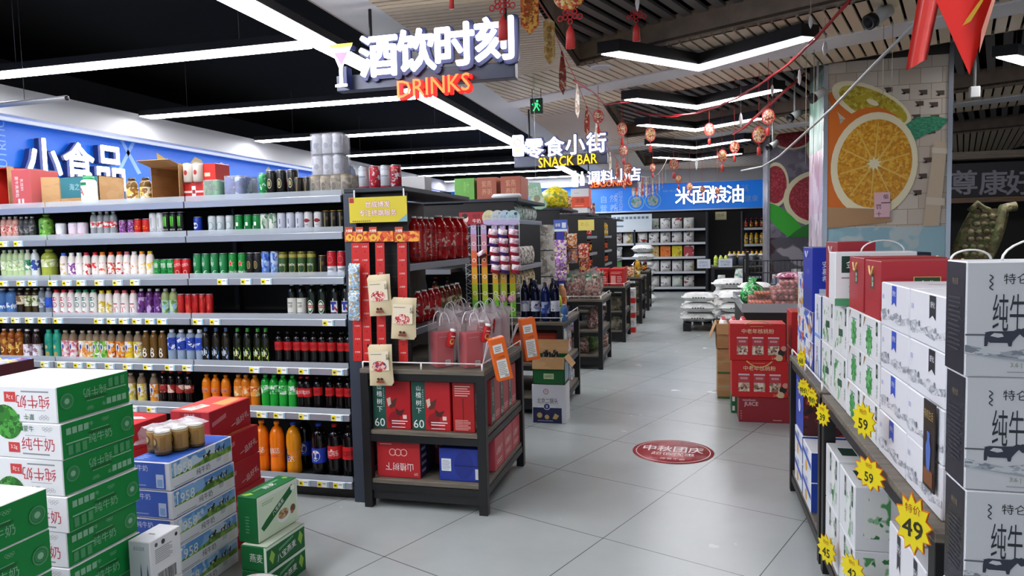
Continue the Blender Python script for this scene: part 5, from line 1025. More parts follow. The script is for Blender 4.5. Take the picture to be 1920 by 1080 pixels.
jx = [0, -.004, .012, .002, .022, .006, .016, 0.0]
for i in range(8):
    carton_thing('milk_carton', f'green and white milk carton, {LEV[i]} of the taller stack', greenc[1 if i in (7, 5) else 0], (-2.185-.21+jx[i], 1.99+.168, i*.1325), group=None, rot=(0.01 if i % 2 else -.008))
for i in range(6):
    carton_thing('milk_carton', f'green milk carton, {["lowest", "second from the floor", "third from the floor", "third from the top", "second from the top", "topmost"][i]} of the shorter stack', greenc[0], (-1.985-.21, 1.755-.168, i*.1325), rot=.006*(-1)**i)
BLUEC = M('2f5fc0', .4); SKY = PR('5f9ad8', ('8ab8e8', 'c8dcf0'), 8, .5, .5); GRS = PR('6f9a3a', ('8ab04a', '4a7a2a'), 24, .5, .5)
def blue_ds():
    ds = (('r', 'right', .03, .42, .98, .97, SKY), ('p', 'right', [(.03, .42), (.98, .42), (.98, .66), (.8, .6), (.6, .7), (.45, .56), (.3, .52), (.03, .46)], GRS), ('t', 'right', '1958', .2, .62, .36, .3, 0, M('eef2e6', .5)), ('t', 'right', '纯牛奶', .5, .24, .24, .3, 0, M('3a4050', .5)),
          ('c', 'right', .08, .86, .08, .06, M('e8ecf4', .5)), ('r', 'right', .84, .1, .93, .4, M('e0e0dc', .5)), ('lines', 'right', .72, .26, .8, .42, 3, GYT), ('lines', 'right', .05, .06, .4, .12, 1, GYT))
    for cx, s_ in ((.56, 1.), (.74, .7), (.83, .55)):
        ds += (('p', 'right', [(cx-.05*s_, .6), (cx-.06*s_, .74), (cx+.02*s_, .76), (cx+.05*s_, .86), (cx+.07*s_, .8), (cx+.05*s_, .7), (cx+.04*s_, .58), (cx+.02*s_, .66), (cx-.03*s_, .66)], M('2a2622', .5)), ('p', 'right', [(cx-.035*s_, .68), (cx-.01*s_, .74), (cx+.01*s_, .68), (cx-.01*s_, .66)], M('e8e4e0', .5)))
    ds += (('r', 'front', .02, .05, .9, .98, BLUEC), ('t', 'front', '纯牛奶', .3, .78, .22, .4, 0, M('dce6f8', .5)), ('r', 'front', .68, .1, .86, .58, M('c8d8f0', .5)), ('r', 'front', .71, .14, .83, .4, M('8ab0e0', .5)), ('lines', 'front', .06, .12, .5, .22, 1, M('9ab4e4', .5)),
           ('r', 'top', .03, .02, .97, .97, BLUEC), ('t', 'top', '伊利', .5, .5, .1, .5, PI/2, M('dce6f8', .5)), ('lines', 'top', .1, .06, .3, .2, 3, M('9ab4e4', .5)))
    return ds
bluec2 = carton((.215, .425, .1225), {'all': M('e4e8ee', .4)}, blue_ds()).mesh('milk_carton')
BX, BY = -2.168, 2.5
for i in range(5):
    carton_thing('milk_carton', f'blue and white milk carton with a cow meadow, {["lowest", "second from the floor", "middle one", "second from the top", "topmost"][i]} of its stack', bluec2, (BX-.1075+(.012, .014, .012, .008, 0)[i], BY+.2125-.006*(4-i)*.3, i*.125), rot=(.006, -.01, .008, -.004, 0)[i])
whc = carton((.1, .17, .2), {'all': M('e6e7ea', .4), 'front': M('d0d4da', .4)}, (('t', 'front', '白云边城', .5, .86, .08, .5, 0, M('5a6a8a', .5)), ('p', 'front', [(.5, .02), (.6, .02), (.58, .4), (.55, .6), (.52, .4)], M('3a5a7a', .5)), ('p', 'front', [(.8, .02), (.92, .02), (.9, .36), (.86, .56), (.82, .36)], M('4a6a8a', .5)), ('p', 'front', [(.02, .02), (.98, .02), (.9, .2), (.7, .12), (.5, .24), (.2, .14), (.02, .2)], M('2f4f78', .5)),
    ('lines', 'right', .15, .5, .7, .8, 8, GYT), ('c', 'right', .2, .88, .04, M('4a4a50', .5)), ('c', 'right', .42, .88, .05, M('3a3a44', .5)), ('c', 'right', .85, .88, .04, M('3a3a44', .5)), ('bar', 'right', .2, .05, .8, .3, 18, M('3a3a3c', .5)), ('r', 'top', .35, .4, .65, .44, M('6a6a6a', .6)))).mesh('white_carton')
for i in range(2): carton_thing('white_carton', f'white carton with blue spires printed low, {("lower", "upper")[i]} of two before the blue stack', whc, (-2.045-.05, 2.23+.085, .201*i+.001))
# cans of porridge in film on the blue stack
zt = 5*.125+.003
t = pack('can_pack', 'film-wrapped pack of brown porridge cans lying on the topmost blue carton', (-2.285, 2.69, zt), 'porridgecan', 2, 3, .075, None, rot=-.45)
g = G(); rr = random.Random(5)
def crump(u, v):
    return (-.08-.1*u+rr.uniform(-.006, .006), -.12+.24*v+rr.uniform(-.008, .008), .108*(1-u)**2+.004+rr.uniform(0, .02)*(0 < u < 1))
g.sheet(crump, 7, 8, FILM('f8f8fc', .6, .12), smooth=False)
g.sheet(lambda u, v: (-.08+.16*u, -.118+.236*v, .108+.012*abs(math.sin(u*PI*2))*abs(math.sin(v*PI*3))+rr.uniform(0, .006)), 10, 12, FILM('f8f8fc', .6, .12), smooth=False)
g.build('loose_film', t)
# red gift cartons behind
RC = M('b01c26', .4)
redc = carton((.225, .33, .146), {'all': RC}, (('r', 'top', .02, .02, .98, .98, M('d8564e', .4)), ('p', 'top', [(.15, .1), (.5, .05), (.6, .4), (.3, .45)], M('f0d8c8', .5)), ('p', 'top', [(.5, .5), (.9, .45), (.85, .9), (.55, .92)], M('e8a060', .5)), ('t', 'top', '乳', .35, .3, .2, .3, 0, M('c8202a', .5)), ('r', 'front', .25, .8, .8, .95, M('8a1018', .5)), ('t', 'front', '品味人生', .5, .87, .1, .5, 0, M('d8a0a0', .5)),
      ('p', 'right', [(.05, .45), (.38, .62), (.38, .78), (.05, .6)], M('d87a80', .5)), ('t', 'right', '一品好礼', .72, .36, .24, .45, .25, M('e8d0d0', .5)))).mesh('gift_carton')
for i in range(5): carton_thing('gift_carton', f'red gift carton, {["lowest", "second from the floor", "middle one", "second from the top", "topmost"][i]} of the stack behind the blue cartons', redc, (-2.4+(.05, .055, .045, .035, 0)[i], 3.09+(.0, .02, .0, .01, 0)[i], i*.147))
rflat = carton((.29, .33, .13), {'all': M('c02a32', .4)}, (('p', 'top', [(.2, .5), (.4, .7), (.7, .75), (.9, .65), (.7, .6), (.4, .58)], M('f0d0d0', .5)), ('r', 'top', .02, .02, .98, .12, M('d85a5a', .5)))).mesh('gift_carton')
for i in range(5): carton_thing('gift_carton', f'flat red carton, {["lowest", "second from the floor", "middle one", "second from the top", "topmost with a pale swoosh"][i]} of the stack behind the green cartons', rflat, (-2.875, 2.99, i*.131))
mag = carton((.5, .32, .16), {'all': M('4a2028', .4), 'top': PR('d8d4e0', ('2f5ac8', 'e8c81a', '8a2a3a'), 9, .4, .5)}, ()).mesh('magazine_carton')
p = meet(64, 672, 'Z', .965)
for i in range(6): carton_thing('gift_carton', f'dark red colourful-lidded carton, {["lowest", "second from the floor", "third from the floor", "third from the top", "second from the top", "topmost"][i]}, stack beyond the green cartons', mag, (p.x-.25, p.y-.16, i*.161))
# walnut cartons
GD = M('08602c', .5, 0., .3); GL = M('cfe0c4', .4); LIME = M('8ab83a', .5)
nut = carton((.105, .285, .208), {'all': GD, 'right': M('dfe8d8', .4)}, (('r', 'right', .04, .03, .96, .9, GL), ('p', 'right', [(.08, .3), (.2, .42), (.86, .92), (.85, .72), (.24, .26), (.14, .2)], GD), ('t', 'right', '八宝燕麦', .5, .565, .1, .6, .5, WHT), ('c', 'right', .62, .3, .2, .14, M('e8ece8', .5)), ('c', 'right', .62, .35, .18, .11, PR('a8845a', ('c8a878', '7a5a38'), 60, .5, .5)), ('c', 'right', .86, .36, .09, .09, M('6a4a2c', .5)), ('c', 'right', .84, .28, .05, .04, M('c8504a', .5)), ('r', 'right', .82, .78, .92, .88, M('f0f4ec', .5)),
      ('lines', 'right', .12, .75, .4, .84, 2, M('9ab08a', .5)), ('p', 'top', [(.1, .04), (.4, .02), (.6, .12), (.35, .16)], LIME), ('c', 'top', .5, .92, .05, .04, LIME), ('t', 'top', '燕麦', .5, .5, .14, .7, PI/2, WHT), ('r', 'top', .3, .2, .42, .8, M('5a9a6a', .5)), ('lines', 'front', .4, .2, .6, .6, 6, M('4a8a62', .5)))).mesh('nut_carton')
nut2 = carton((.135, .285, .112), {'all': GD}, (('r', 'right', 0, .88, 1, 1, M('c8dcc8', .5)), ('r', 'front', .9, 0, 1, 1, M('c8dcc8', .5)), ('p', 'right', [(.06, .5), (.12, .8), (.2, .55), (.14, .2)], LIME), ('p', 'right', [(.8, .5), (.86, .82), (.94, .55), (.88, .2)], LIME), ('t', 'right', '八宝燕麦', .5, .38, .3, .5, .15, WHT), ('p', 'right', [(.3, .55), (.68, .75), (.68, .84), (.3, .66)], M('5a9a6a', .5)), ('t', 'front', '燕麦', .6, .55, .34, .5, 0, M('c8d8c8', .5)), ('r', 'top', .02, .02, .98, .98, M('d0ddc8', .5)))).mesh('nut_carton')
for i in range(2): carton_thing('oat_carton', f'flat dark green oat carton under the upright one, {("at the bottom", "in the middle")[i]} of three', nut2, (-1.793-.0675, 2.63+.143, .113*i), rot=-.06)
carton_thing('oat_carton', 'upright green and white oat carton with a bowl, on top of two flat ones', nut, (-1.845-.05, 2.655+.143, .228), rot=-.1)
# snack bag at the very front
t = thing('snack_pack', 'white plastic snack pack with yellow stripe on the floor before the oat cartons', 'pack', meet(486, 1086, 'Z', .13)); g = G()
PKM = PR('e2dfe0', ('b8b2b8', '3a3a48', 'd84a5a'), 22, .35, .58)
for sg in (1, -1): g.sheet(lambda u, v: ((u-.5)*.27, (v-.5)*.2, .07+sg*(.068*(math.sin(PI*u)*math.sin(PI*v))**.45 if 0 < u < 1 and 0 < v < 1 else 0)), 14, 10, PKM)
g.sheet(lambda u, v: (.02+.03*v+.05*u, -.06+.14*u, .072+.068*(math.sin(PI*(.57+.11*v+.18*u))*math.sin(PI*(.2+.7*u)))**.45), 10, 3, M('e8c81a', .4)); g.build('bag', t); t.location.z = .002
# ================================================================ RIGHT-HAND TABLES WITH MILK CARTONS
ZR = .815
TA = rack_table('black display table stacked with green and white milk cartons', .57, 1.25, 3.44, 4.46, (ZR, .13), kick=False, side='left')
TB = rack_table('black display table stacked with ribbon-printed white milk cartons', .57, 1.25, 1.86, 3.39, (ZR, .13), kick=False, rail=False)
SX = .605
def left_stack(name, labels, me, w_, d_, y0, z0, h, n, x=SX, jit=.004):
    for i in range(n):
        carton_thing(name, labels[i] if isinstance(labels, (list, tuple)) else labels, me, (x+w_/2+R0.uniform(0, jit), y0+d_/2, z0+i*(h+.001)))
NAVY = M('1c2560', .4); RIBB = M('2f4fc0', .45); RIBK = M('20242e', .45); SCN = PR('d8dade', ('8f949e', 'b8bcc4'), 26, .5, .5, (1, 1, 2))
def ribbon(f, u, col, w_=.07):
    return (('p', f, [(u-w_, .97), (u+w_, .97), (u+w_, .52), (u, .6), (u-w_, .52)], col), ('t', f, '舒化', u, .8, .12, .11, 0, M('e8ecf4', .5)))
rib = [carton((.3, .3, .14), {'all': M('e2e4ea', .4)}, ribbon('left', .5 if q else .66, (RIBK, RIBB)[q], .085)+(('p', 'left', [(.0, .34), (.2, .42), (.4, .3), (.6, .4), (.8, .3), (1, .38), (1, .24), (.7, .14), (.4, .2), (.1, .12), (0, .16)], SCN), ('c', 'left', .3, .36, .06, M('6a7080', .5)), ('c', 'left', .74, .34, .05, M('7a8090', .5)),
    ('r', 'left', .05, .62, .12, .72, M('b8b8d8', .5)), ('r', 'top', .3, .44, .7, .48, M('9a9a98', .5)), ('t', 'front', '舒化奶', .5, .6, .3, .5, 0, NAVY))).mesh('milk_carton') for q in (0, 1)]
for c_, y0 in ((0, 1.935), (1, 2.245)):
    L_ = ['lowest', 'second lowest', 'second highest', 'topmost']
    left_stack('milk_carton', [f'white milk carton with blue ribbon print, {a}, {("near", "far")[c_]} stack on its table' for a in L_], rib[c_], .3, .3, y0, ZR, .1405, 4)
# dark promotional strip leaning on the ribbon cartons
t = thing('promo_card', 'dark brown promotional card with a blue figure leaning on the ribbon cartons', 'card', (.598, 2.005, .985)); g = G()
g.box(-.003, -.045, -.11, .0, .045, .12, M('241a1a', .4)); g.box(-.0045, -.035, -.1, -.003, .035, -.06, M('7a4a2a', .5)); fr_ = ((-.0032, 0, 0), (0, -1, 0), (0, 0, 1))
g.flat([(-.012, -.06), (.012, -.06), (.02, .0), (.008, .02), (.012, .04), (-.012, .04), (-.008, .02), (-.02, .0)], [tuple(range(8))], fr_, M('4a6ab8', .5), .001); g.text('有机生活', ((-.0034, 0, .085), (0, -1, 0), (0, 0, 1)), .025, M('b89a5a', .5), 0, .001, .07); g.build('card', t)
GRN = PR('e4e8e4', ('4f9a5a', '8fbf94', '2f7a44'), 14, .45, .56, (1, 1, .8)); LOGO = M('1c3a30', .5)
def gd(f, us, sz=1.):
    o = ()
    for u in us: o += (('r', f, u-.05, .62, u+.05, .95, LOGO), ('t', f, '金典', u, .785, .16, .085, -PI/2 if sz > 1 else 0, M('e0e8e0', .5)), ('t', f, '纯牛奶', u+.02, .3, .12, .18, -PI/2, M('5a7a66', .5)))
    return o
leaf = lambda cu, cv, s_: ('p', 'left', [(cu+s_*math.cos(2*PI*i/22)*(1 if i % 2 else .72)*.5, cv+s_*math.sin(2*PI*i/22)*(1 if i % 2 else .72)) for i in range(22)], PR('3f9a4a', ('6fbf78', '2a7a38'), 40, .5, .5))
gsm = carton((.3, .245, .143), {'all': M('e4e6e8', .4)}, gd('left', (.88,))+(leaf(.45, .4, .42), ('lines', 'left', .3, .74, .7, .8, 1, M('6a8a9a', .5)), ('p', 'left', [(.14, .95), (.24, .95), (.1, .7)], M('9a7a4a', .5)))).mesh('milk_carton')
glg = carton((.3, .268, .213), {'all': M('e6e8ea', .4)}, gd('left', (.9,))+(('r', 'left', .1, .06, .62, .85, GRN), ('p', 'left', [(.4, .35), (.72, .38), (.7, .52), (.4, .5)], M('2a5a40', .5)))).mesh('milk_carton')
L3 = ['bottom', 'middle', 'top']
for c_, y0 in ((0, 2.56), (1, 2.81)):
    if c_ == 0: left_stack('milk_carton', [f'small green leaf milk carton, {a} of three, stack next to the ribbon cartons' for a in L3], gsm, .3, .245, y0, ZR, .143, 3)
    else: left_stack('milk_carton', [f'small green leaf milk carton, {a} of three, stack farther from the ribbon cartons' for a in L3], gsm, .3, .245, y0, ZR, .143, 3)
for c_, y0 in ((0, 3.075), (1, 3.35)):
    left_stack('milk_carton', [f'large white green milk carton, {a} of two, {("near", "far")[c_]} one under the red and white bags' for a in ('lower', 'upper')], glg, .3, .268, y0+.012*c_, ZR, .213, 2)
# gift bags and boxes on top of the cartons
BAGR = M('a8232e', .4); GOLDL = M('d8b870', .4); LOGG = M('2f4a2c', .5)
def paper_bag(name, label, loc, dims, mat, left_ds, front_ds, ropecol, rot=0., flap=None, rope_on='left'):
    t = thing(name, label, 'bag', (loc[0], loc[1], loc[2]+.0015), rot); sx, sy, sz = dims
    g_ = carton(dims, {'all': mat}, left_ds+front_ds, b=.0015); 
    g_.build('bag', t)
    rp = G(); hw = sy*.26 if rope_on == 'left' else sx*.26
    for side in (-1, 1):
        P = []
        for i in range(9):
            a = i/8; s_ = (a-.5)*hw; hz = sz-.02+.02*math.sin(PI*a)-.05*math.sin(PI*a)*(side < 0)
            P.append(((side*sx/2+side*.006, s_, hz) if rope_on == 'left' else (s_, side*sy/2+side*.006, hz)))
        q = G(); q.tube(P, .0035, ropecol, 6); q.build('rope_handle', t)
    return t
lg = (('r', 'left', .4, .5, .6, .76, LOGG), ('t', 'left', '金典', .5, .63, .1, .16, -PI/2, M('e8ecd8', .5)), ('r', 'left', .02, 0, .98, .28, M('b02a34', .4)))
lf = (('r', 'front', .36, .5, .66, .74, GOLDL), ('r', 'front', .37, .51, .65, .73, LOGG), ('t', 'front', '金典', .51, .62, .12, .24, 0, M('f0f0e4', .5)))
paper_bag('paper_bag', 'dark red paper gift bag with gold rope, nearer of the front two on the cartons', (SX+.14, 2.675, ZR+3*.144), (.27, .22, .197), BAGR, lg, lf, GOLDL)
paper_bag('paper_bag', 'dark red paper gift bag with gold rope, behind its twin beside the white carton', (SX+.14, 2.925, ZR+3*.144), (.27, .24, .2), BAGR, lg, lf, GOLDL)
jd = carton((.3, .13, .217), {'all': M('e8eaec', .4)}, (('r', 'front', .08, .62, .42, .93, LOGO), ('t', 'front', '金典', .25, .78, .15, .3, 0, WHT), ('t', 'front', '纯牛奶', .4, .34, .2, .7, 0, M('2a3a34', .5)), ('r', 'front', 0, 0, 1, .14, M('4f9a6a', .5)), ('lines', 'front', .08, .5, .5, .56, 1, GYT))).mesh('milk_carton')
JD = carton_thing('milk_carton', 'upright white milk carton with green base band beside the dark red bags', jd, (.565+.15, 3.155, ZR+.43))
paper_bag('paper_bag', 'tall dark red paper gift bag standing behind the upright white milk carton', (SX+.08, 3.42, ZR+.43), (.15, .26, .255), M('9c2430', .4), lg, lf, M('e8c8c0', .4))
BLB = M('2038b0', .4)
t_ = paper_bag('paper_bag', 'tall blue paper bag with white rope on top of the far yogurt cartons', (SX+.10, 4.02, 1.135), (.21, .3, .33), BLB, (('r', 'left', .02, .0, .98, .36, M('24399e', .4)), ('t', 'left', '安慕希', .55, .62, .08, .3, 0, M('8a9ad8', .5))), (('t', 'front', '安慕希', .55, .58, .4, .3, -PI/2, M('e8ecf8', .5)) if False else ('t', 'front', '安', .3, .74, .1, .3, 0, M('e8ecf8', .5)), ('t', 'front', '慕', .3, .63, .1, .3, 0, M('e8ecf8', .5)), ('t', 'front', '希', .3, .52, .1, .3, 0, M('e8ecf8', .5)), ('r', 'front', .16, .18, .44, .36, M('c8d0e4', .5))), M('e8eaf0', .4))
yog = carton((.24, .3, .158), {'all': M('e4e8f0', .4), 'left': PR('dfe6f0', ('3a62c8', '2447a8', 'e8a83a'), 9, .4, .53)}, (('t', 'left', '安慕希', .5, .6, .26, .5, 0, M('2a4ab0', .5)), ('r', 'front', .0, .0, .5, 1, M('2a4ab8', .4)))).mesh('yogurt_carton')
for i in range(2): carton_thing('yogurt_carton', f'white and blue yogurt carton under the tall blue bag, {("lower", "upper")[i]} of two', yog, (SX+.12, 4.02, ZR+.159*i))
tall = carton((.24, .16, .21), {'all': M('e2e6ee', .4), 'front': M('1f2f90', .4)}, (('t', 'left', '纯甄', .5, .6, .2, .5, -PI/2, M('3a5ab8', .5)), ('r', 'left', .0, .0, 1, .08, M('7aa0e0', .5)), ('r', 'left', .7, .1, .9, .5, M('a8c4e8', .5)), ('r', 'front', .1, .7, .5, .9, M('c8d0e8', .5)))).mesh('yogurt_carton')
for i in range(2): carton_thing('yogurt_carton', f'white yogurt carton with navy end, {("lower", "upper")[i]} of two beside the blue bag', tall, (SX+.12, 3.74, ZR+.211*i))
far_ = carton((.24, .2, .25), {'all': PR('dfe3ea', ('c8a83a', '3a62c8', 'c84a4a'), 10, .4, .55)}, ()).mesh('yogurt_carton')
for i in range(2): carton_thing('yogurt_carton', f'small printed yogurt carton at the table\'s far end, {("lower", "upper")[i]} of two', far_, (SX+.12, 4.31, ZR+.251*i))
nv = carton((.2, .2, .205), {'all': M('16182e', .4)}, (('t', 'front', 'MX', .7, .85, .1, .3, 0, M('d8dce8', .5)), ('t', 'left', '特仑苏', .5, .6, .16, .5, 0, M('8a90a8', .5)))).mesh('milk_carton')
carton_thing('milk_carton', 'navy milk carton lettered MX standing behind the dark red bags', nv, (.885, 3.43, ZR+.43))
h = handle_mesh(.16, .045, .008, M('e6e6e2', .4), .35); h.build('strap', JD, (.04, 0, .217))
# lower boards
lowg = carton((.3, .27, .24), {'all': M('e2e5e8', .4)}, gd('left', (.85, .4))+(('r', 'left', .5, .08, .76, .85, GRN), ('r', 'top', .1, .3, .3, .7, LOGO), ('t', 'top', '金典', .6, .5, .3, .5, 0, M('4a5a54', .5)), ('lines', 'front', .5, .1, .9, .9, 8, M('9ab0a4', .5)), ('r', 'front', .1, .2, .4, .9, GRN))).mesh('milk_carton')
for c_, y0 in ((0, 3.06), (1, 2.76)):
    for i in range(2): carton_thing('milk_carton', f'green leaf milk carton on the low board, {("lower", "upper")[i]} of two, {("farther", "nearer")[c_]} pair', lowg, (.578+.15, y0+.13, .131+.241*i))
for i in range(2): carton_thing('milk_carton', f'ribbon-printed white milk carton on the low board, {("lower", "upper")[i]} of two by the star price tag', carton((.3, .36, .25), {'all': M('e2e4ea', .4)}, ribbon('left', .75, RIBK, .05)+ribbon('left', .3, RIBK, .05)+(('r', 'top', .1, .44, .6, .48, M('9a9a98', .5)),)).mesh('milk_carton'), (SX+.15, 2.22, .131+.251*i))
lowy = carton((.26, .26, .155), {'all': M('e4e8f0', .4), 'front': M('24409c', .4)}, (('p', 'left', [(.0, .62), (1, .42), (1, .6), (.0, .8)], M('2f55c0', .5)), ('c', 'left', .45, .3, .2, M('e8b040', .5)), ('t', 'left', '纯甄', .5, .84, .2, .4, 0, M('3a5ab8', .5)), ('r', 'front', .55, .1, .95, .8, M('e8b84a', .5)))).mesh('yogurt_carton')
for i in range(2): carton_thing('yogurt_carton', f'white and orange yogurt carton on the low board, {("lower", "upper")[i]} of two under the blue bag', lowy, (.578+.13, 4.16, .131+.156*i))
for i in range(2): carton_thing('yogurt_carton', f'white yogurt carton by the far table leg, {("lower", "upper")[i]} of two on the low board', lowy, (.578+.13, 3.86, .131+.156*i))
paper_bag('paper_bag', 'blue paper bag with white emblem standing on the low board by the far leg', (.585+.11, 4.17, .444), (.22, .27, .295), M('2040b4', .4), (('t', 'left', '安慕希', .5, .72, .1, .6, 0, M('d8e0f4', .5)), ('c', 'left', .5, .46, .12, M('e4e8f4', .5)), ('c', 'left', .5, .47, .08, M('c8d0e8', .5))), (('r', 'front', 0, 0, 1, 1, PR('4a1418', ('a83030', '2a0a0a'), 14, .5, .55)),), M('8a90b8', .4))
# star price tags
YS = M('e6d414', .45); OS = M('e07818', .45)
for i, (px, py, rx, rz, txt, lab) in enumerate(((1508, 727, .05, .055, '特价', 'yellow star price tag at the far corner of the table edge'), (1524, 745, .05, .055, '特价', 'small yellow star price tag second from the far corner'), (1544, 777, .06, .06, '39', 'yellow star price tag under the green milk cartons, beside the dark leg'),
      (1621, 788, .055, .055, '59', 'yellow star price tag in front of the leaf-printed cartons'), (1632, 888, .07, .05, '59', 'folded yellow star price tag at the joint of the two tables'), (1714, 982, .055, .075, '49', 'large yellow star price tag with orange rim under the ribbon cartons'), (1551, 1030, .06, .06, '45', 'low yellow star price tag on the bottom milk cartons'), (1600, 1068, .06, .05, '42', 'lowest yellow star price tag near the bottom milk cartons'), (1504, 672, .05, .055, '68', 'yellow star price tag on the far yogurt cartons'))):
    rx, rz = (rx*.8, rz*.8) if i < 3 or i == 8 else (rx, rz); p = meet(px, py, 'X', .535); t = thing('price_star', lab, 'price tag', p, (0, 0, R0.uniform(.35, .65))); g = G()
    fr_ = ((-.004, 0, 0), (0, -1, 0), (0, 0, 1))
    st = star(1, .72, 12, .1); a = [(x*rx*1.06, y*rz*1.08) for x, y in st]; b_ = [(x*rx, y*rz) for x, y in st]
    g.flat(*fan(a), fr_, OS if i in (4, 5) else YS, 0); g.flat(*fan(a), fr_, OS, -.003); g.flat(*fan(b_), fr_, YS, .0008)
    g.text(txt, ((-.0052, .0, -.012), (0, -1, 0), (0, 0, 1)), rz*.6, M('2a2a10', .5), .02, .0005, rx*1.2); g.text('特价', ((-.0052, .0, rz*.5), (0, -1, 0), (0, 0, 1)), rz*.3, M('a8501a', .5), 0, .0005, rx)
    g.build('card', t)
# tall stack of white cartons with navy side, standing on the floor
COW = M('3a4050', .5); PENC = PR('d8dce0', ('8a929c', 'b0b6be'), 30, .5, .5, (1, 1, 3))
tl = carton((.36, .12, .2455), {'all': M('dfe1e5', .35), 'left': M('20222f', .4)}, (('t', 'front', '特仑苏', .29, .85, .09, .2, 0, M('20242c', .5)), ('t', 'front', '⌇', .13, .82, .14, .04, 0, M('4a5058', .5)), ('t', 'front', '纯牛奶', .265, .56, .32, .25, 0, M('30343c', .5)),
   ('p', 'front', [(0, .28), (.2, .22), (.5, .3), (.75, .4), (1, .36), (1, .3), (.8, .33), (.5, .22), (.3, .16), (0, .2)], PENC), ('r', 'front', 0, .36, .14, .375, M('6a7078', .5)), ('r', 'front', .1, .385, .2, .39, M('8a9098', .5)),
   ('p', 'front', [(.10, .27), (.115, .27), (.12, .31), (.13, .3), (.22, .3), (.225, .27), (.24, .27), (.245, .31), (.265, .35), (.28, .375), (.31, .37), (.325, .39), (.315, .415), (.30, .43), (.29, .42), (.27, .425), (.25, .405), (.2, .4), (.13, .4), (.105, .39), (.1, .34)], COW), ('p', 'front', [(.31, .41), (.335, .39), (.33, .36), (.3, .35), (.285, .37), (.29, .41)], COW), ('p', 'front', [(.13, .36), (.15, .385), (.19, .38), (.2, .355), (.17, .345)], M('d8dade', .5)), ('p', 'front', [(.02, .2), (.4, .12), (.8, .2), (1, .17), (.8, .23), (.4, .15)], M('b0b6be', .5)),
   ('t', 'front', '3.6 | 120', .3, .105, .05, .3, 0, M('9aa08a', .5)), ('lines', 'front', .22, .04, .6, .06, 1, M('a8acb0', .5)), ('t', 'left', '特仑苏', .5, .82, .06, .3, 0, M('8a7a5a', .5)), ('lines', 'left', .2, .2, .8, .7, 12, M('33353f', .5)), ('lines', 'top', .1, .4, .9, .5, 2, M('c8cacd', .5)))).mesh('milk_carton')
LT = ['standing on the floor', 'second from the floor', 'third from the floor', 'third from the top', 'second from the top', 'topmost with white straps']
for i in range(6):
    t = carton_thing('milk_carton', f'navy-sided milk carton with drawn cow, {LT[i]}, tall front stack', tl, (.567+.18+(.0, .003, .001, .004, .002, -.003)[i], 1.68+.06, .2465*i), rot=(0, .01, -.008, .006, -.006, .0)[i])
    if i == 5:
        s1 = G(); s1.tube([(-.1+.1*(1-math.cos(PI*k/14)), -.02, .2455+.05*math.sin(PI*k/14)) for k in range(15)], .006, M('ecece8', .4), 6, flat=.35); s1.build('strap', t)
        s1 = G(); s1.tube([(-.175+.04*(1-math.cos(PI*k/14)), .05, .2455+.022*math.sin(PI*k/14)) for k in range(15)], .006, M('ecece8', .4), 6, flat=.35); s1.build('strap', t)

# ================================================================ FLOOR STACKS BY THE AISLE
juice = carton((.40, .26, .205), {'all': M('8e1f28', .4)}, (('t', 'front', 'JUICE', .24, .72, .2, .42, 0, M('ecd8d8', .5)), ('t', 'front', 'newthom', .2, .9, .09, .28, 0, M('e0c8c8', .5)), ('lines', 'front', .66, .08, .86, .14, 1, M('d8b0b0', .5)), ('lines', 'front', .03, .1, .06, .5, 4, M('c08a8a', .5)))).mesh('juice_carton')
carton_thing('juice_carton', 'maroon juice carton at the bottom of the red gift carton stack', juice, (.575, 6.13, 0))
carton_thing('juice_carton', 'green carton peeping out behind the maroon juice carton', carton((.3, .22, .205), {'all': M('176a3a', .4)}, (('r', 'front', .03, .1, .1, .3, WHT), ('r', 'front', .03, .5, .1, .7, WHT))).mesh('juice_carton'), (.48, 6.4, 0))
JAR = PR('c8a890', ('8a6a5a', 'e8d8c8'), 30, .5, .5)
jds = (('t', 'front', '中老年核桃粉', .5, .8, .13, .6, 0, M('f0e0b8', .5)), ('lines', 'front', .36, .92, .64, .95, 1, M('d8a860', .5)))
for k in range(3):
    u = .22+.28*k
    jds += (('r', 'front', u-.1, .16, u+.1, .4, JAR), ('r', 'front', u-.1, .4, u+.1, .62, M('b84048', .5)), ('r', 'front', u-.1, .6, u+.1, .64, M('d8c8c8', .5)), ('t', 'front', '核桃粉', u, .52, .06, .16, 0, M('f0e0e0', .5)), ('c', 'front', u-.03, .24, .03, M('6a4028', .5)), ('c', 'front', u+.04, .26, .03, M('7a5030', .5)))
jds += (('c', 'front', .92, .22, .09, M('1f1a14', .5)), ('c', 'front', .88, .08, .09, M('d8b890', .5)), ('c', 'front', .96, .34, .07, M('d89080', .5)), ('t', 'front', '2.4kg', .8, .06, .08, .1, 0, M('f0d0a0', .5)))
wal = carton((.43, .25, .302), {'all': M('c41a1c', .4)}, jds).mesh('walnut_carton')
for i, (x, lab) in enumerate(((.535, 'bright red walnut powder gift carton with gold rope, lower of two on the juice carton'), (.522, 'bright red walnut powder gift carton with gold rope, upper of two by the aisle'))):
    t = carton_thing('gift_carton', lab, wal, (x, 6.125, .2065+.3035*i))
    r_ = G(); r_.tube([(-.1+.2*k/10, -.128-.02*math.sin(PI*k/10), .3-.05*math.sin(PI*k/10) if i == 0 else .3+.03*math.sin(PI*k/10)) for k in range(11)], .005, GOLDL, 6); r_.build('rope_handle', t)
redb = carton((.3, .3, .3), {'all': M('b8181c', .4)}, (('c', 'front', .3, .3, .14, M('e89090', .5)), ('c', 'front', .3, .5, .1, M('d87a5a', .5)), ('p', 'front', [(.5, .2), (.8, .4), (.7, .7), (.55, .5)], M('8a5a1a', .5)))).mesh('gift_carton')
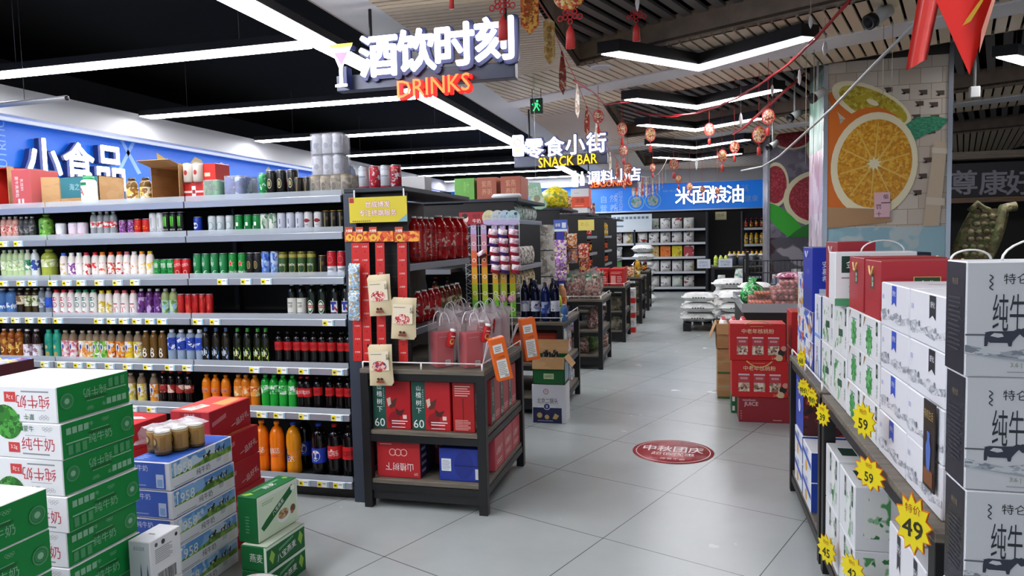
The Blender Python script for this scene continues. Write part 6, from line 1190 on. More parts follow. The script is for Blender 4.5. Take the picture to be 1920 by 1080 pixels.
for i in range(3): carton_thing('gift_carton', f'plain red gift carton beside the walnut powder cartons, {("bottom", "middle", "top")[i]} of three', redb, (.935, 6.2, .001+.301*i-.0))
brn = carton((.3, .3, .235), {'all': CARD}, (('r', 'front', .72, .1, .95, .5, M('8a6a40', .6)), ('r', 'front', 0, .46, 1, .52, TAPE), ('r', 'front', .0, .0, 1, .08, M('3f6a3a', .6)))).mesh('brown_carton')
for i in range(2): carton_thing('brown_carton', f'brown cardboard carton under the open one with white bottles, {("lower", "upper")[i]} of two', brn, (.385, 6.98, .236*i))
open_carton('open_carton', 'open brown carton full of small white bottles at the aisle', (.385, 6.98, .473), (.32, .32, .235), CARD, [('left', .15, -1.2), ('front', .1, -1.3)], ds=(('r', 'front', .6, .2, .9, .6, M('6a5a7a', .6)),))
for i in range(3):
    for j in range(3):
        put('milkpet', (.295+.09*i, 6.89+.09*j, .50), f'white bottle with red cap in the open carton, {ORD[j]} row, {ORD[i]} from the aisle side', 'white bottles in the open carton')
# boxes of spirits by the second table
ch = carton((.285, .2, .325), {'all': M('dcdde4', .4), 'right': M('e6e8ec', .4)}, (('r', 'front', 0.02, .0, .88, .4, M('1f2450', .5)), ('t', 'front', '北京二锅头', .46, .58, .14, .62, 0, M('1c1c22', .5)), ('c', 'front', .44, .43, .09, M('e0e2ea', .5)), ('c', 'front', .44, .43, .075, M('2a3a7a', .5)), ('t', 'front', '8', .44, .43, .08, .1, 0, WHT), ('o', 'front', .42, .82, .07, M('a83030', .5)), ('t', 'front', '牛', .42, .82, .06, .06, 0, M('a83030', .5)),
     ('c', 'front', .22, .2, .07, M('c8a86a', .5)), ('c', 'front', .44, .16, .06, M('c8a86a', .5)), ('p', 'front', [(.6, .12), (.68, .26), (.8, .2), (.72, .1)], M('c8a86a', .5)), ('lines', 'front', .16, .04, .7, .09, 1, M('9a9ab0', .5)), ('r', 'front', .18, .4, .34, .46, M('e8e8ee', .5)), ('r', 'front', .54, .4, .7, .46, M('e8e8ee', .5)))).mesh('spirits_carton')
carton_thing('spirits_carton', 'white and navy spirits carton on the floor under the open green one', ch, (-1.158, 5.70+.1, 0))
open_carton('spirits_carton', 'open green spirits carton with brown flaps on top of the white one', (-1.155, 5.80, .327), (.27, .2, .23), M('15602e', .5), [('front', .1, -1.35), ('back', .12, 1.3), ('right', .1, -.9)], ds=(('t', 'front', '北京二锅头', .5, .78, .2, .74, 0, M('d8e4d8', .5)), ('r', 'front', .34, .2, .66, .4, M('c8d8a8', .5)), ('t', 'front', '纯粮酿造', .5, .3, .1, .26, .05, M('3a6a3a', .5)), ('r', 'right', .05, .1, .9, .8, M('9ac0d8', .4))))
K('darkspirit', M('1a0f0c', .15), M('14100e', .35), None, h=.26, r=.028, shoulder=.6, neck=.45)
for i, (x, y) in enumerate(((-1.2, 5.76), (-1.155, 5.75), (-1.1, 5.78), (-1.2, 5.84), (-1.13, 5.85))): put('darkspirit', (x, y, .335), 'dark capped bottle standing inside the open green spirits carton', 'dark bottles in the open spirits carton')
# round floor sticker
t = thing('floor_sticker', 'round dusky red promotional sticker with white characters on the tile floor', 'sticker', (-.133, 5.085, 0)); g = G(); FRZ = ((0, 0, 0), (1, -.06, 0), (.06, 1, 0))
STK = PR('b8484e', ('a83c44', 'c45a5c'), 5, .35, .5); g.lathe([(.285, .0005), (.285, .0022), (0, .0024)], STK, 48); g.flat(*ring(.255, .262, 40), FRZ, M('e0b0ac', .4), .003)
g.text('中秋团庆', ((0, .05, 0), (1, -.06, 0), (.06, 1, 0)), .13, M('f0dcd6', .4), .02, .0032, .42); g.text('超值优惠', ((0, -.07, 0), (1, -.06, 0), (.06, 1, 0)), .07, M('ecd0c8', .4), 0, .0032, .3); g.text('惊喜不断', ((0, -.18, 0), (1, -.06, 0), (.06, 1, 0)), .04, M('e8c8c0', .4), 0, .0032, .2)
g.build('print', t)
# ================================================================ THE RACKS AND TABLES FARTHER ALONG THE AISLE
def far_rack(k, y0, label, zs, depth=1.15, x1=-1.95, len_=1.6):
    t = thing('shop_rack', label, 'rack', (0, y0, 0), 0)
    g_ = G(); g_.box(x1-len_, .0, 0, x1, .03, 1.86, PEG); g_.box(x1-len_, depth-.03, 0, x1, depth, 1.86, PEG); g_.box(x1-.02, .03, 0, x1, depth-.03, 1.86, RACKG); g_.build('body', t)
    g_ = G(); g_.box(x1-len_, -.01, 1.87, x1+.5, depth+.01, 1.9, RACKG, .004); g_.build('top_board', t)
    g_ = G(); g_.box(x1, .0, .86, x1+.46, .015, 1.868, PEG); g_.build('side_panel', t)
    for z in zs:
        s_ = G(); s_.box(x1+.004, .02, z-.03, x1+.45, depth-.02, z, BOARD); s_ = s_.build('shelf', t)
        q = G(); q.box(x1+.45, .02, z-.042, x1+.468, depth-.02, z-.002, RAIL, .002); q.build('price_rail', s_)
    return t
RK = [5.98, 8.18, 10.36, 12.55, 14.72]
FZ = [[1.72, 1.30, 1.07], [1.56, 1.3, 1.06], [1.56, 1.3, 1.06], [1.56, 1.3, 1.06], [1.56, 1.3, 1.06]]
TLAB = ['second', 'third', 'fourth', 'fifth', 'sixth']
for k in range(5): far_rack(k, RK[k], f'dark shop rack with end shelves, {TLAB[k]} in line along the aisle', FZ[k])
TT = [(5.93, 6.86, -1.85, -1.07), (8.12, 9.05, -1.8, -1.0), (10.29, 11.2, -1.75, -.93), (12.5, 13.4, -1.7, -.84), (14.7, 15.6, -1.7, -.84)]
for k, (a, b_, x0, x1) in enumerate(TT):
    rack_table(f'black display table with grey wood shelves, {TLAB[k]} in line along the aisle', x0, x1, a, b_, (.82, .46, .17) if k else (.82, .46, .17), rail=k < 3)
# lattice display with candy packs on the second rack
LX0, LX1, LY = -1.93, -1.44, 5.945
t = thing('wire_lattice', 'white wire lattice with pastel strips on the end of the second rack', 'display', (0, LY, 0))
g = G(); WIRE = M('d8dce0', .4, .3)
for i in range(9): g.tube([(LX0+(LX1-LX0)*i/8, 0, .88), (LX0+(LX1-LX0)*i/8, 0, 1.76)], .0035, WIRE, 4)
for i in range(11): g.tube([(LX0, .004, .9+.085*i), (LX1, .004, .9+.085*i)], .003, WIRE, 4)
for i in range(6):
    z = 1.0+.12*i; g.tube([(LX0-.005+.05*((i+j) % 2)+.0, -.01, z+.03*j) for j in range(5)], .003, WIRE, 4)
g.build('lattice', t)
STRC = [M(c, .45) for c in ('b8a8d8', 'c88aa0', 'd8683a', 'd8a02a', 'a8b82a', '6ab02a')]
for i, px in enumerate((889, 908, 928, 943, 960)):
    s_ = G()
    for q in range(6):
        za, zb = 1.74-.145*q, 1.74-.145*(q+1); x = mx(px, 480, LY-.012); s_.box(x-.026, -.014, zb, x+.026, -.011, za, STRC[q])
        s_.flat(*ring(.012, .018, 12, x, zb+.06), ((0, -.0145, 0), (1, 0, 0), (0, 0, 1)), M('e8e4dc', .5))
    s_.build('strip', t)
def card(name, label, px0, py0, px1, py1, Y, mat, dec, cat='sign', shape=None, rot=0.):
    c = meet((px0+px1)/2, (py0+py1)/2, 'Y', Y); W = abs(mx(px1, py0, Y)-mx(px0, py0, Y)); H = abs(mz(px0, py0, Y)-mz(px0, py1, Y))
    t = thing(name, label, cat, c, (0, 0, rot)); g_ = G(); fr_ = ((0, -.003, 0), (1, 0, 0), (0, 0, 1))
    poly = [(a*W, b_*H) for a, b_ in (shape or [(-.5, -.5), (.5, -.5), (.5, .5), (-.5, .5)])]
    n = len(poly); v, f = fan(poly); g_.flat(v, f, fr_, mat); g_.flat(v, f, fr_, mat, -.004)
    g_.add([(x, -.003, z) for x, z in poly]+[(x, .001, z) for x, z in poly], [(i, (i+1) % n, n+(i+1) % n, n+i) for i in range(n)], mat)
    for k_, d in enumerate(dec):
        off = .0006*(k_+1)
        if d[0] == 't': g_.text(d[1], ((d[2]*W, -.003, d[3]*H), (1, 0, 0), (0, 0, 1)), d[4]*H, d[-1], .0, off, d[5]*W, d[6] if len(d) > 7 else 0)
        elif d[0] == 'c': g_.flat(*disc(d[3]*W, 18, d[1]*W, d[2]*H, d[4]*H), fr_, d[-1], off)
        elif d[0] == 'r': g_.flat([(d[1]*W, d[2]*H), (d[3]*W, d[2]*H), (d[3]*W, d[4]*H), (d[1]*W, d[4]*H)], [(0, 1, 2, 3)], fr_, d[-1], off)
    g_.build('card', t); return t
card('header_card', 'red header card with white characters above the pastel candy strips', 861, 398, 908, 421, LY-.02, M('a8182a', .4), (('c', -.27, 0, .14, .36, M('f0d8d0', .5)), ('c', -.27, .2, .12, .2, M('2a1414', .5)), ('t', '旺仔', .2, .2, .3, .4, M('3a0a10', .5)), ('t', '牛奶', .2, -.22, .34, .4, WHT)))
for i, (px, c_) in enumerate(((917, 'd8d4a8'), (933, 'c8d4d4'), (947, 'b8cfe0'), (962, 'b4d4dc'))):
    card('header_card', f'round pastel header card, {ORD[i]} of four from the left over the candy strips', px-13, 394, px+13, 422, LY-.022-.005*i, M(c_, .4), (('c', 0, -.3, .45, .2, M('c0b4dc', .5)), ('t', '小公主', 0, .08, .2, .7, M('4a5a7a', .5)), ('c', .2, .26, .12, .1, M('e8e0a0' if i == 0 else '3a4a6a', .5))), shape=ell(0, 0, .5, .5, 0, 24))
CW, CR, CP = M('e8dce0', .35), M('b01c38', .35), M('4a2278', .35)
def candy(label, px, py, col, tilt, w_=.082, h=.078):
    p = meet(px, py, 'Y', LY-.06); t = thing('candy_pack', label, 'candy', p, (.1, tilt, 0), 'candy packs hanging on the pastel strips'); g_ = G()
    mm = PR('ece0e6', ('d8a0b8', 'f4eef2'), 30, .35, .5)
    for sg in (1, -1): g_.sheet(lambda u, v: ((u-.5)*w_, sg*.028*(math.sin(PI*u)*math.sin(PI*v))**.5 if 0 < u < 1 and 0 < v < 1 else 0, (v-.5)*h), 8, 8, mm)
    g_.build('bag', t); b_ = G()
    for sg in (1, -1): b_.sheet(lambda u, v: ((u-.5)*w_*1.02, sg*(.001+.029*(math.sin(PI*u)*math.sin(PI*v*.42))**.5 if 0 < u < 1 and v > 0 else 0), (v*.42-.5)*h*(1+.15*u)), 8, 5, col)
    b_.build('coloured_base', t)
for c_ in range(3):
    for r_ in range(5):
        px = (924, 942, 962)[c_]+r_*1.4; py = 438+r_*16.5
        candy(f'white and {("crimson" if (r_+c_) % 2 == 0 or c_ == 2 else "purple")} candy pack, row {CNT[r_+1]} of column {CNT[c_+1]} on the pastel strips', px, py, CR if (r_+c_) % 2 == 0 or c_ == 2 else CP, .18)
candy('single dark brown candy pack on the second pastel strip', 903, 477, M('5a1a20', .35), -.5, .07, .06)
# generic packs for the far shelves
def pk_mesh(w_, d_, h, mat, kind='bag', ds=()):
    g_ = G()
    if kind == 'box': return carton((w_, d_, h), {'all': mat}, ds).mesh('pack')
    for sg in (1, -1): g_.sheet(lambda u, v: ((u-.5)*w_, sg*d_*.5*(math.sin(PI*u)**.5*math.sin(PI*min(1, v*1.02+.02))**.4 if 0 < u < 1 and v < 1 else 0), v*h), 8, 8, mat)
    for (x0, z0, x1, z1, m_) in ds: g_.box(x0, -d_*.52, z0, x1, -d_*.49, z1, m_)
    return g_.mesh('pack')
def place(name, label, me, loc, rot=0., group=None, cat='pack', part='pouch'):
    t = thing(name, label, cat, (loc[0], loc[1], loc[2]+.0015), rot, group); obj(part, me, t); return t
def along_y(name, desc, me, n, X_, y0, dy, z, rot=PI/2, group=None, cat='pack', part='pouch'):
    for i in range(n): place(name, f'{desc}{nth(i, n, "from the front")}', me, (X_, y0+dy*i, z), rot+R0.uniform(-.1, .1), group or desc+'s' if n > 1 else None, cat, part)
tissue = pk_mesh(.09, .07, .14, PR('b8d0c4', ('3a7a6a', 'e4ece8'), 20, .4, .5)); tis2 = pk_mesh(.095, .08, .14, PR('d8dcd8', ('8a9a8a', 'b8c8c0'), 18, .4, .5))
greyp = pk_mesh(.13, .06, .17, PR('c8c4bc', ('6a6a62', 'e8e4dc', '9a8a7a'), 24, .4, .5)); tanp = pk_mesh(.13, .06, .17, PR('b8a888', ('5a5040', 'e0d8c8', 'c8b03a'), 24, .4, .5))
along_y('snack_pack', 'green cup, second rack upper end shelf', tissue, 4, -1.55, 6.15, .11, 1.72)
along_y('snack_pack', 'pale cup, second rack upper end shelf', tis2, 5, -1.55, 6.6, .1, 1.72)
along_y('snack_pack', 'grey snack pack, second rack middle end shelf', greyp, 6, -1.55, 6.1, .16, 1.30)
along_y('snack_pack', 'tan snack pack, second rack lower end shelf', tanp, 6, -1.55, 6.1, .16, 1.07)
lg = pk_mesh(.16, .03, .26, PR('d4d0c8', ('8a867c', 'b8b4aa'), 12, .4, .5))
for i in range(3): place('snack_pack', f'flat pale packet hanging at the far side of the second rack, {ORD[i]} down', lg, (-1.44, 7.18, 1.42-.27*i), .6)
# rack 2 front shelves glimpsed behind the gift bags
for z in (1.30, 1.04):
    g = G(); g.box(-2.75, RK[0]-.3, z-.03, -1.98, RK[0]-.005, z, BOARD); g.box(-2.75, RK[0]-.318, z-.042, -1.98, RK[0]-.3, z-.002, RAIL); o = g.build('shelf', bpy.data.objects['shop_rack'], (0, -RK[0], 0))
for i in range(5): put(('darkspirit', 'saucebottle', 'spiritclear', 'darkspirit', 'oilbottle')[i], (-2.05-.11*i, RK[0]-.2, 1.04), f'bottle on the front shelf of the second rack, {ORD[i]} from the aisle', None, 0, scale=.72)
# cartons on top of racks
carton_thing('gift_carton', 'light green carton on top of the second rack', carton((.19, .3, .2), {'all': M('6ab04a', .45)}, (('t', 'front', '青竹', .6, .6, .5, .3, 0, M('8fd06a', .5)),)).mesh('gift_carton'), (mx(872, 372, 6.1)-.02, 6.3, 1.901))
tc_ = carton((.185, .3, .2), {'all': M('b0604a', .5)}, (('t', 'front', '紫燕', .5, .7, .3, .5, 0, M('d8a888', .5)), ('t', 'front', '养粥', .5, .35, .3, .5, 0, M('d8a888', .5)))).mesh('gift_carton')
carton_thing('gift_carton', 'terracotta carton on the second rack, next to the light green one', tc_, (mx(913, 372, 6.15), 6.3, 1.901)); carton_thing('gift_carton', 'terracotta carton on the second rack, at the aisle end', tc_, (mx(957, 372, 6.15)+.005, 6.3, 1.901))
g = G(); g.lathe([(.0, 0), (.12, .0), (.14, .02), (.12, .04), (0, .04)], M('e4e6e8', .4), 24, sy=.4); t = g.build('tray_lid', None, (mx(950, 385, 6.06), 6.06, 1.902)); tag(t, 'white plastic tray lid on the front edge of the second rack top', 'lid')
t = card('promo_card', 'pale green promotional card hanging over the second rack', 984, 341, 1026, 393, 7.6, M('8fb89a', .4), (('c', .05, -.2, .3, .2, M('c8d0b8', .5)), ('c', .05, -.1, .15, .12, M('8a8a6a', .5)), ('t', '绿色好茶', -.12, .15, .3, .5, .2, M('d8e8d8', .5)), ('r', -.45, .38, -.3, .46, M('d8e4d8', .5))), shape=[(-.5, .5), (.2, .46), (.32, -.1), (.5, -.28), (.44, -.44), (.2, -.5), (-.05, -.48), (-.25, -.3)])
g = G(); g.tube([(0, .0, .2), (0, .0, 3.3-t.location.z)], .002, WIRE, 4); g.build('cord', t)
yb = G()
for sg in (1, -1): yb.sheet(lambda u, v: ((u-.5)*.36, sg*(.1*(math.sin(PI*u)*math.sin(PI*v))**.5 if 0 < u < 1 and 0 < v < 1 else 0), v*.27*(1-.9*abs(u-.55)**1.5)), 12, 8, PR('e0c81c', ('c8a81a', '8a9a2a', 'f0e04a'), 14, .3, .5))
t = thing('gift_pack', 'bright yellow plastic gift pack on top of the third rack', 'pack', (-1.62, 8.5, 1.901)); yb.build('bag', t)
brp = pk_mesh(.072, .06, .16, PR('a85a3a', ('d8a87a', '6a2a1a', 'e8d0b8'), 24, .4, .5))
for i in range(5): place('snack_pack', f'brown snack pack on the third rack top, {ORD[i]} from the left', brp, (-1.78+.075*i, 8.8, 1.901), 0, 'brown snack packs on the third rack top')
carton_thing('noodle_carton', 'white and orange noodle carton on the fourth rack top', carton((.265, .26, .28), {'all': M('d84a22', .45)}, (('r', 'front', 0, .58, 1, 1, M('dcdcdc', .5)), ('t', 'front', '凉面', .5, .38, .24, .5, 0, M('2a1410', .5)), ('lines', 'front', .2, .08, .8, .14, 1, M('e8c8b8', .5)), ('lines', 'front', .2, .75, .5, .8, 1, GYT))).mesh('noodle_carton'), (-1.6, 10.62, 1.982))
carton_thing('noodle_carton', 'low white carton under the orange noodle carton', carton((.22, .26, .078), {'all': M('d4d4d0', .5)}, (('c', 'front', .2, .4, .3, M('8a8a82', .5)),)).mesh('noodle_carton'), (-1.6, 10.62, 1.901))
# third rack: purple strip, signs, orange snack packs
t = thing('hanging_strip', 'blue hanging strip with purple snack bags at the third rack', 'display strip', (0, 8.172, 0)); g = G(); xa = mx(1051, 470, 8.172); g.box(xa-.045, -.004, 1.0, xa+.045, 0, 1.72, M('3a3a9a', .4)); g.build('strip', t)
for i, (ya, yb_) in enumerate(((450, 484), (480, 500), (496, 512), (508, 526))):
    pouch('snack_bag', f'purple and cream snack bag on the blue strip, {ORD[i]} from the top', 1037, ya, 1063, yb_, 8.14-.035*(i % 2), .03, PR('b070c0', ('e0c8e4', '7a3a9a', 'e0d8a0'), 22, .35, .5), (), group='purple snack bags on the blue strip', thick=.03, hole=False)
card('header_card', 'blue header card with white lettering on the third rack', 1038, 412, 1064, 434, 8.166, M('4a62b0', .4), (('t', '亲嘴', -.2, .05, .3, .35, WHT), ('r', .1, -.2, .4, .25, M('d8e0f0', .5)), ('r', -.5, -.5, .5, -.3, M('d8e4ec', .5))))
card('header_card', 'yellow notice card on the side of the fourth rack', 1084, 412, 1114, 432, 10.35, M('d8c868', .4), (('t', '新品', -.1, .1, .4, .5, M('b8a040', .5)),))
orp = [pk_mesh(.13, .05, .17, PR(c, a, 20, .4, .5)) for c, a in (('c86a2a', ('f0b878', '8a3a14', 'e8e0d0')), ('c8402a', ('f0a890', '8a1a14', 'e8d8c0')), ('d8906a', ('f4dcc8', 'a84a2a', '8a8a9a')), ('a8323a', ('e8b0a8', '6a1418', 'd8a850')))]
nm_ = ('orange', 'red orange', 'peach', 'crimson')
for z, (p_, y0) in zip((1.56, 1.3, 1.06), ((0, 8.29), (1, 8.29), (2, 8.29))):
    for i in range(6):
        m_ = (p_+i//2) % 4; place('snack_pack', f'{nm_[m_]} snack pack, third rack {("upper" if z > 1.5 else "middle" if z > 1.2 else "lower")} end shelf{nth(i, 6, "from the front")}', orp[m_], (-1.56, y0+.15*i, z), PI/2+.2, 'orange and red snack packs on the third rack')
for i in range(4): place('snack_pack', f'{nm_[i]} snack pack hung at the side of the third rack, facing the front', orp[i], (-1.36+.14*(i % 2), 8.22+.02*i, (1.42, 1.3, 1.24, 1.13)[i]), 0)
redj = STY['redjuice']
for k, (y0, zz) in enumerate(((10.42, 1.56), (10.42, 1.3), (10.42, 1.06))):
    for i in range(6): put('saucebottle' if k else 'redjuice', (-1.55, y0+.14*i, zz), f'red sauce bottle, fourth rack {("upper", "middle", "lower")[k]} end shelf{nth(i, 6, "from the front")}', 'red sauce bottles on the fourth rack', 0, scale=.8)
for k, zz in enumerate((1.56, 1.3, 1.06)):
    for i in range(6): put('oilbottle' if k == 0 else 'saucebottle', (-1.55, 12.62+.14*i, zz), f'amber bottle, fifth rack {("upper", "middle", "lower")[k]} end shelf{nth(i, 6, "from the front")}', 'amber bottles on the fifth rack', scale=.8 if k else .8)
for i in range(4): place('snack_pack', f'red snack box on the top of the fourth rack, {ORD[i]} from the left', orp[3], (-1.9+.13*i, 11.0, 1.9), 0)
put('spiritclear', (-1.52, 10.95, 1.9), 'clear bottle on top of the fourth rack'); put('oilbottle', (-.92, 12.62, .82), 'amber bottle on the fifth table, nearest the aisle corner')
# goods on the tables
WY = 6.04
for i, (px, k) in enumerate(((985, 'winedark'), (1004, 'winedark'), (1023, 'wineblue'), (1041, 'winedark'))): put(k, (mx(px, 585, WY), WY, .82), f'{"blue" if k == "wineblue" else "dark"} wine bottle with pale label on the second table{nth(i, 4)}', None, R0.uniform(-.2, .2))
put('bigblue', (mx(1058, 580, WY), WY, .82), 'small blue bottle with red top at the second table corner', None, 0, scale=.8)
put('orangejuice', (-1.16, 6.4, .82), 'pale orange juice bottle on the second table'); put('greenjuice', (-1.16, 6.17, .82), 'lime green juice bottle in front of the pale orange one')
for i in range(3): put(('winedark', 'spiritclear', 'winedark', 'wineblue')[i], (-1.42+.1*i, 6.3, .82), f'wine bottle in the second row of the second table{nth(i, 3)}', None)
redw = carton((.2, .25, .26), {'all': M('8a2a1a', .45)}, (('r', 'front', .1, .1, .9, .9, M('a83a1c', .45)), ('r', 'right', .1, .1, .9, .9, PR('c8402e', ('e8d8d0', '7a1a14'), 12, .4, .5)))).mesh('red_carton')
whl = carton((.2, .2, .2), {'all': M('c8ccd0', .4), 'right': PR('d0d4d8', ('8fb4c8', 'a8322a', 'f0f0f0'), 9, .4, .5)}, ()).mesh('white_carton')
whw = carton((.2, .2, .275), {'all': M('c8ccd0', .4), 'right': PR('d0d4d8', ('8fb4c8', 'a8322a', 'f0f0f0'), 9, .4, .5)}, ()).mesh('white_carton')
for i, x in enumerate((-1.66, -1.44, -1.23)): place('red_carton', f'dark red carton, second table middle shelf{nth(i, 3)}', redw, (x, 6.115, .46), 0, None, 'box', 'carton')
for i, y in enumerate((6.38, 6.62)): place('red_carton', f'red and white carton on the aisle side of the second table, {("nearer", "farther")[i]} of two', whw, (-1.23, y, .46), 0, None, 'box', 'carton')
for i, y in enumerate((6.1, 6.36, 6.62)): place('white_carton', f'pale blue carton, second table bottom shelf{nth(i, 3, "from the front")}', whl, (-1.22, y, .17), 0, None, 'box', 'carton')
# clear snack bags with green on the third table
def clear_pack(label, x, y, z, w_, h, col, rot=0., lean=0., bow=True):
    t = thing('clear_snack_bag', label, 'snack bag', (x, y, z+.002), (lean, 0, rot)); g_ = G(); rr = random.Random(int(1000*x+77*y))
    for sg in (1, -1): g_.sheet(lambda u, v: ((u-.5)*w_*(1-.45*max(0, v-.75)*3), sg*(.07*(math.sin(PI*u))**.5*math.sin(PI*min(1, v*.8+.15)) if 0 < u < 1 and v < 1 else .0)+rr.uniform(-.006, .006), v*h), 8, 8, col, smooth=False)
    g_.build('contents', t); f = G()
    for sg in (1, -1): f.sheet(lambda u, v: ((u-.5)*w_*1.08*(1-.3*max(0, v-.75)*3), sg*(.085*(math.sin(PI*u))**.5*math.sin(PI*min(1, v*.7+.2)) if 0 < u < 1 and v < 1 else .0)+rr.uniform(-.008, .008), v*h*1.15), 8, 8, FILM('f0f2f0', .88, .05), smooth=False)
    f.build('clear_film', t)
    if bow:
        b_ = G(); 
        for a in range(6): b_.sheet(lambda u, v: ((.02+.05*u)*math.cos(a)+.02*v*math.sin(a), -.05-.02*u, h*.86+.05*u*math.sin(a)+.025*v), 3, 2, M(('2a7a4a', 'd8e8dc', '5aa07a')[a % 3], .4), smooth=False)
        b_.build('green_bow', t)
NUTS = PR('a8605a', ('e8c8b8', '6a3028', 'd8a090'), 24, .5, .5); NUTS2 = PR('c88a7a', ('f0dcd0', '8a4a3a', 'a82a3a'), 24, .5, .5)
for i, (x, y, r) in enumerate(((-1.34, 8.82, .0), (-1.365, 8.27, -.0), (-1.135, 8.26, .0), (-1.14, 8.52, 1.57), (-1.14, 8.80, 1.57), (-1.36, 8.53, .0))):
    clear_pack(f'clear bag of reddish snacks on the third table{nth(i, 6, "from the front")}', x, y, .822, .2, .28, (NUTS, NUTS2)[i % 2], r, 0)
lav = pk_mesh(.2, .16, .22, PR('7a5a9a', ('a88ac8', '4a2a6a', 'd8c8e0'), 14, .4, .5), 'box'); place('snack_pack', 'purple snack box on the middle shelf of the third table', lav, (-1.4, 8.26, .46), 0)
for i in range(3): clear_pack(f'clear snack bag, third table middle shelf aisle side{nth(i, 3, "from the front")}', -1.14, 8.34+.245*i, .462, .2, .23, NUTS2, 1.5, 0, False)
for i in range(3): clear_pack(f'clear snack bag, third table bottom shelf{nth(i, 3, "from the front")}', -1.3+.09*i, 8.30+.25*i, .172, .22, .18, (NUTS, GRS, NUTS2)[i], .2*i, 0, False)
redg = carton((.2, .16, .25), {'all': M('c01c1c', .4)}, (('r', 'front', .1, .1, .45, .6, M('e8a8a0', .5)), ('lines', 'front', .55, .2, .9, .6, 4, M('e8c0b8', .5)), ('lines', 'front', .1, .7, .9, .85, 2, M('e8b0a0', .5)))).mesh('red_carton')
for i, (x, y) in enumerate(((-1.30, 10.72), (-1.28, 10.42), (-1.06, 10.42), (-1.06, 10.65), (-1.06, 10.88))): place('red_carton', f'bright red gift box on the fourth table{nth(i, 5, "from the front left")}', redg, (x, y, .82), 0, 'bright red gift boxes on the fourth table', 'box', 'carton')
drk = [pk_mesh(.24, .22, .2, PR('4a4636', ('6a6450', '8a7a5a', '2a2820'), 8, .5, .5), 'box'), pk_mesh(.22, .2, .2, PR('8a8272', ('a89c88', '5a5446'), 8, .5, .5), 'box')]
for k in (2, 3, 4):
    a, b_, x0, x1 = TT[k]
    for zi, z in enumerate((.46, .17)):
        for i in range(3): place('brown_carton', f'dull brown carton, {TLAB[k]} table {("middle", "bottom")[zi]} shelf{nth(i, 3, "from the front")}', drk[(i+zi) % 2], (x1-.17, a+.19+.26*i, z), 0, None, 'box', 'carton')
for i in range(5): place('snack_pack', f'snack packet lying on the fifth table{nth(i, 5, "from the front")}', orp[i % 4], (-1.05-.1*(i % 2), 12.6+.16*i, .82), .4*i)
for i in range(7): put('saucebottle', (-.95-.1*(i % 3), 14.8+.11*i, .82), f'small red-capped bottle on the sixth table{nth(i, 7, "from the front")}', 'red-capped bottles on the sixth table', 0, scale=.7)
rwb = carton((.12, .2, .235), {'all': M('e0dcdc', .45)}, (('r', 'front', 0, 0, 1, .35, M('c8241c', .45)), ('r', 'right', 0, 0, 1, .35, M('c8241c', .45)), ('t', 'front', '奶', .5, .68, .3, .6, 0, M('3a3a3a', .5)))).mesh('white_carton')
for i in range(3): carton_thing('white_carton', f'white and red carton on the floor behind the fourth table, {("bottom", "middle", "top")[i]} of three', rwb, (-.93, 11.45, .236*i))
# ================================================================ BACK WALL SHELVES AND RICE
BZ = [2.1, 1.70, 1.33, .95, .55, .13]
t = thing('shelf_unit', 'wide dark shelf unit on the back wall stacked with rice bags', 'rack', (0, 0, 0))
g = G(); g.box(-3.4, 20.02, .0, .4, 20.06, 2.15, PEG); g.build('back_panel', t)
for x in (-3.4, -1.5, .4): g = G(); g.box(x-.02, 19.6, 0, x+.02, 20.02, 2.15, RACKG); g.build('upright', t)
for z in BZ[1:]:
    for xa, xb in ((-3.37, -1.52), (-1.47, .37)):
        s_ = G(); s_.box(xa, 19.58, z-.04, xb, 20.02, z, BOARD); s_ = s_.build('shelf', t); q = G(); q.box(xa, 19.55, z-.05, xb, 19.58, z+.01, M('c8ccd2', .3, .3)); q.build('price_rail', s_)
bagm = lambda c, a, s_=8: pk_mesh(.27, .16, .3, PR(c, a, s_, .45, .6))
BAG = [bagm('dcdcd8', ('c8a84a', '8aa88a')), bagm('e0e0dc', ('a83a3a', '4a4a4a')), bagm('d4dcd0', ('4a8a5a', 'e8ece4')), bagm('e4e4e2', ('8a8a88', '5a3a2a'))]
BOXB = [pk_mesh(.27, .16, .3, PR(c, a, 6, .45, .58), 'box') for c, a in (('7fb4bc', ('a8d0d4', '4a8a94')), ('b89a5a', ('6a5a2a', 'd8c88a')), ('e0781c', ('f0b06a', 'c85a10')), ('d8c81c', ('f0e060', 'a88a10')), ('b8404a', ('e0dcd8', '8a1a24')), ('5a8a4a', ('8ab87a', '3a6a2a')), ('c82a22', ('e88a7a', '8a1410')), ('7f9a86', ('a8c0a8', '4a6a54')))]
BN = ['teal', 'gold brown', 'orange', 'yellow', 'crimson', 'green', 'red', 'sage green']; WN = ['white and gold', 'white and red', 'white and green', 'plain white']
rowsB = [(1.70, [0, 1, 2, 3, 0, 2, 3, 1, 0]), (1.33, ['b5', 'b6', 1, 0, 1, 3, 3, 1, 3]), (.95, ['b7', 'b5', 3, None, 'b0', 'b1', 'b2', 'b3', 'b4']), (.55, [0, 'b1', 'b5', None, 'b6', 3, 3, 3, 0]), (.13, [1, 0, 2, 3, 1, 0, 3, 2, 1])]
SN = ['top', 'second', 'third', 'fourth', 'bottom']
for r_, (z, its) in enumerate(rowsB):
    for i, it in enumerate(its):
        if it is None: continue
        x = (-2.62, -2.31, -2.0, -1.69, -1.3, -.99, -.68, -.37, -.06)[i]
        if isinstance(it, str): place('rice_box', f'{BN[int(it[1])]} rice pack, back wall unit {SN[r_]} shelf, {ORD[i]} place from left', BOXB[int(it[1])], (x, 19.78, z), 0, None, 'pack', 'box')
        else: place('rice_bag', f'{WN[it]} rice bag, back wall unit {SN[r_]} shelf, {ORD[i]} place from left', BAG[it], (x, 19.78, z), 0, None, 'pack', 'pouch')
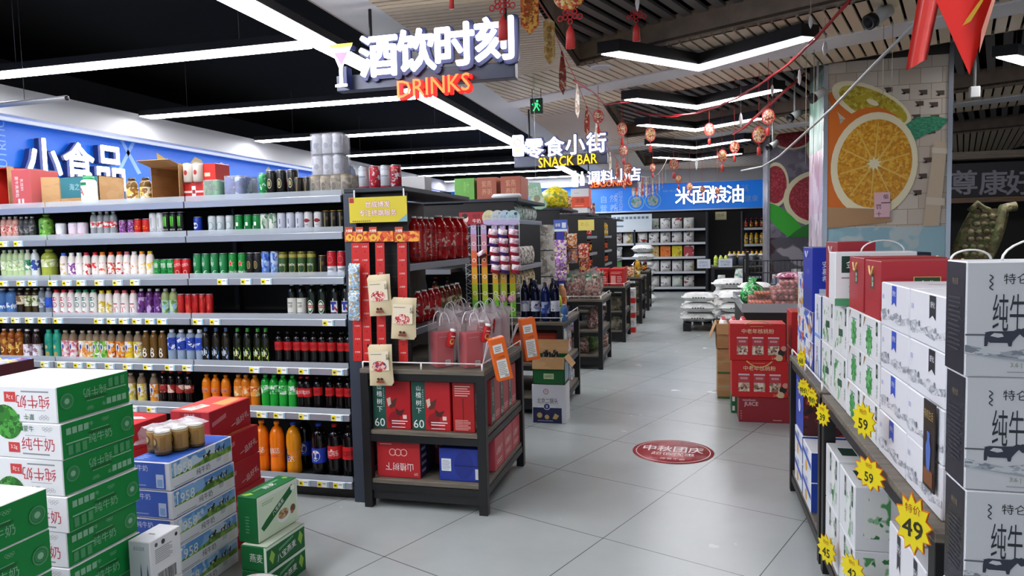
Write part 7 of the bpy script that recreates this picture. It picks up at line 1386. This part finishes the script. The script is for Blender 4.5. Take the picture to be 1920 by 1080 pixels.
card('paper_notice', 'long white printed notice sheet hung under the back wall sign', 1146, 402, 1222, 431, 19.546, M('c8d4dc', .6), tuple(('r', -.45+.1*i, .2, -.38+.1*i, .35, M('6a7a88', .6)) for i in range(9))+(('r', -.4, -.3, -.2, -.2, M('6a7a88', .6)),))
# dark doorway in the back wall
g = G(); g.box(.46, 20.0, 0, 1.30, 20.1, 2.1, M('070708', .8)); g.box(.42, 19.98, 0, .46, 20.1, 2.14, M('4a4c50', .5)); g.box(1.3, 19.98, 0, 1.34, 20.1, 2.14, M('4a4c50', .5)); struct('door_1', g)
card('paper_notice', 'small yellowish paper sign at the head of the dark doorway', 1341, 397, 1362, 412, 19.995, M('c8c49a', .6), (('t', '仓库', 0, .1, .4, .6, M('7a7a5a', .6)),))
# shelf right of the doorway
t = thing('shelf_unit', 'narrow shelf of amber bottles to the side of the dark doorway', 'rack', (0, 0, 0)); g = G(); g.box(1.34, 20.02, 0, 2.3, 20.06, 1.9, PEG); g.build('back_panel', t)
for z in (1.68, 1.25, .85, .4): s_ = G(); s_.box(1.36, 19.6, z-.04, 2.3, 20.02, z, BOARD); s_ = s_.build('shelf', t); q = G(); q.box(1.36, 19.57, z-.05, 2.3, 19.6, z+.01, M('c8ccd2', .3, .3)); q.build('price_rail', s_)
for k, z in enumerate((1.68, 1.25, .85)):
    for i in range(4): put(('saucebottle', 'oilbottle', 'saucebottle')[k], (1.42+.13*i, 19.75, z), f'bottle on the {("upper", "middle", "lower")[k]} board beside the dark doorway{nth(i, 4)}', 'bottles beside the dark doorway', 0, scale=1.)
# low table before the doorway with jars, boxes and bags
t = rack_table('low dark table with grey jars in front of the dark doorway', .42, 1.5, 15.2, 15.9, (.88, .3), rail=False, kick=False)
jar = G(); jar.lathe([(.09, 0), (.1, .02), (.1, .16), (.08, .2)], M('3a4048', .35), 16); jar = jar.mesh('jar'); jl = G(); jl.lathe([(.085, .2), (.088, .23), (0, .235)], M('c8ccd0', .4), 16); jl = jl.mesh('jar_lid')
for i in range(4):
    t = thing('jar', f'dark grey jar with pale lid on the low table{nth(i, 4)}', 'jar', (.83+.2*i, 15.38, .881), 0, 'dark grey jars on the low table'); obj('body', jar, t); obj('lid', jl, t)
for i in range(3): put('greenjuice', (.5+.1*i, 15.36, .88), f'yellow green bottle on the low table{nth(i, 3)}', None, 0, scale=.9)
for i in range(8): put('oilbottle', (.8+.09*i, 15.7, .88), f'short bottle in the back row of the low table{nth(i, 8)}', 'short bottles at the back of the low table', 0, scale=.95)
card('paper_notice', 'white price sheet hanging from the low table, left of two', 1307, 486, 1332, 503, 15.197, M('c4ccd8', .6), (('t', '团购价', 0, .15, .3, .7, M('6a7484', .6)), ('t', '4.58元', 0, -.2, .3, .7, M('6a7484', .6))))
card('paper_notice', 'white price sheet hanging from the low table, right of two', 1347, 485, 1373, 501, 15.197, M('c4ccd8', .6), (('t', '特价商品', 0, .15, .3, .7, M('6a7484', .6)), ('t', '5.98元', 0, -.2, .3, .7, M('6a7484', .6))))
carton_thing('brown_carton', 'dark brown carton leaning under the low table', carton((.3, .28, .3), {'all': M('6a5834', .6)}, (('r', 'front', .1, .4, .9, .6, M('8a7850', .6)),)).mesh('brown_carton'), (mx(1318, 528, 14.95), 14.9, 0), rot=.1)
def sack(label, x, y, z, w_, d_, h, mat, rot=0., group=None, name='rice_sack', marks=True):
    t = thing(name, label, 'sack', (x, y, z+.001), rot, group); g_ = G(); n, m = 14, 8
    rr = random.Random(int(1000*x+313*y+91*z))
    def sp(u, v, sg):
        a, b_ = 2*u-1, 2*v-1; e = max(0, (1-abs(a)**3.2)*(1-abs(b_)**3.2))**.45
        return (a*w_/2*(1-.04*b_*b_), b_*d_/2*(1-.06*a*a), h/2+sg*h/2*e)
    g_.sheet(lambda u, v: sp(u, v, 1), n, m, mat); g_.sheet(lambda u, v: sp(u, v, -1), n, m, mat)
    for sx in (-1, 1): g_.box(sx*w_/2-.02, -d_*.36, h/2-.004, sx*w_/2+.02, d_*.36, h/2+.004, mat)
    if marks:
        for i in range(5): g_.box(-w_*.2+i*w_*.08, -d_/2*1.0, h*.45, -w_*.2+i*w_*.08+w_*.05, -d_/2*.97, h*.57, M('4a4a4a', .6))
    g_.build('sack_cloth', t); return t
SK = PR('dedfdd', ('d0d2d0', 'eaebe9'), 6, .6, .5); SKO = PR('dedfdd', ('e8a878', 'd8d8d4'), 5, .6, .6)
t = thing('pallet', 'black plastic pallet under the white rice sacks', 'pallet', (.42, 12.05, 0)); g = G(); PB = M('141416', .5)
for i in range(7): g.box(-.55+.16*i, -.5, .1, -.55+.16*i+.13, .5, .125, PB)
for x in (-.55, -.06, .44): g.box(x, -.5, 0, x+.12, .5, .1, PB)
g.build('deck', t)
lay = 0
for i, (x, y, z, m_) in enumerate(((.10, 11.8, .126, SK), (.10, 12.25, .126, SK), (.69, 11.8, .126, SK), (.69, 12.25, .126, SK), (.11, 11.8, .29, SK), (.70, 11.8, .29, SKO), (.12, 12.25, .29, SK), (.71, 12.25, .29, SKO), (.12, 11.82, .455, SK), (.71, 11.82, .455, SKO), (.7, 12.26, .455, SK))):
    sack(f'white rice sack on the black pallet, {("bottom", "middle", "top")[min(2, int(z*6.2))]} layer{nth(i if i < 4 else i-4 if i < 8 else i-8, (4, 4, 3)[min(2, int(z*6.2))], "from the aisle")}', x, y, z, .52, .42, .155, m_)
for i in range(4): sack(f'white rice sack in the taller pile behind the pallet, {("lowest", "second", "third", "topmost")[i]} of four', .75, 13.4, .185*i, .75, .5, .18, (SK, SKO, SK, SK)[i])
for i in range(7): sack(f'white rice sack piled by the last table, {ORD[i]} from the floor up', mx(1206, 510, 17.3)+.02*(i % 2), 17.3, .19*i, .5, .75, .185, SK, 0)
sack('last white sack leaning at the foot of the sack pile', mx(1212, 545, 16.6), 16.6, 0, .4, .34, .2, SK, .3)
def carrier(label, x, y, w_, h, mat):
    t = thing('carrier_bag', label, 'bag', (x, y, .001)); g_ = G(); rr = random.Random(int(x*999))
    for sg in (1, -1): g_.sheet(lambda u, v: ((u-.5)*w_*(1-.55*v)+.04*v, sg*(.1*math.sin(PI*u)**.5*(1-v*.8) if 0 < u < 1 else 0)+rr.uniform(-.01, .01), v*h), 10, 10, mat)
    g_.build('bag', t)
carrier('white plastic bag with green leaf mark standing before the low table', mx(1347, 520, 14.75)+.02, 14.75, .3, .72, PR('e4e8e6', ('c8d0cc', '8ab89a'), 5, .4, .57)); carrier('large white plastic bag with green print by the wire cage', mx(1381, 520, 14.6)+.02, 14.6, .34, .85, PR('dfe6e2', ('b8c8c0', '6aa87a', '6a8ab8'), 5, .4, .56))
for i in range(4): carrier(f'white bag standing behind the sausage counter{nth(i, 4)}', 1.15+.3*i, 10.75+.25*(i % 2), .28, .95+.06*(i % 2), PR('d8dcd8', ('b0b8b0', '8a94a8'), 6, .45, .56))
# ================================================================ SAUSAGE COUNTER AND WIRE CAGE
t = thing('counter', 'dark counter piled with sausages and bagged food at the aisle side', 'counter', (1.0, 8.35, 0)); g = G(); g.box(-.48, -.8, 0, .355, .75, .74, M('1c1c1e', .5), .004); g.build('base', t)
g = G()
for x0, y0, x1, y1 in ((-.5, -.82, .365, -.8), (-.5, .75, .365, .77), (-.5, -.8, -.48, .75), (.345, -.8, .365, .75)): g.box(x0, y0, .74, x1, y1, .83, FILM('c8ccd0', .35, .1))
g.build('tray_edge', t)
SAUS = PR('b83a2a', ('d86a4a', '8a1c18'), 26, .3, .5); SAUO = PR('d8581c', ('f08a3a', 'b83a10'), 22, .3, .5); HAM = PR('b85a5c', ('d88a88', '8a3438'), 10, .35, .5); GRYP = PR('8a8a84', ('c8c8c4', '4a4a46'), 18, .3, .5)
def sausages(label, x, y, z, mat, nx=5, nz=2, r=.017, L_=.22, rot=0.):
    t = thing('sausage_pack', label, 'sausages', (x, y, z+.001), rot); g_ = G()
    for i in range(nx):
        for k in range(nz):
            c = ((i-(nx-1)/2)*r*2.02, 0, r+k*r*1.9)
            g_.T = Matrix.Translation(c) @ Matrix.Rotation(PI/2, 4, 'X')
            g_.lathe([(0, -L_/2), (r*.7, -L_/2+.006), (r, -L_/2+.02), (r, L_/2-.02), (r*.7, L_/2-.006), (0, L_/2)], mat, 10)
    g_.T = None; g_.build('sausages', t); f = G(); W = nx*r*2.02/2+.004; f.box(-W, -L_/2-.004, .0, W, L_/2+.004, nz*r*2+.003, FILM('f0e8e4', .82, .06), .008); f.build('wrap', t)
for i, (x, y, z, mt, nx, nz, L_, lab) in enumerate(((.70, 7.78, .742, SAUO, 7, 3, .26, 'orange red sausage pack at the front corner of the counter'), (.94, 7.74, .742, HAM, 4, 2, .22, 'pink ham pack in the front row of the counter, lower'), (.92, 7.76, .851, HAM, 4, 2, .2, 'pink ham pack on top of the front row'), (1.21, 7.78, .742, GRYP, 6, 3, .3, 'grey wrapped pack at the front row by the blue bag'),
      (.72, 8.08, .742, SAUS, 7, 4, .26, 'dark red sausage pack in the second row of the counter'), (.98, 8.08, .742, SAUS, 7, 5, .26, 'dark red sausage pack in the middle of the counter'), (1.05, 8.06, .93, HAM, 5, 2, .22, 'pink ham pack on the middle sausage pack'), (1.24, 8.1, .742, SAUO, 6, 6, .26, 'orange sausage pack near the paper bags'),
      (1.235, 8.4, .742, SAUS, 6, 9, .26, 'tall pile of red sausages at the back of the counter'), (.98, 8.42, .742, SAUS, 7, 6, .26, 'red sausage pile behind the middle pack'), (.74, 8.02, .885, SAUO, 5, 1, .2, 'short orange sausage pack on the second row'))):
    r = .026 if mt is HAM else .02 if mt is GRYP else .0165
    sausages(lab, x, y, z, mt, nx, nz, r, L_)
t = thing('vegetable_bag', 'bright green bag at the aisle corner of the sausage counter', 'bag', (.67, 8.38, .744)); g = G(); rr = random.Random(9)
g.lathe([(.06, 0), (.12, .04), (.14, .12), (.1, .2), (.03, .26), (.05, .3)], PR('1f9a3a', ('4aca6a', '0f5a1c', 'a8e0b0'), 20, .25, .5), 12); g.v = [(x+rr.uniform(-.02, .02), y+rr.uniform(-.02, .02), z) for x, y, z in g.v]; g.build('bag', t)
for i, (x, y, z, lab, mt) in enumerate(((.74, 8.84, .744, 'white flat sack at the back of the sausage counter, lower', SK), (.74, 8.84, .856, 'white flat sack at the back of the sausage counter, upper', SK), (1.14, 8.84, .857, 'purple and white printed sack at the back of the counter', PR('a87a94', ('6a1c4a', 'e8dce4'), 12, .4, .5)), (1.14, 8.84, .744, 'dull patterned sack under the purple printed one', PR('8a8478', ('3a342c', 'c8c0b0', '6a1c4a'), 12, .4, .5)), (1.14, 8.84, .97, 'crimson printed sack on top of the pile', PR('7a2444', ('d8b8c8', 'a84a6a'), 12, .4, .5)))): sack(lab, x, y, z, .36 if i < 2 else .34, .3, .108, mt, 0, None, 'food_sack', False)
t = thing('wire_cage', 'black wire cage with white bags behind the sausage counter', 'cage', (1.05, 9.85, 0)); BW = M('1a1c1e', .4, .4)
g = G()
for x in (-.33, .55):
    for y in (0, .52): q = G(); q.box(x-.02, y-.02, 0, x+.02, y+.02, 1.3 if x < 0 and y == 0 else 1.2, BW); q.build('post', t)
g = G()
for i in range(18): x = -.33+.88*i/17; g.tube([(x, 0, .72), (x, 0, 1.18)], .005, BW, 4)
for z in (.72, .86, 1.02, 1.18): g.tube([(-.33, 0, z), (.55, 0, z)], .007, BW, 4)
for i in range(8): y = .52*i/7; g.tube([(-.33, y, .72), (-.33, y, 1.18)], .005, BW, 4)
for z in (.72, .86, 1.02, 1.18): g.tube([(-.33, 0, z), (-.33, .52, z)], .007, BW, 4)
g.build('wire_grid', t)
# ================================================================ HANGING DECORATIONS
RDK = M('c81c24', .5); RDL = M('d83a34', .45); GLD = M('d8a83a', .4, .4)
def cordpts(a, b_, sag, n=20):
    a, b_ = Vector(a), Vector(b_); return [a.lerp(b_, i/n)-Vector((0, 0, sag*4*(i/n)*(1-i/n))) for i in range(n+1)]
def knot(label, px, py, Y, s=1., group='red knots with tassels', disc_=False, ztop=3.3):
    p = meet(px, py, 'Y', Y); ztop = ceil_z(p.x, p.y); t = thing('knot_ornament', label, 'ornament', p, R0.uniform(-.2, .2), None); g_ = G()
    for dx, dz in ((-.03, .0), (.03, 0), (0, .03), (0, -.03), (0, 0), (-.03, .03), (.03, .03)):
        v, f = ring(.011*s, .017*s, 14, dx*s, dz*s+.02*s); g_.flat(v, f, ((0, -.003, 0), (1, 0, 0), (0, 0, 1)), RDK); g_.flat(v, f, ((0, .003, 0), (1, 0, 0), (0, 0, 1)), RDK)
    for sx in (-1, 1):
        v, f = ring(.012*s, .019*s, 12, sx*.062*s, .015*s); g_.flat(v, f, ((0, -.003, 0), (1, 0, 0), (0, 0, 1)), RDK)
    g_.build('knot', t); q = G(); q.lathe([(.004*s, -.03*s), (.022*s, -.06*s), (.026*s, -.07*s), (.03*s, -.17*s), (.0, -.17*s)], RDL, 10, sy=.6); q.build('tassel', t)
    if disc_:
        d = G(); d.T = Matrix.Translation((0, 0, .17*s)) @ Matrix.Rotation(PI/2, 4, 'X'); d.lathe([(0, -.012), (.1*s, -.012), (.11*s, 0), (.1*s, .012), (0, .012)], PR('d8642a', ('e8a84a', 'b82a1c', 'f0d890'), 24, .4, .5), 24); d.T = None; d.build('medallion', t)
    c = G(); c.tube([(0, 0, .05*s), (0, 0, ztop-p.z)], .0025, RDL, 4); c.build('cord', t); return t
knot('red knot with tassel hanging by the DRINKS sign', 942, 18, 4.6, 1.15)
knot('gold and red round medallion with red knot under the dark recess', 1069, 38, 4.4, 1.0, disc_=True)
knot('small red knot with tassel under the dark recess, farther from the medallion', 1193, 36, 5.2, .9, ztop=3.5)
knot('tiny red knot tip at the top edge beside the DRINKS sign', 846, -14, 4.4, .6)
def lantern(label, px, py, Y, s=1., col='c8785a', ztop=3.3, tass=True):
    p = meet(px, py, 'Y', Y); ztop = ceil_z(p.x, p.y); t = thing('lantern_ornament', label, 'ornament', p, R0.uniform(-.6, .6)); g_ = G(); g_.T = Matrix.Rotation(PI/2, 4, 'X')
    g_.lathe([(0, -.012), (.06*s, -.012), (.066*s, 0), (.06*s, .012), (0, .012)], PR(col, ('e8b07a', '8a1c1c', 'f0dcc8'), 34, .4, .5), 20, sy=1.25); g_.T = None
    g_.flat(*ring(.06*s, .07*s, 20, 0, 0, 1.25), ((0, -.014, 0), (1, 0, 0), (0, 0, 1)), RDL); g_.build('medallion', t)
    if tass: q = G(); q.tube([(0, 0, -.08*s), (0, 0, -.12*s)], .004, RDL, 5); q.lathe([(.01*s, -.12*s), (.018*s, -.13*s), (.02*s, -.21*s), (0, -.21*s)], RDL, 8); q.build('tassel', t)
    c = G(); c.tube([(0, 0, .08*s), (0, 0, ztop-p.z)], .0025, RDL, 4); c.build('cord', t)
LT_ = ((1122, 219, 8.3, .9), (1166, 242, 9.8, 1.), (1219, 252, 10.0, 1.15), (1330, 243, 9.6, .95), (1377, 276, 9.8, .9), (1423, 253, 8.2, 1.05), (1440, 219, 7.6, .9), (1263, 308, 13, 1.2), (1293, 350, 14.5, .9), (1169, 282, 11, 1.0), (1177, 316, 12.5, 1.1), (1354, 292, 11, 1.1), (1317, 355, 15.5, .8), (1345, 358, 13.8, .75), (1272, 336, 15, 1.), (1224, 314, 14, .9))
for i, (px, py, Y, s) in enumerate(LT_): lantern(f'small red and gold oval ornament hanging over the aisle, {ORD[i] if i < 15 else "sixteenth"} of the string', px, py, Y, s, ('c8785a', 'c86a3a', 'd8a03a')[i % 3], 3.28)
for i, (px, py, Y, h) in enumerate(((1547, 91, 6.4, .13), (1499, 145, 7.4, .16), (1389, 225, 8.8, .17), (1306, 308, 12.5, .2), (1195, 5, 4.9, .12), (1520, 41, 5.6, .1), (1448, 170, 8.4, .14))):
    p = meet(px, py, 'Y', Y); t = thing('fish_ornament', f'white leaf-shaped ornament on a thread over the aisle, {ORD[i]} of seven', 'ornament', p, R0.uniform(-.8, .8)); g = G(); g.lathe([(0, -h/2), (h*.1, -h*.3), (h*.16, 0), (h*.1, h*.35), (0, h/2)], M('e4dcd8', .35), 12, sy=.35); g.build('leaf', t); g = G(); g.tube([(0, 0, h/2), (0, 0, ceil_z(p.x, p.y)-p.z)], .0018, M('c8b8b0', .5), 4); g.build('thread', t)
# pennants on a sagging string
pts_px = ((993, 20, 4.5), (1030, 78, 5.2), (1054, 137, 5.9), (1082, 188, 7.0), (1100, 227, 8.2), (1118, 252, 9.2), (1131, 280, 10.2), (1144, 305, 11.2), (1157, 318, 12.0), (1170, 338, 13.2))
def pennant(label, p, w_, h, m1, m2, rot, txt=True):
    t = thing('pennant', label, 'pennant', p, rot); g_ = G(); poly = [(-w_/2, h*.42), (0, h*.5), (w_/2, h*.42), (w_/2, -h*.3), (.0, -h*.5), (-w_/2, -h*.3)] if txt else [(-w_*.08, h*.5), (w_*.1, h*.5), (w_*.5, h*.12), (w_*.48, -h*.28), (w_*.1, -h*.5), (-w_*.4, -h*.34), (-w_*.42, -h*.05)]
    for off, m_ in ((.001, m1), (-.001, m2)):
        v, f = fan(poly); g_.flat([(x, z) for x, z in v], f, ((0, -off, 0), (1, 0, 0), (0, 0, 1)), m_)
    if txt:
        for k_, ch in enumerate('恭喜发财'): g_.text(ch, ((0, -.0015, h*(.26-.15*k_)), (1, 0, 0), (0, 0, 1)), w_*.5, M('8a4a14', .5), 0, .0005)
    g_.build('cloth', t)
PG_ = PR('d8b878', ('e8d4a8', 'c89a4a'), 20, .5, .5); PRD = PR('b8402a', ('d8683a', '9a2a1a', 'e8d0b8'), 14, .5, .52); PWH = PR('d8cdbf', ('e8e0d4', 'b89a80'), 14, .5, .5)
hang = []
for i, (px, py, Y) in enumerate(pts_px):
    p = meet(px, py, 'Y', Y); h = (.3, .34, .36, .36, .34, .34, .34, .34, .34, .34)[i]; hang.append(p+Vector((0, 0, h*.5)))
    pennant(f'{("orange gold", "gold", "red and white", "faded tan", "red and white", "pale", "red", "pale", "red", "dull red")[i]} pennant on the string over the aisle, {ORD[i]} from the shop front', p, (.1, .075, .075, .06, .075, .06, .07, .06, .07, .07)[i]*1.15, h, (PR('d8742a', ('e8b04a', 'b8401c'), 24, .5, .5), PG_, PRD, PWH, PRD, PWH, PRD, PWH, PRD, PRD)[i], PWH if i else PG_, (.3, .5, .9, 1.0, .8, 1., .9, 1., .9, .8)[i], i < 2)
o = G(); o.tube([hang[0]+Vector((-.25, -.5, .35))]+hang, .004, RDK, 5); o = o.build('pennant_string'); tag(o, 'red string carrying the row of pennants along the aisle', 'string')
hang = []
for i in range(12):
    px = 1187+i*6.1; py = 352-(max(0, i-6)**2)*1.5+abs(4-i)*-.6; p = meet(px, py, 'Y', 14.2+.1*i); hang.append(p+Vector((0, 0, .21)))
    pennant(f'small {("white", "dull red")[i % 2]} pennant in the curved row before the back sign, {ORD[i]} from the left', p, .07, .42, (PWH, PRD)[i % 2], PWH, .5+.1*i, False)
o = G(); o.tube(hang, .006, PWH, 5); o = o.build('pennant_string'); tag(o, 'pale string of the curved pennant row before the back wall sign', 'string')
# red ribbon garlands
def garland(label, pts, r, Y0s):
    P = [meet(px, py, 'Z', zz) for (px, py), zz in zip(pts, Y0s)]; Q = []
    for i in range(len(P)-1):
        for k in range(6): Q.append(P[i].lerp(P[i+1], k/6))
    Q.append(P[-1]); o = G(); rr = random.Random(4)
    o.tube([q+Vector((0, 0, rr.uniform(-.006, .006))) for q in Q], r, M('b8222a', .5), 6, flat=.5); o.tube([q+Vector((0, .01, r*1.2+rr.uniform(-.006, .006))) for q in Q], r*.6, M('a01c24', .5), 5, flat=.5)
    o = o.build('ribbon_garland'); tag(o, label, 'garland')
garland('sagging red ribbon garland beneath the second chevron lamp', ((1190, 208), (1222, 216), (1260, 219), (1300, 214), (1340, 203), (1390, 180), (1430, 156), (1480, 120), (1530, 72), (1595, 0)), .014, (3.28, 3.16, 3.06, 3.03, 3.03, 3.03, 3.03, 3.03, 3.05, 3.2))
garland('red ribbon garland rising steeply past the pillar', ((1375, 252), (1400, 236), (1440, 200), (1480, 165), (1508, 140)), .018, (2.9, 2.9, 2.95, 3.05, 3.28))
garland('thin red ribbon running from the pennants to the recess', ((1075, 150), (1110, 172), (1135, 196), (1170, 193), (1210, 187)), .008, (3.0, 3.05, 3.1, 3.15, 3.28))
# white cord running from the ceiling down to the back
P = [meet(px, py, 'Y', Y) for px, py, Y in ((1722, 38, 4.6), (1640, 120, 5.6), (1560, 203, 6.9), (1500, 258, 8.0), (1460, 294, 9.4), (1430, 312, 10.5), (1390, 320, 12.0))]
o = G(); o.tube(P, .012, M('b8b8b4', .5), 6); o = o.build('cable'); tag(o, 'thick white cable slanting down across the orange poster', 'cable')
o = G(); o.tube([meet(px, py, 'Y', Y) for px, py, Y in ((1722, 38, 4.6), (1760, -5, 4.3))], .012, M('b8b8b4', .5), 6); o.build('cable_end', bpy.data.objects['cable'])
# large red pennants at the top of the view
def flag(label, pts, Y, mat, thick=.02, bend=.04):
    W = [meet(px, py, 'Y', Y) for px, py in pts]; c = W[0].copy(); t = thing('red_pennant', label, 'pennant', c); g_ = G()
    A, B_, T = W[0]-c, W[1]-c, W[2]-c
    def P(sg): return lambda u, v: tuple((A.lerp(B_, u)).lerp(T, v)+Vector((0, -bend*math.sin(PI*u)*(1-v)+sg*.002, 0)))
    g_.sheet(P(-1), 10, 12, mat); g_.sheet(P(1), 10, 12, mat); g_.build('cloth', t); return t
REDF = M('d8241a', .35)
t = flag('big glossy red pennant with gold stroke hanging at the top near the camera', ((1752, -6), (1872, -20), (1818, 140)), 2.6, REDF)
p = t.location; g = G(); q = [meet(px, py, 'Y', 2.55)-p for px, py in ((1805, 48), (1812, 36), (1838, 0), (1850, -12), (1842, 4), (1820, 40))]; v_ = [tuple(a) for a in q]; g.add(v_+[(a[0], a[1]+.002, a[2]) for a in v_], [(0, 1, 2, 3, 4, 5), (6, 7, 8, 9, 10, 11)], GLD); g.build('gold_stroke', t)
g = G(); g.add([tuple(meet(px, py, 'Y', 2.59)-p) for px, py in ((1846, 0), (1872, -20), (1848, 60), (1836, 100))], [(0, 1, 2, 3)], M('e8a08a', .4)); g.build('lining', t)
W = [meet(px, py, 'Y', 2.7) for px, py in ((1722, -8), (1764, -8), (1738, 112), (1698, 132))]; t = thing('red_pennant', 'long red translucent ribbon tail next to the big red pennant', 'pennant', W[0]); g = G(); c = W[0]
g.sheet(lambda u, v: tuple((W[0].lerp(W[1], u)).lerp(W[3].lerp(W[2], u), v)-c+Vector((0, .02*math.sin(PI*2*u), 0))), 8, 8, M('c8403a', .4)); g.build('cloth', t)
# track spotlights
for i, (px, py, Y, s) in enumerate(((1648, 30, 6.2, 1.3), (1533, 178, 8.0, 1.1), (1490, 216, 9.4, 1.1), (1449, 272, 11, 1.1))):
    p = meet(px, py, 'Y', Y); t = thing('spotlight', f'white ceiling spotlight with black front ring, {ORD[i]} from the shop front', 'light', p); ax = Vector((-.7, -.35, -.45)).normalized(); rot = Vector((0, 0, 1)).rotation_difference(ax).to_matrix().to_4x4()
    g = G(); g.T = rot; g.lathe([(0, -.08*s), (.04*s, -.08*s), (.042*s, .05*s), (.0, .05*s)], M('c8c8c6', .4), 16); g.build('body', t); g = G(); g.T = rot; g.lathe([(.046*s, .045*s), (.047*s, .085*s), (.034*s, .085*s), (.03*s, .055*s), (0, .055*s)], BLK2, 16); g.build('front_ring', t)
    g = G(); g.tube([(0, 0, .03*s), (0, 0, .14*s if i else .12), (0, 0, ceil_z(p.x, p.y)-p.z)], .011*s, M('a8a8a6', .4), 8); g.build('stem', t)
p = meet(1827, 172, 'Y', 8.2); t = thing('ceiling_sensor', 'small white box on a stem hanging over the dark shop', 'device', p); g = G(); g.box(-.045, -.03, -.06, .045, .03, .05, M('c8c8c4', .5), .006); g.build('box', t); g = G(); g.tube([(0, 0, .05), (0, 0, ceil_z(p.x, p.y)-p.z)], .014, M('8a8a88', .5), 8); g.build('stem', t)
for i, (px, py, x2) in enumerate(((1657, 60, .1), (1512, 80, .1))):
    p = meet(px, py, 'Y', 6.8+.6*i)
    for k in (0, 1): o = G(); o.tube([(p.x+.07*k, p.y, 2.2 if i else 2.7), (p.x+.07*k, p.y, 3.3)], .0025, M('b8a888', .5), 4); o = o.build('hanging_thread'); tag(o, f'thin pale thread hanging from the slats, {("first", "second")[k]} of the {("nearer", "farther")[i]} two', 'thread')
# grey pole lying on top of cartons at the far left
a, b_ = meet(-60, 203, 'Y', 4.9), meet(125, 184, 'Y', 4.6); o = G(); dv = (b_-a).normalized(); o.tube([a, a.lerp(b_, .5), b_], .022, M('a8aab0', .35, .4), 14); o.tube([b_-dv*.002, b_+dv*.004], .018, BLK2, 12); o = o.build('grey_pole'); tag(o, 'grey pipe hanging level in front of the soffit at the far left', 'pipe')
g = G(); g.tube([(a.x*.4+b_.x*.6, a.y*.4+b_.y*.6, b_.z+.015), (a.x*.4+b_.x*.6, a.y*.4+b_.y*.6, 3.95)], .003, M('3a3c40', .5), 4); g.build('wire', o)
# ================================================================ THE DARK SHOP BEHIND
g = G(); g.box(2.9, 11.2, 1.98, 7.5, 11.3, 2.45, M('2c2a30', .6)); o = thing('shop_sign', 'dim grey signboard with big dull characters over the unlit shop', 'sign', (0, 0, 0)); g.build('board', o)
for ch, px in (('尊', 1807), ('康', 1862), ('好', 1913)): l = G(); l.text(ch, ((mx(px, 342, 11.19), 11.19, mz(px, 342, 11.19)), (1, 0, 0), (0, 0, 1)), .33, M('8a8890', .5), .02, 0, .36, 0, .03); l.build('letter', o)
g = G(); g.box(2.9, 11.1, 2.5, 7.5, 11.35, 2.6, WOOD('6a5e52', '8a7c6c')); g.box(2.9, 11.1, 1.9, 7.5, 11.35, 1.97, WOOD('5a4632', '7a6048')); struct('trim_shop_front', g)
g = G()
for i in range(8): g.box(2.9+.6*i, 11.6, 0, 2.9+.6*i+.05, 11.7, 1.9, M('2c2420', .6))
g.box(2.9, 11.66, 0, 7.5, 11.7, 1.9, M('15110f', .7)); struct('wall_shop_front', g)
t = thing('carved_stone', 'carved pale green stone ornament with scales in the unlit shop', 'sculpture', meet(1815, 480, 'Y', 8.6)-Vector((0, 0, .12))); g = G(); ST = PR('8a7f5a', ('a89c74', '6f7a4a', '6a5e40'), 9, .5, .5)
def st(u, v):
    a = u*2*PI; w_ = .2+.1*v-.12*v*v; return (w_*math.cos(a)+.2*v, .12*math.sin(a)*(1-.3*v), .62*v)
g.sheet(st, 28, 16, ST)
for j in range(7):
    for i in range(4): g.lathe([(0, -.03), (.03, -.02), (.04, 0), (.03, .02), (0, .03)], ST, 8, (-.12+.075*i+.03*(j % 2)+.2*j/8, -.115+.004*i, .06+.08*j), sy=.5)
g.tube([(.12, -.1, 0), (.22, -.1, .3), (.27, -.08, .55), (.3, -.05, .62), (.42, -.05, .64)], .05, ST, 10); g.tube([(-.02, -.08, .6), (.04, -.12, .68), (.1, -.1, .62), (.16, -.08, .6)], .035, ST, 8); g.build('stone', t)
zb = t.location.z; g = G(); g.box(-.3, -.2, -zb, .45, .25, .0, M('2a1e16', .5)); g.build('plinth', t)
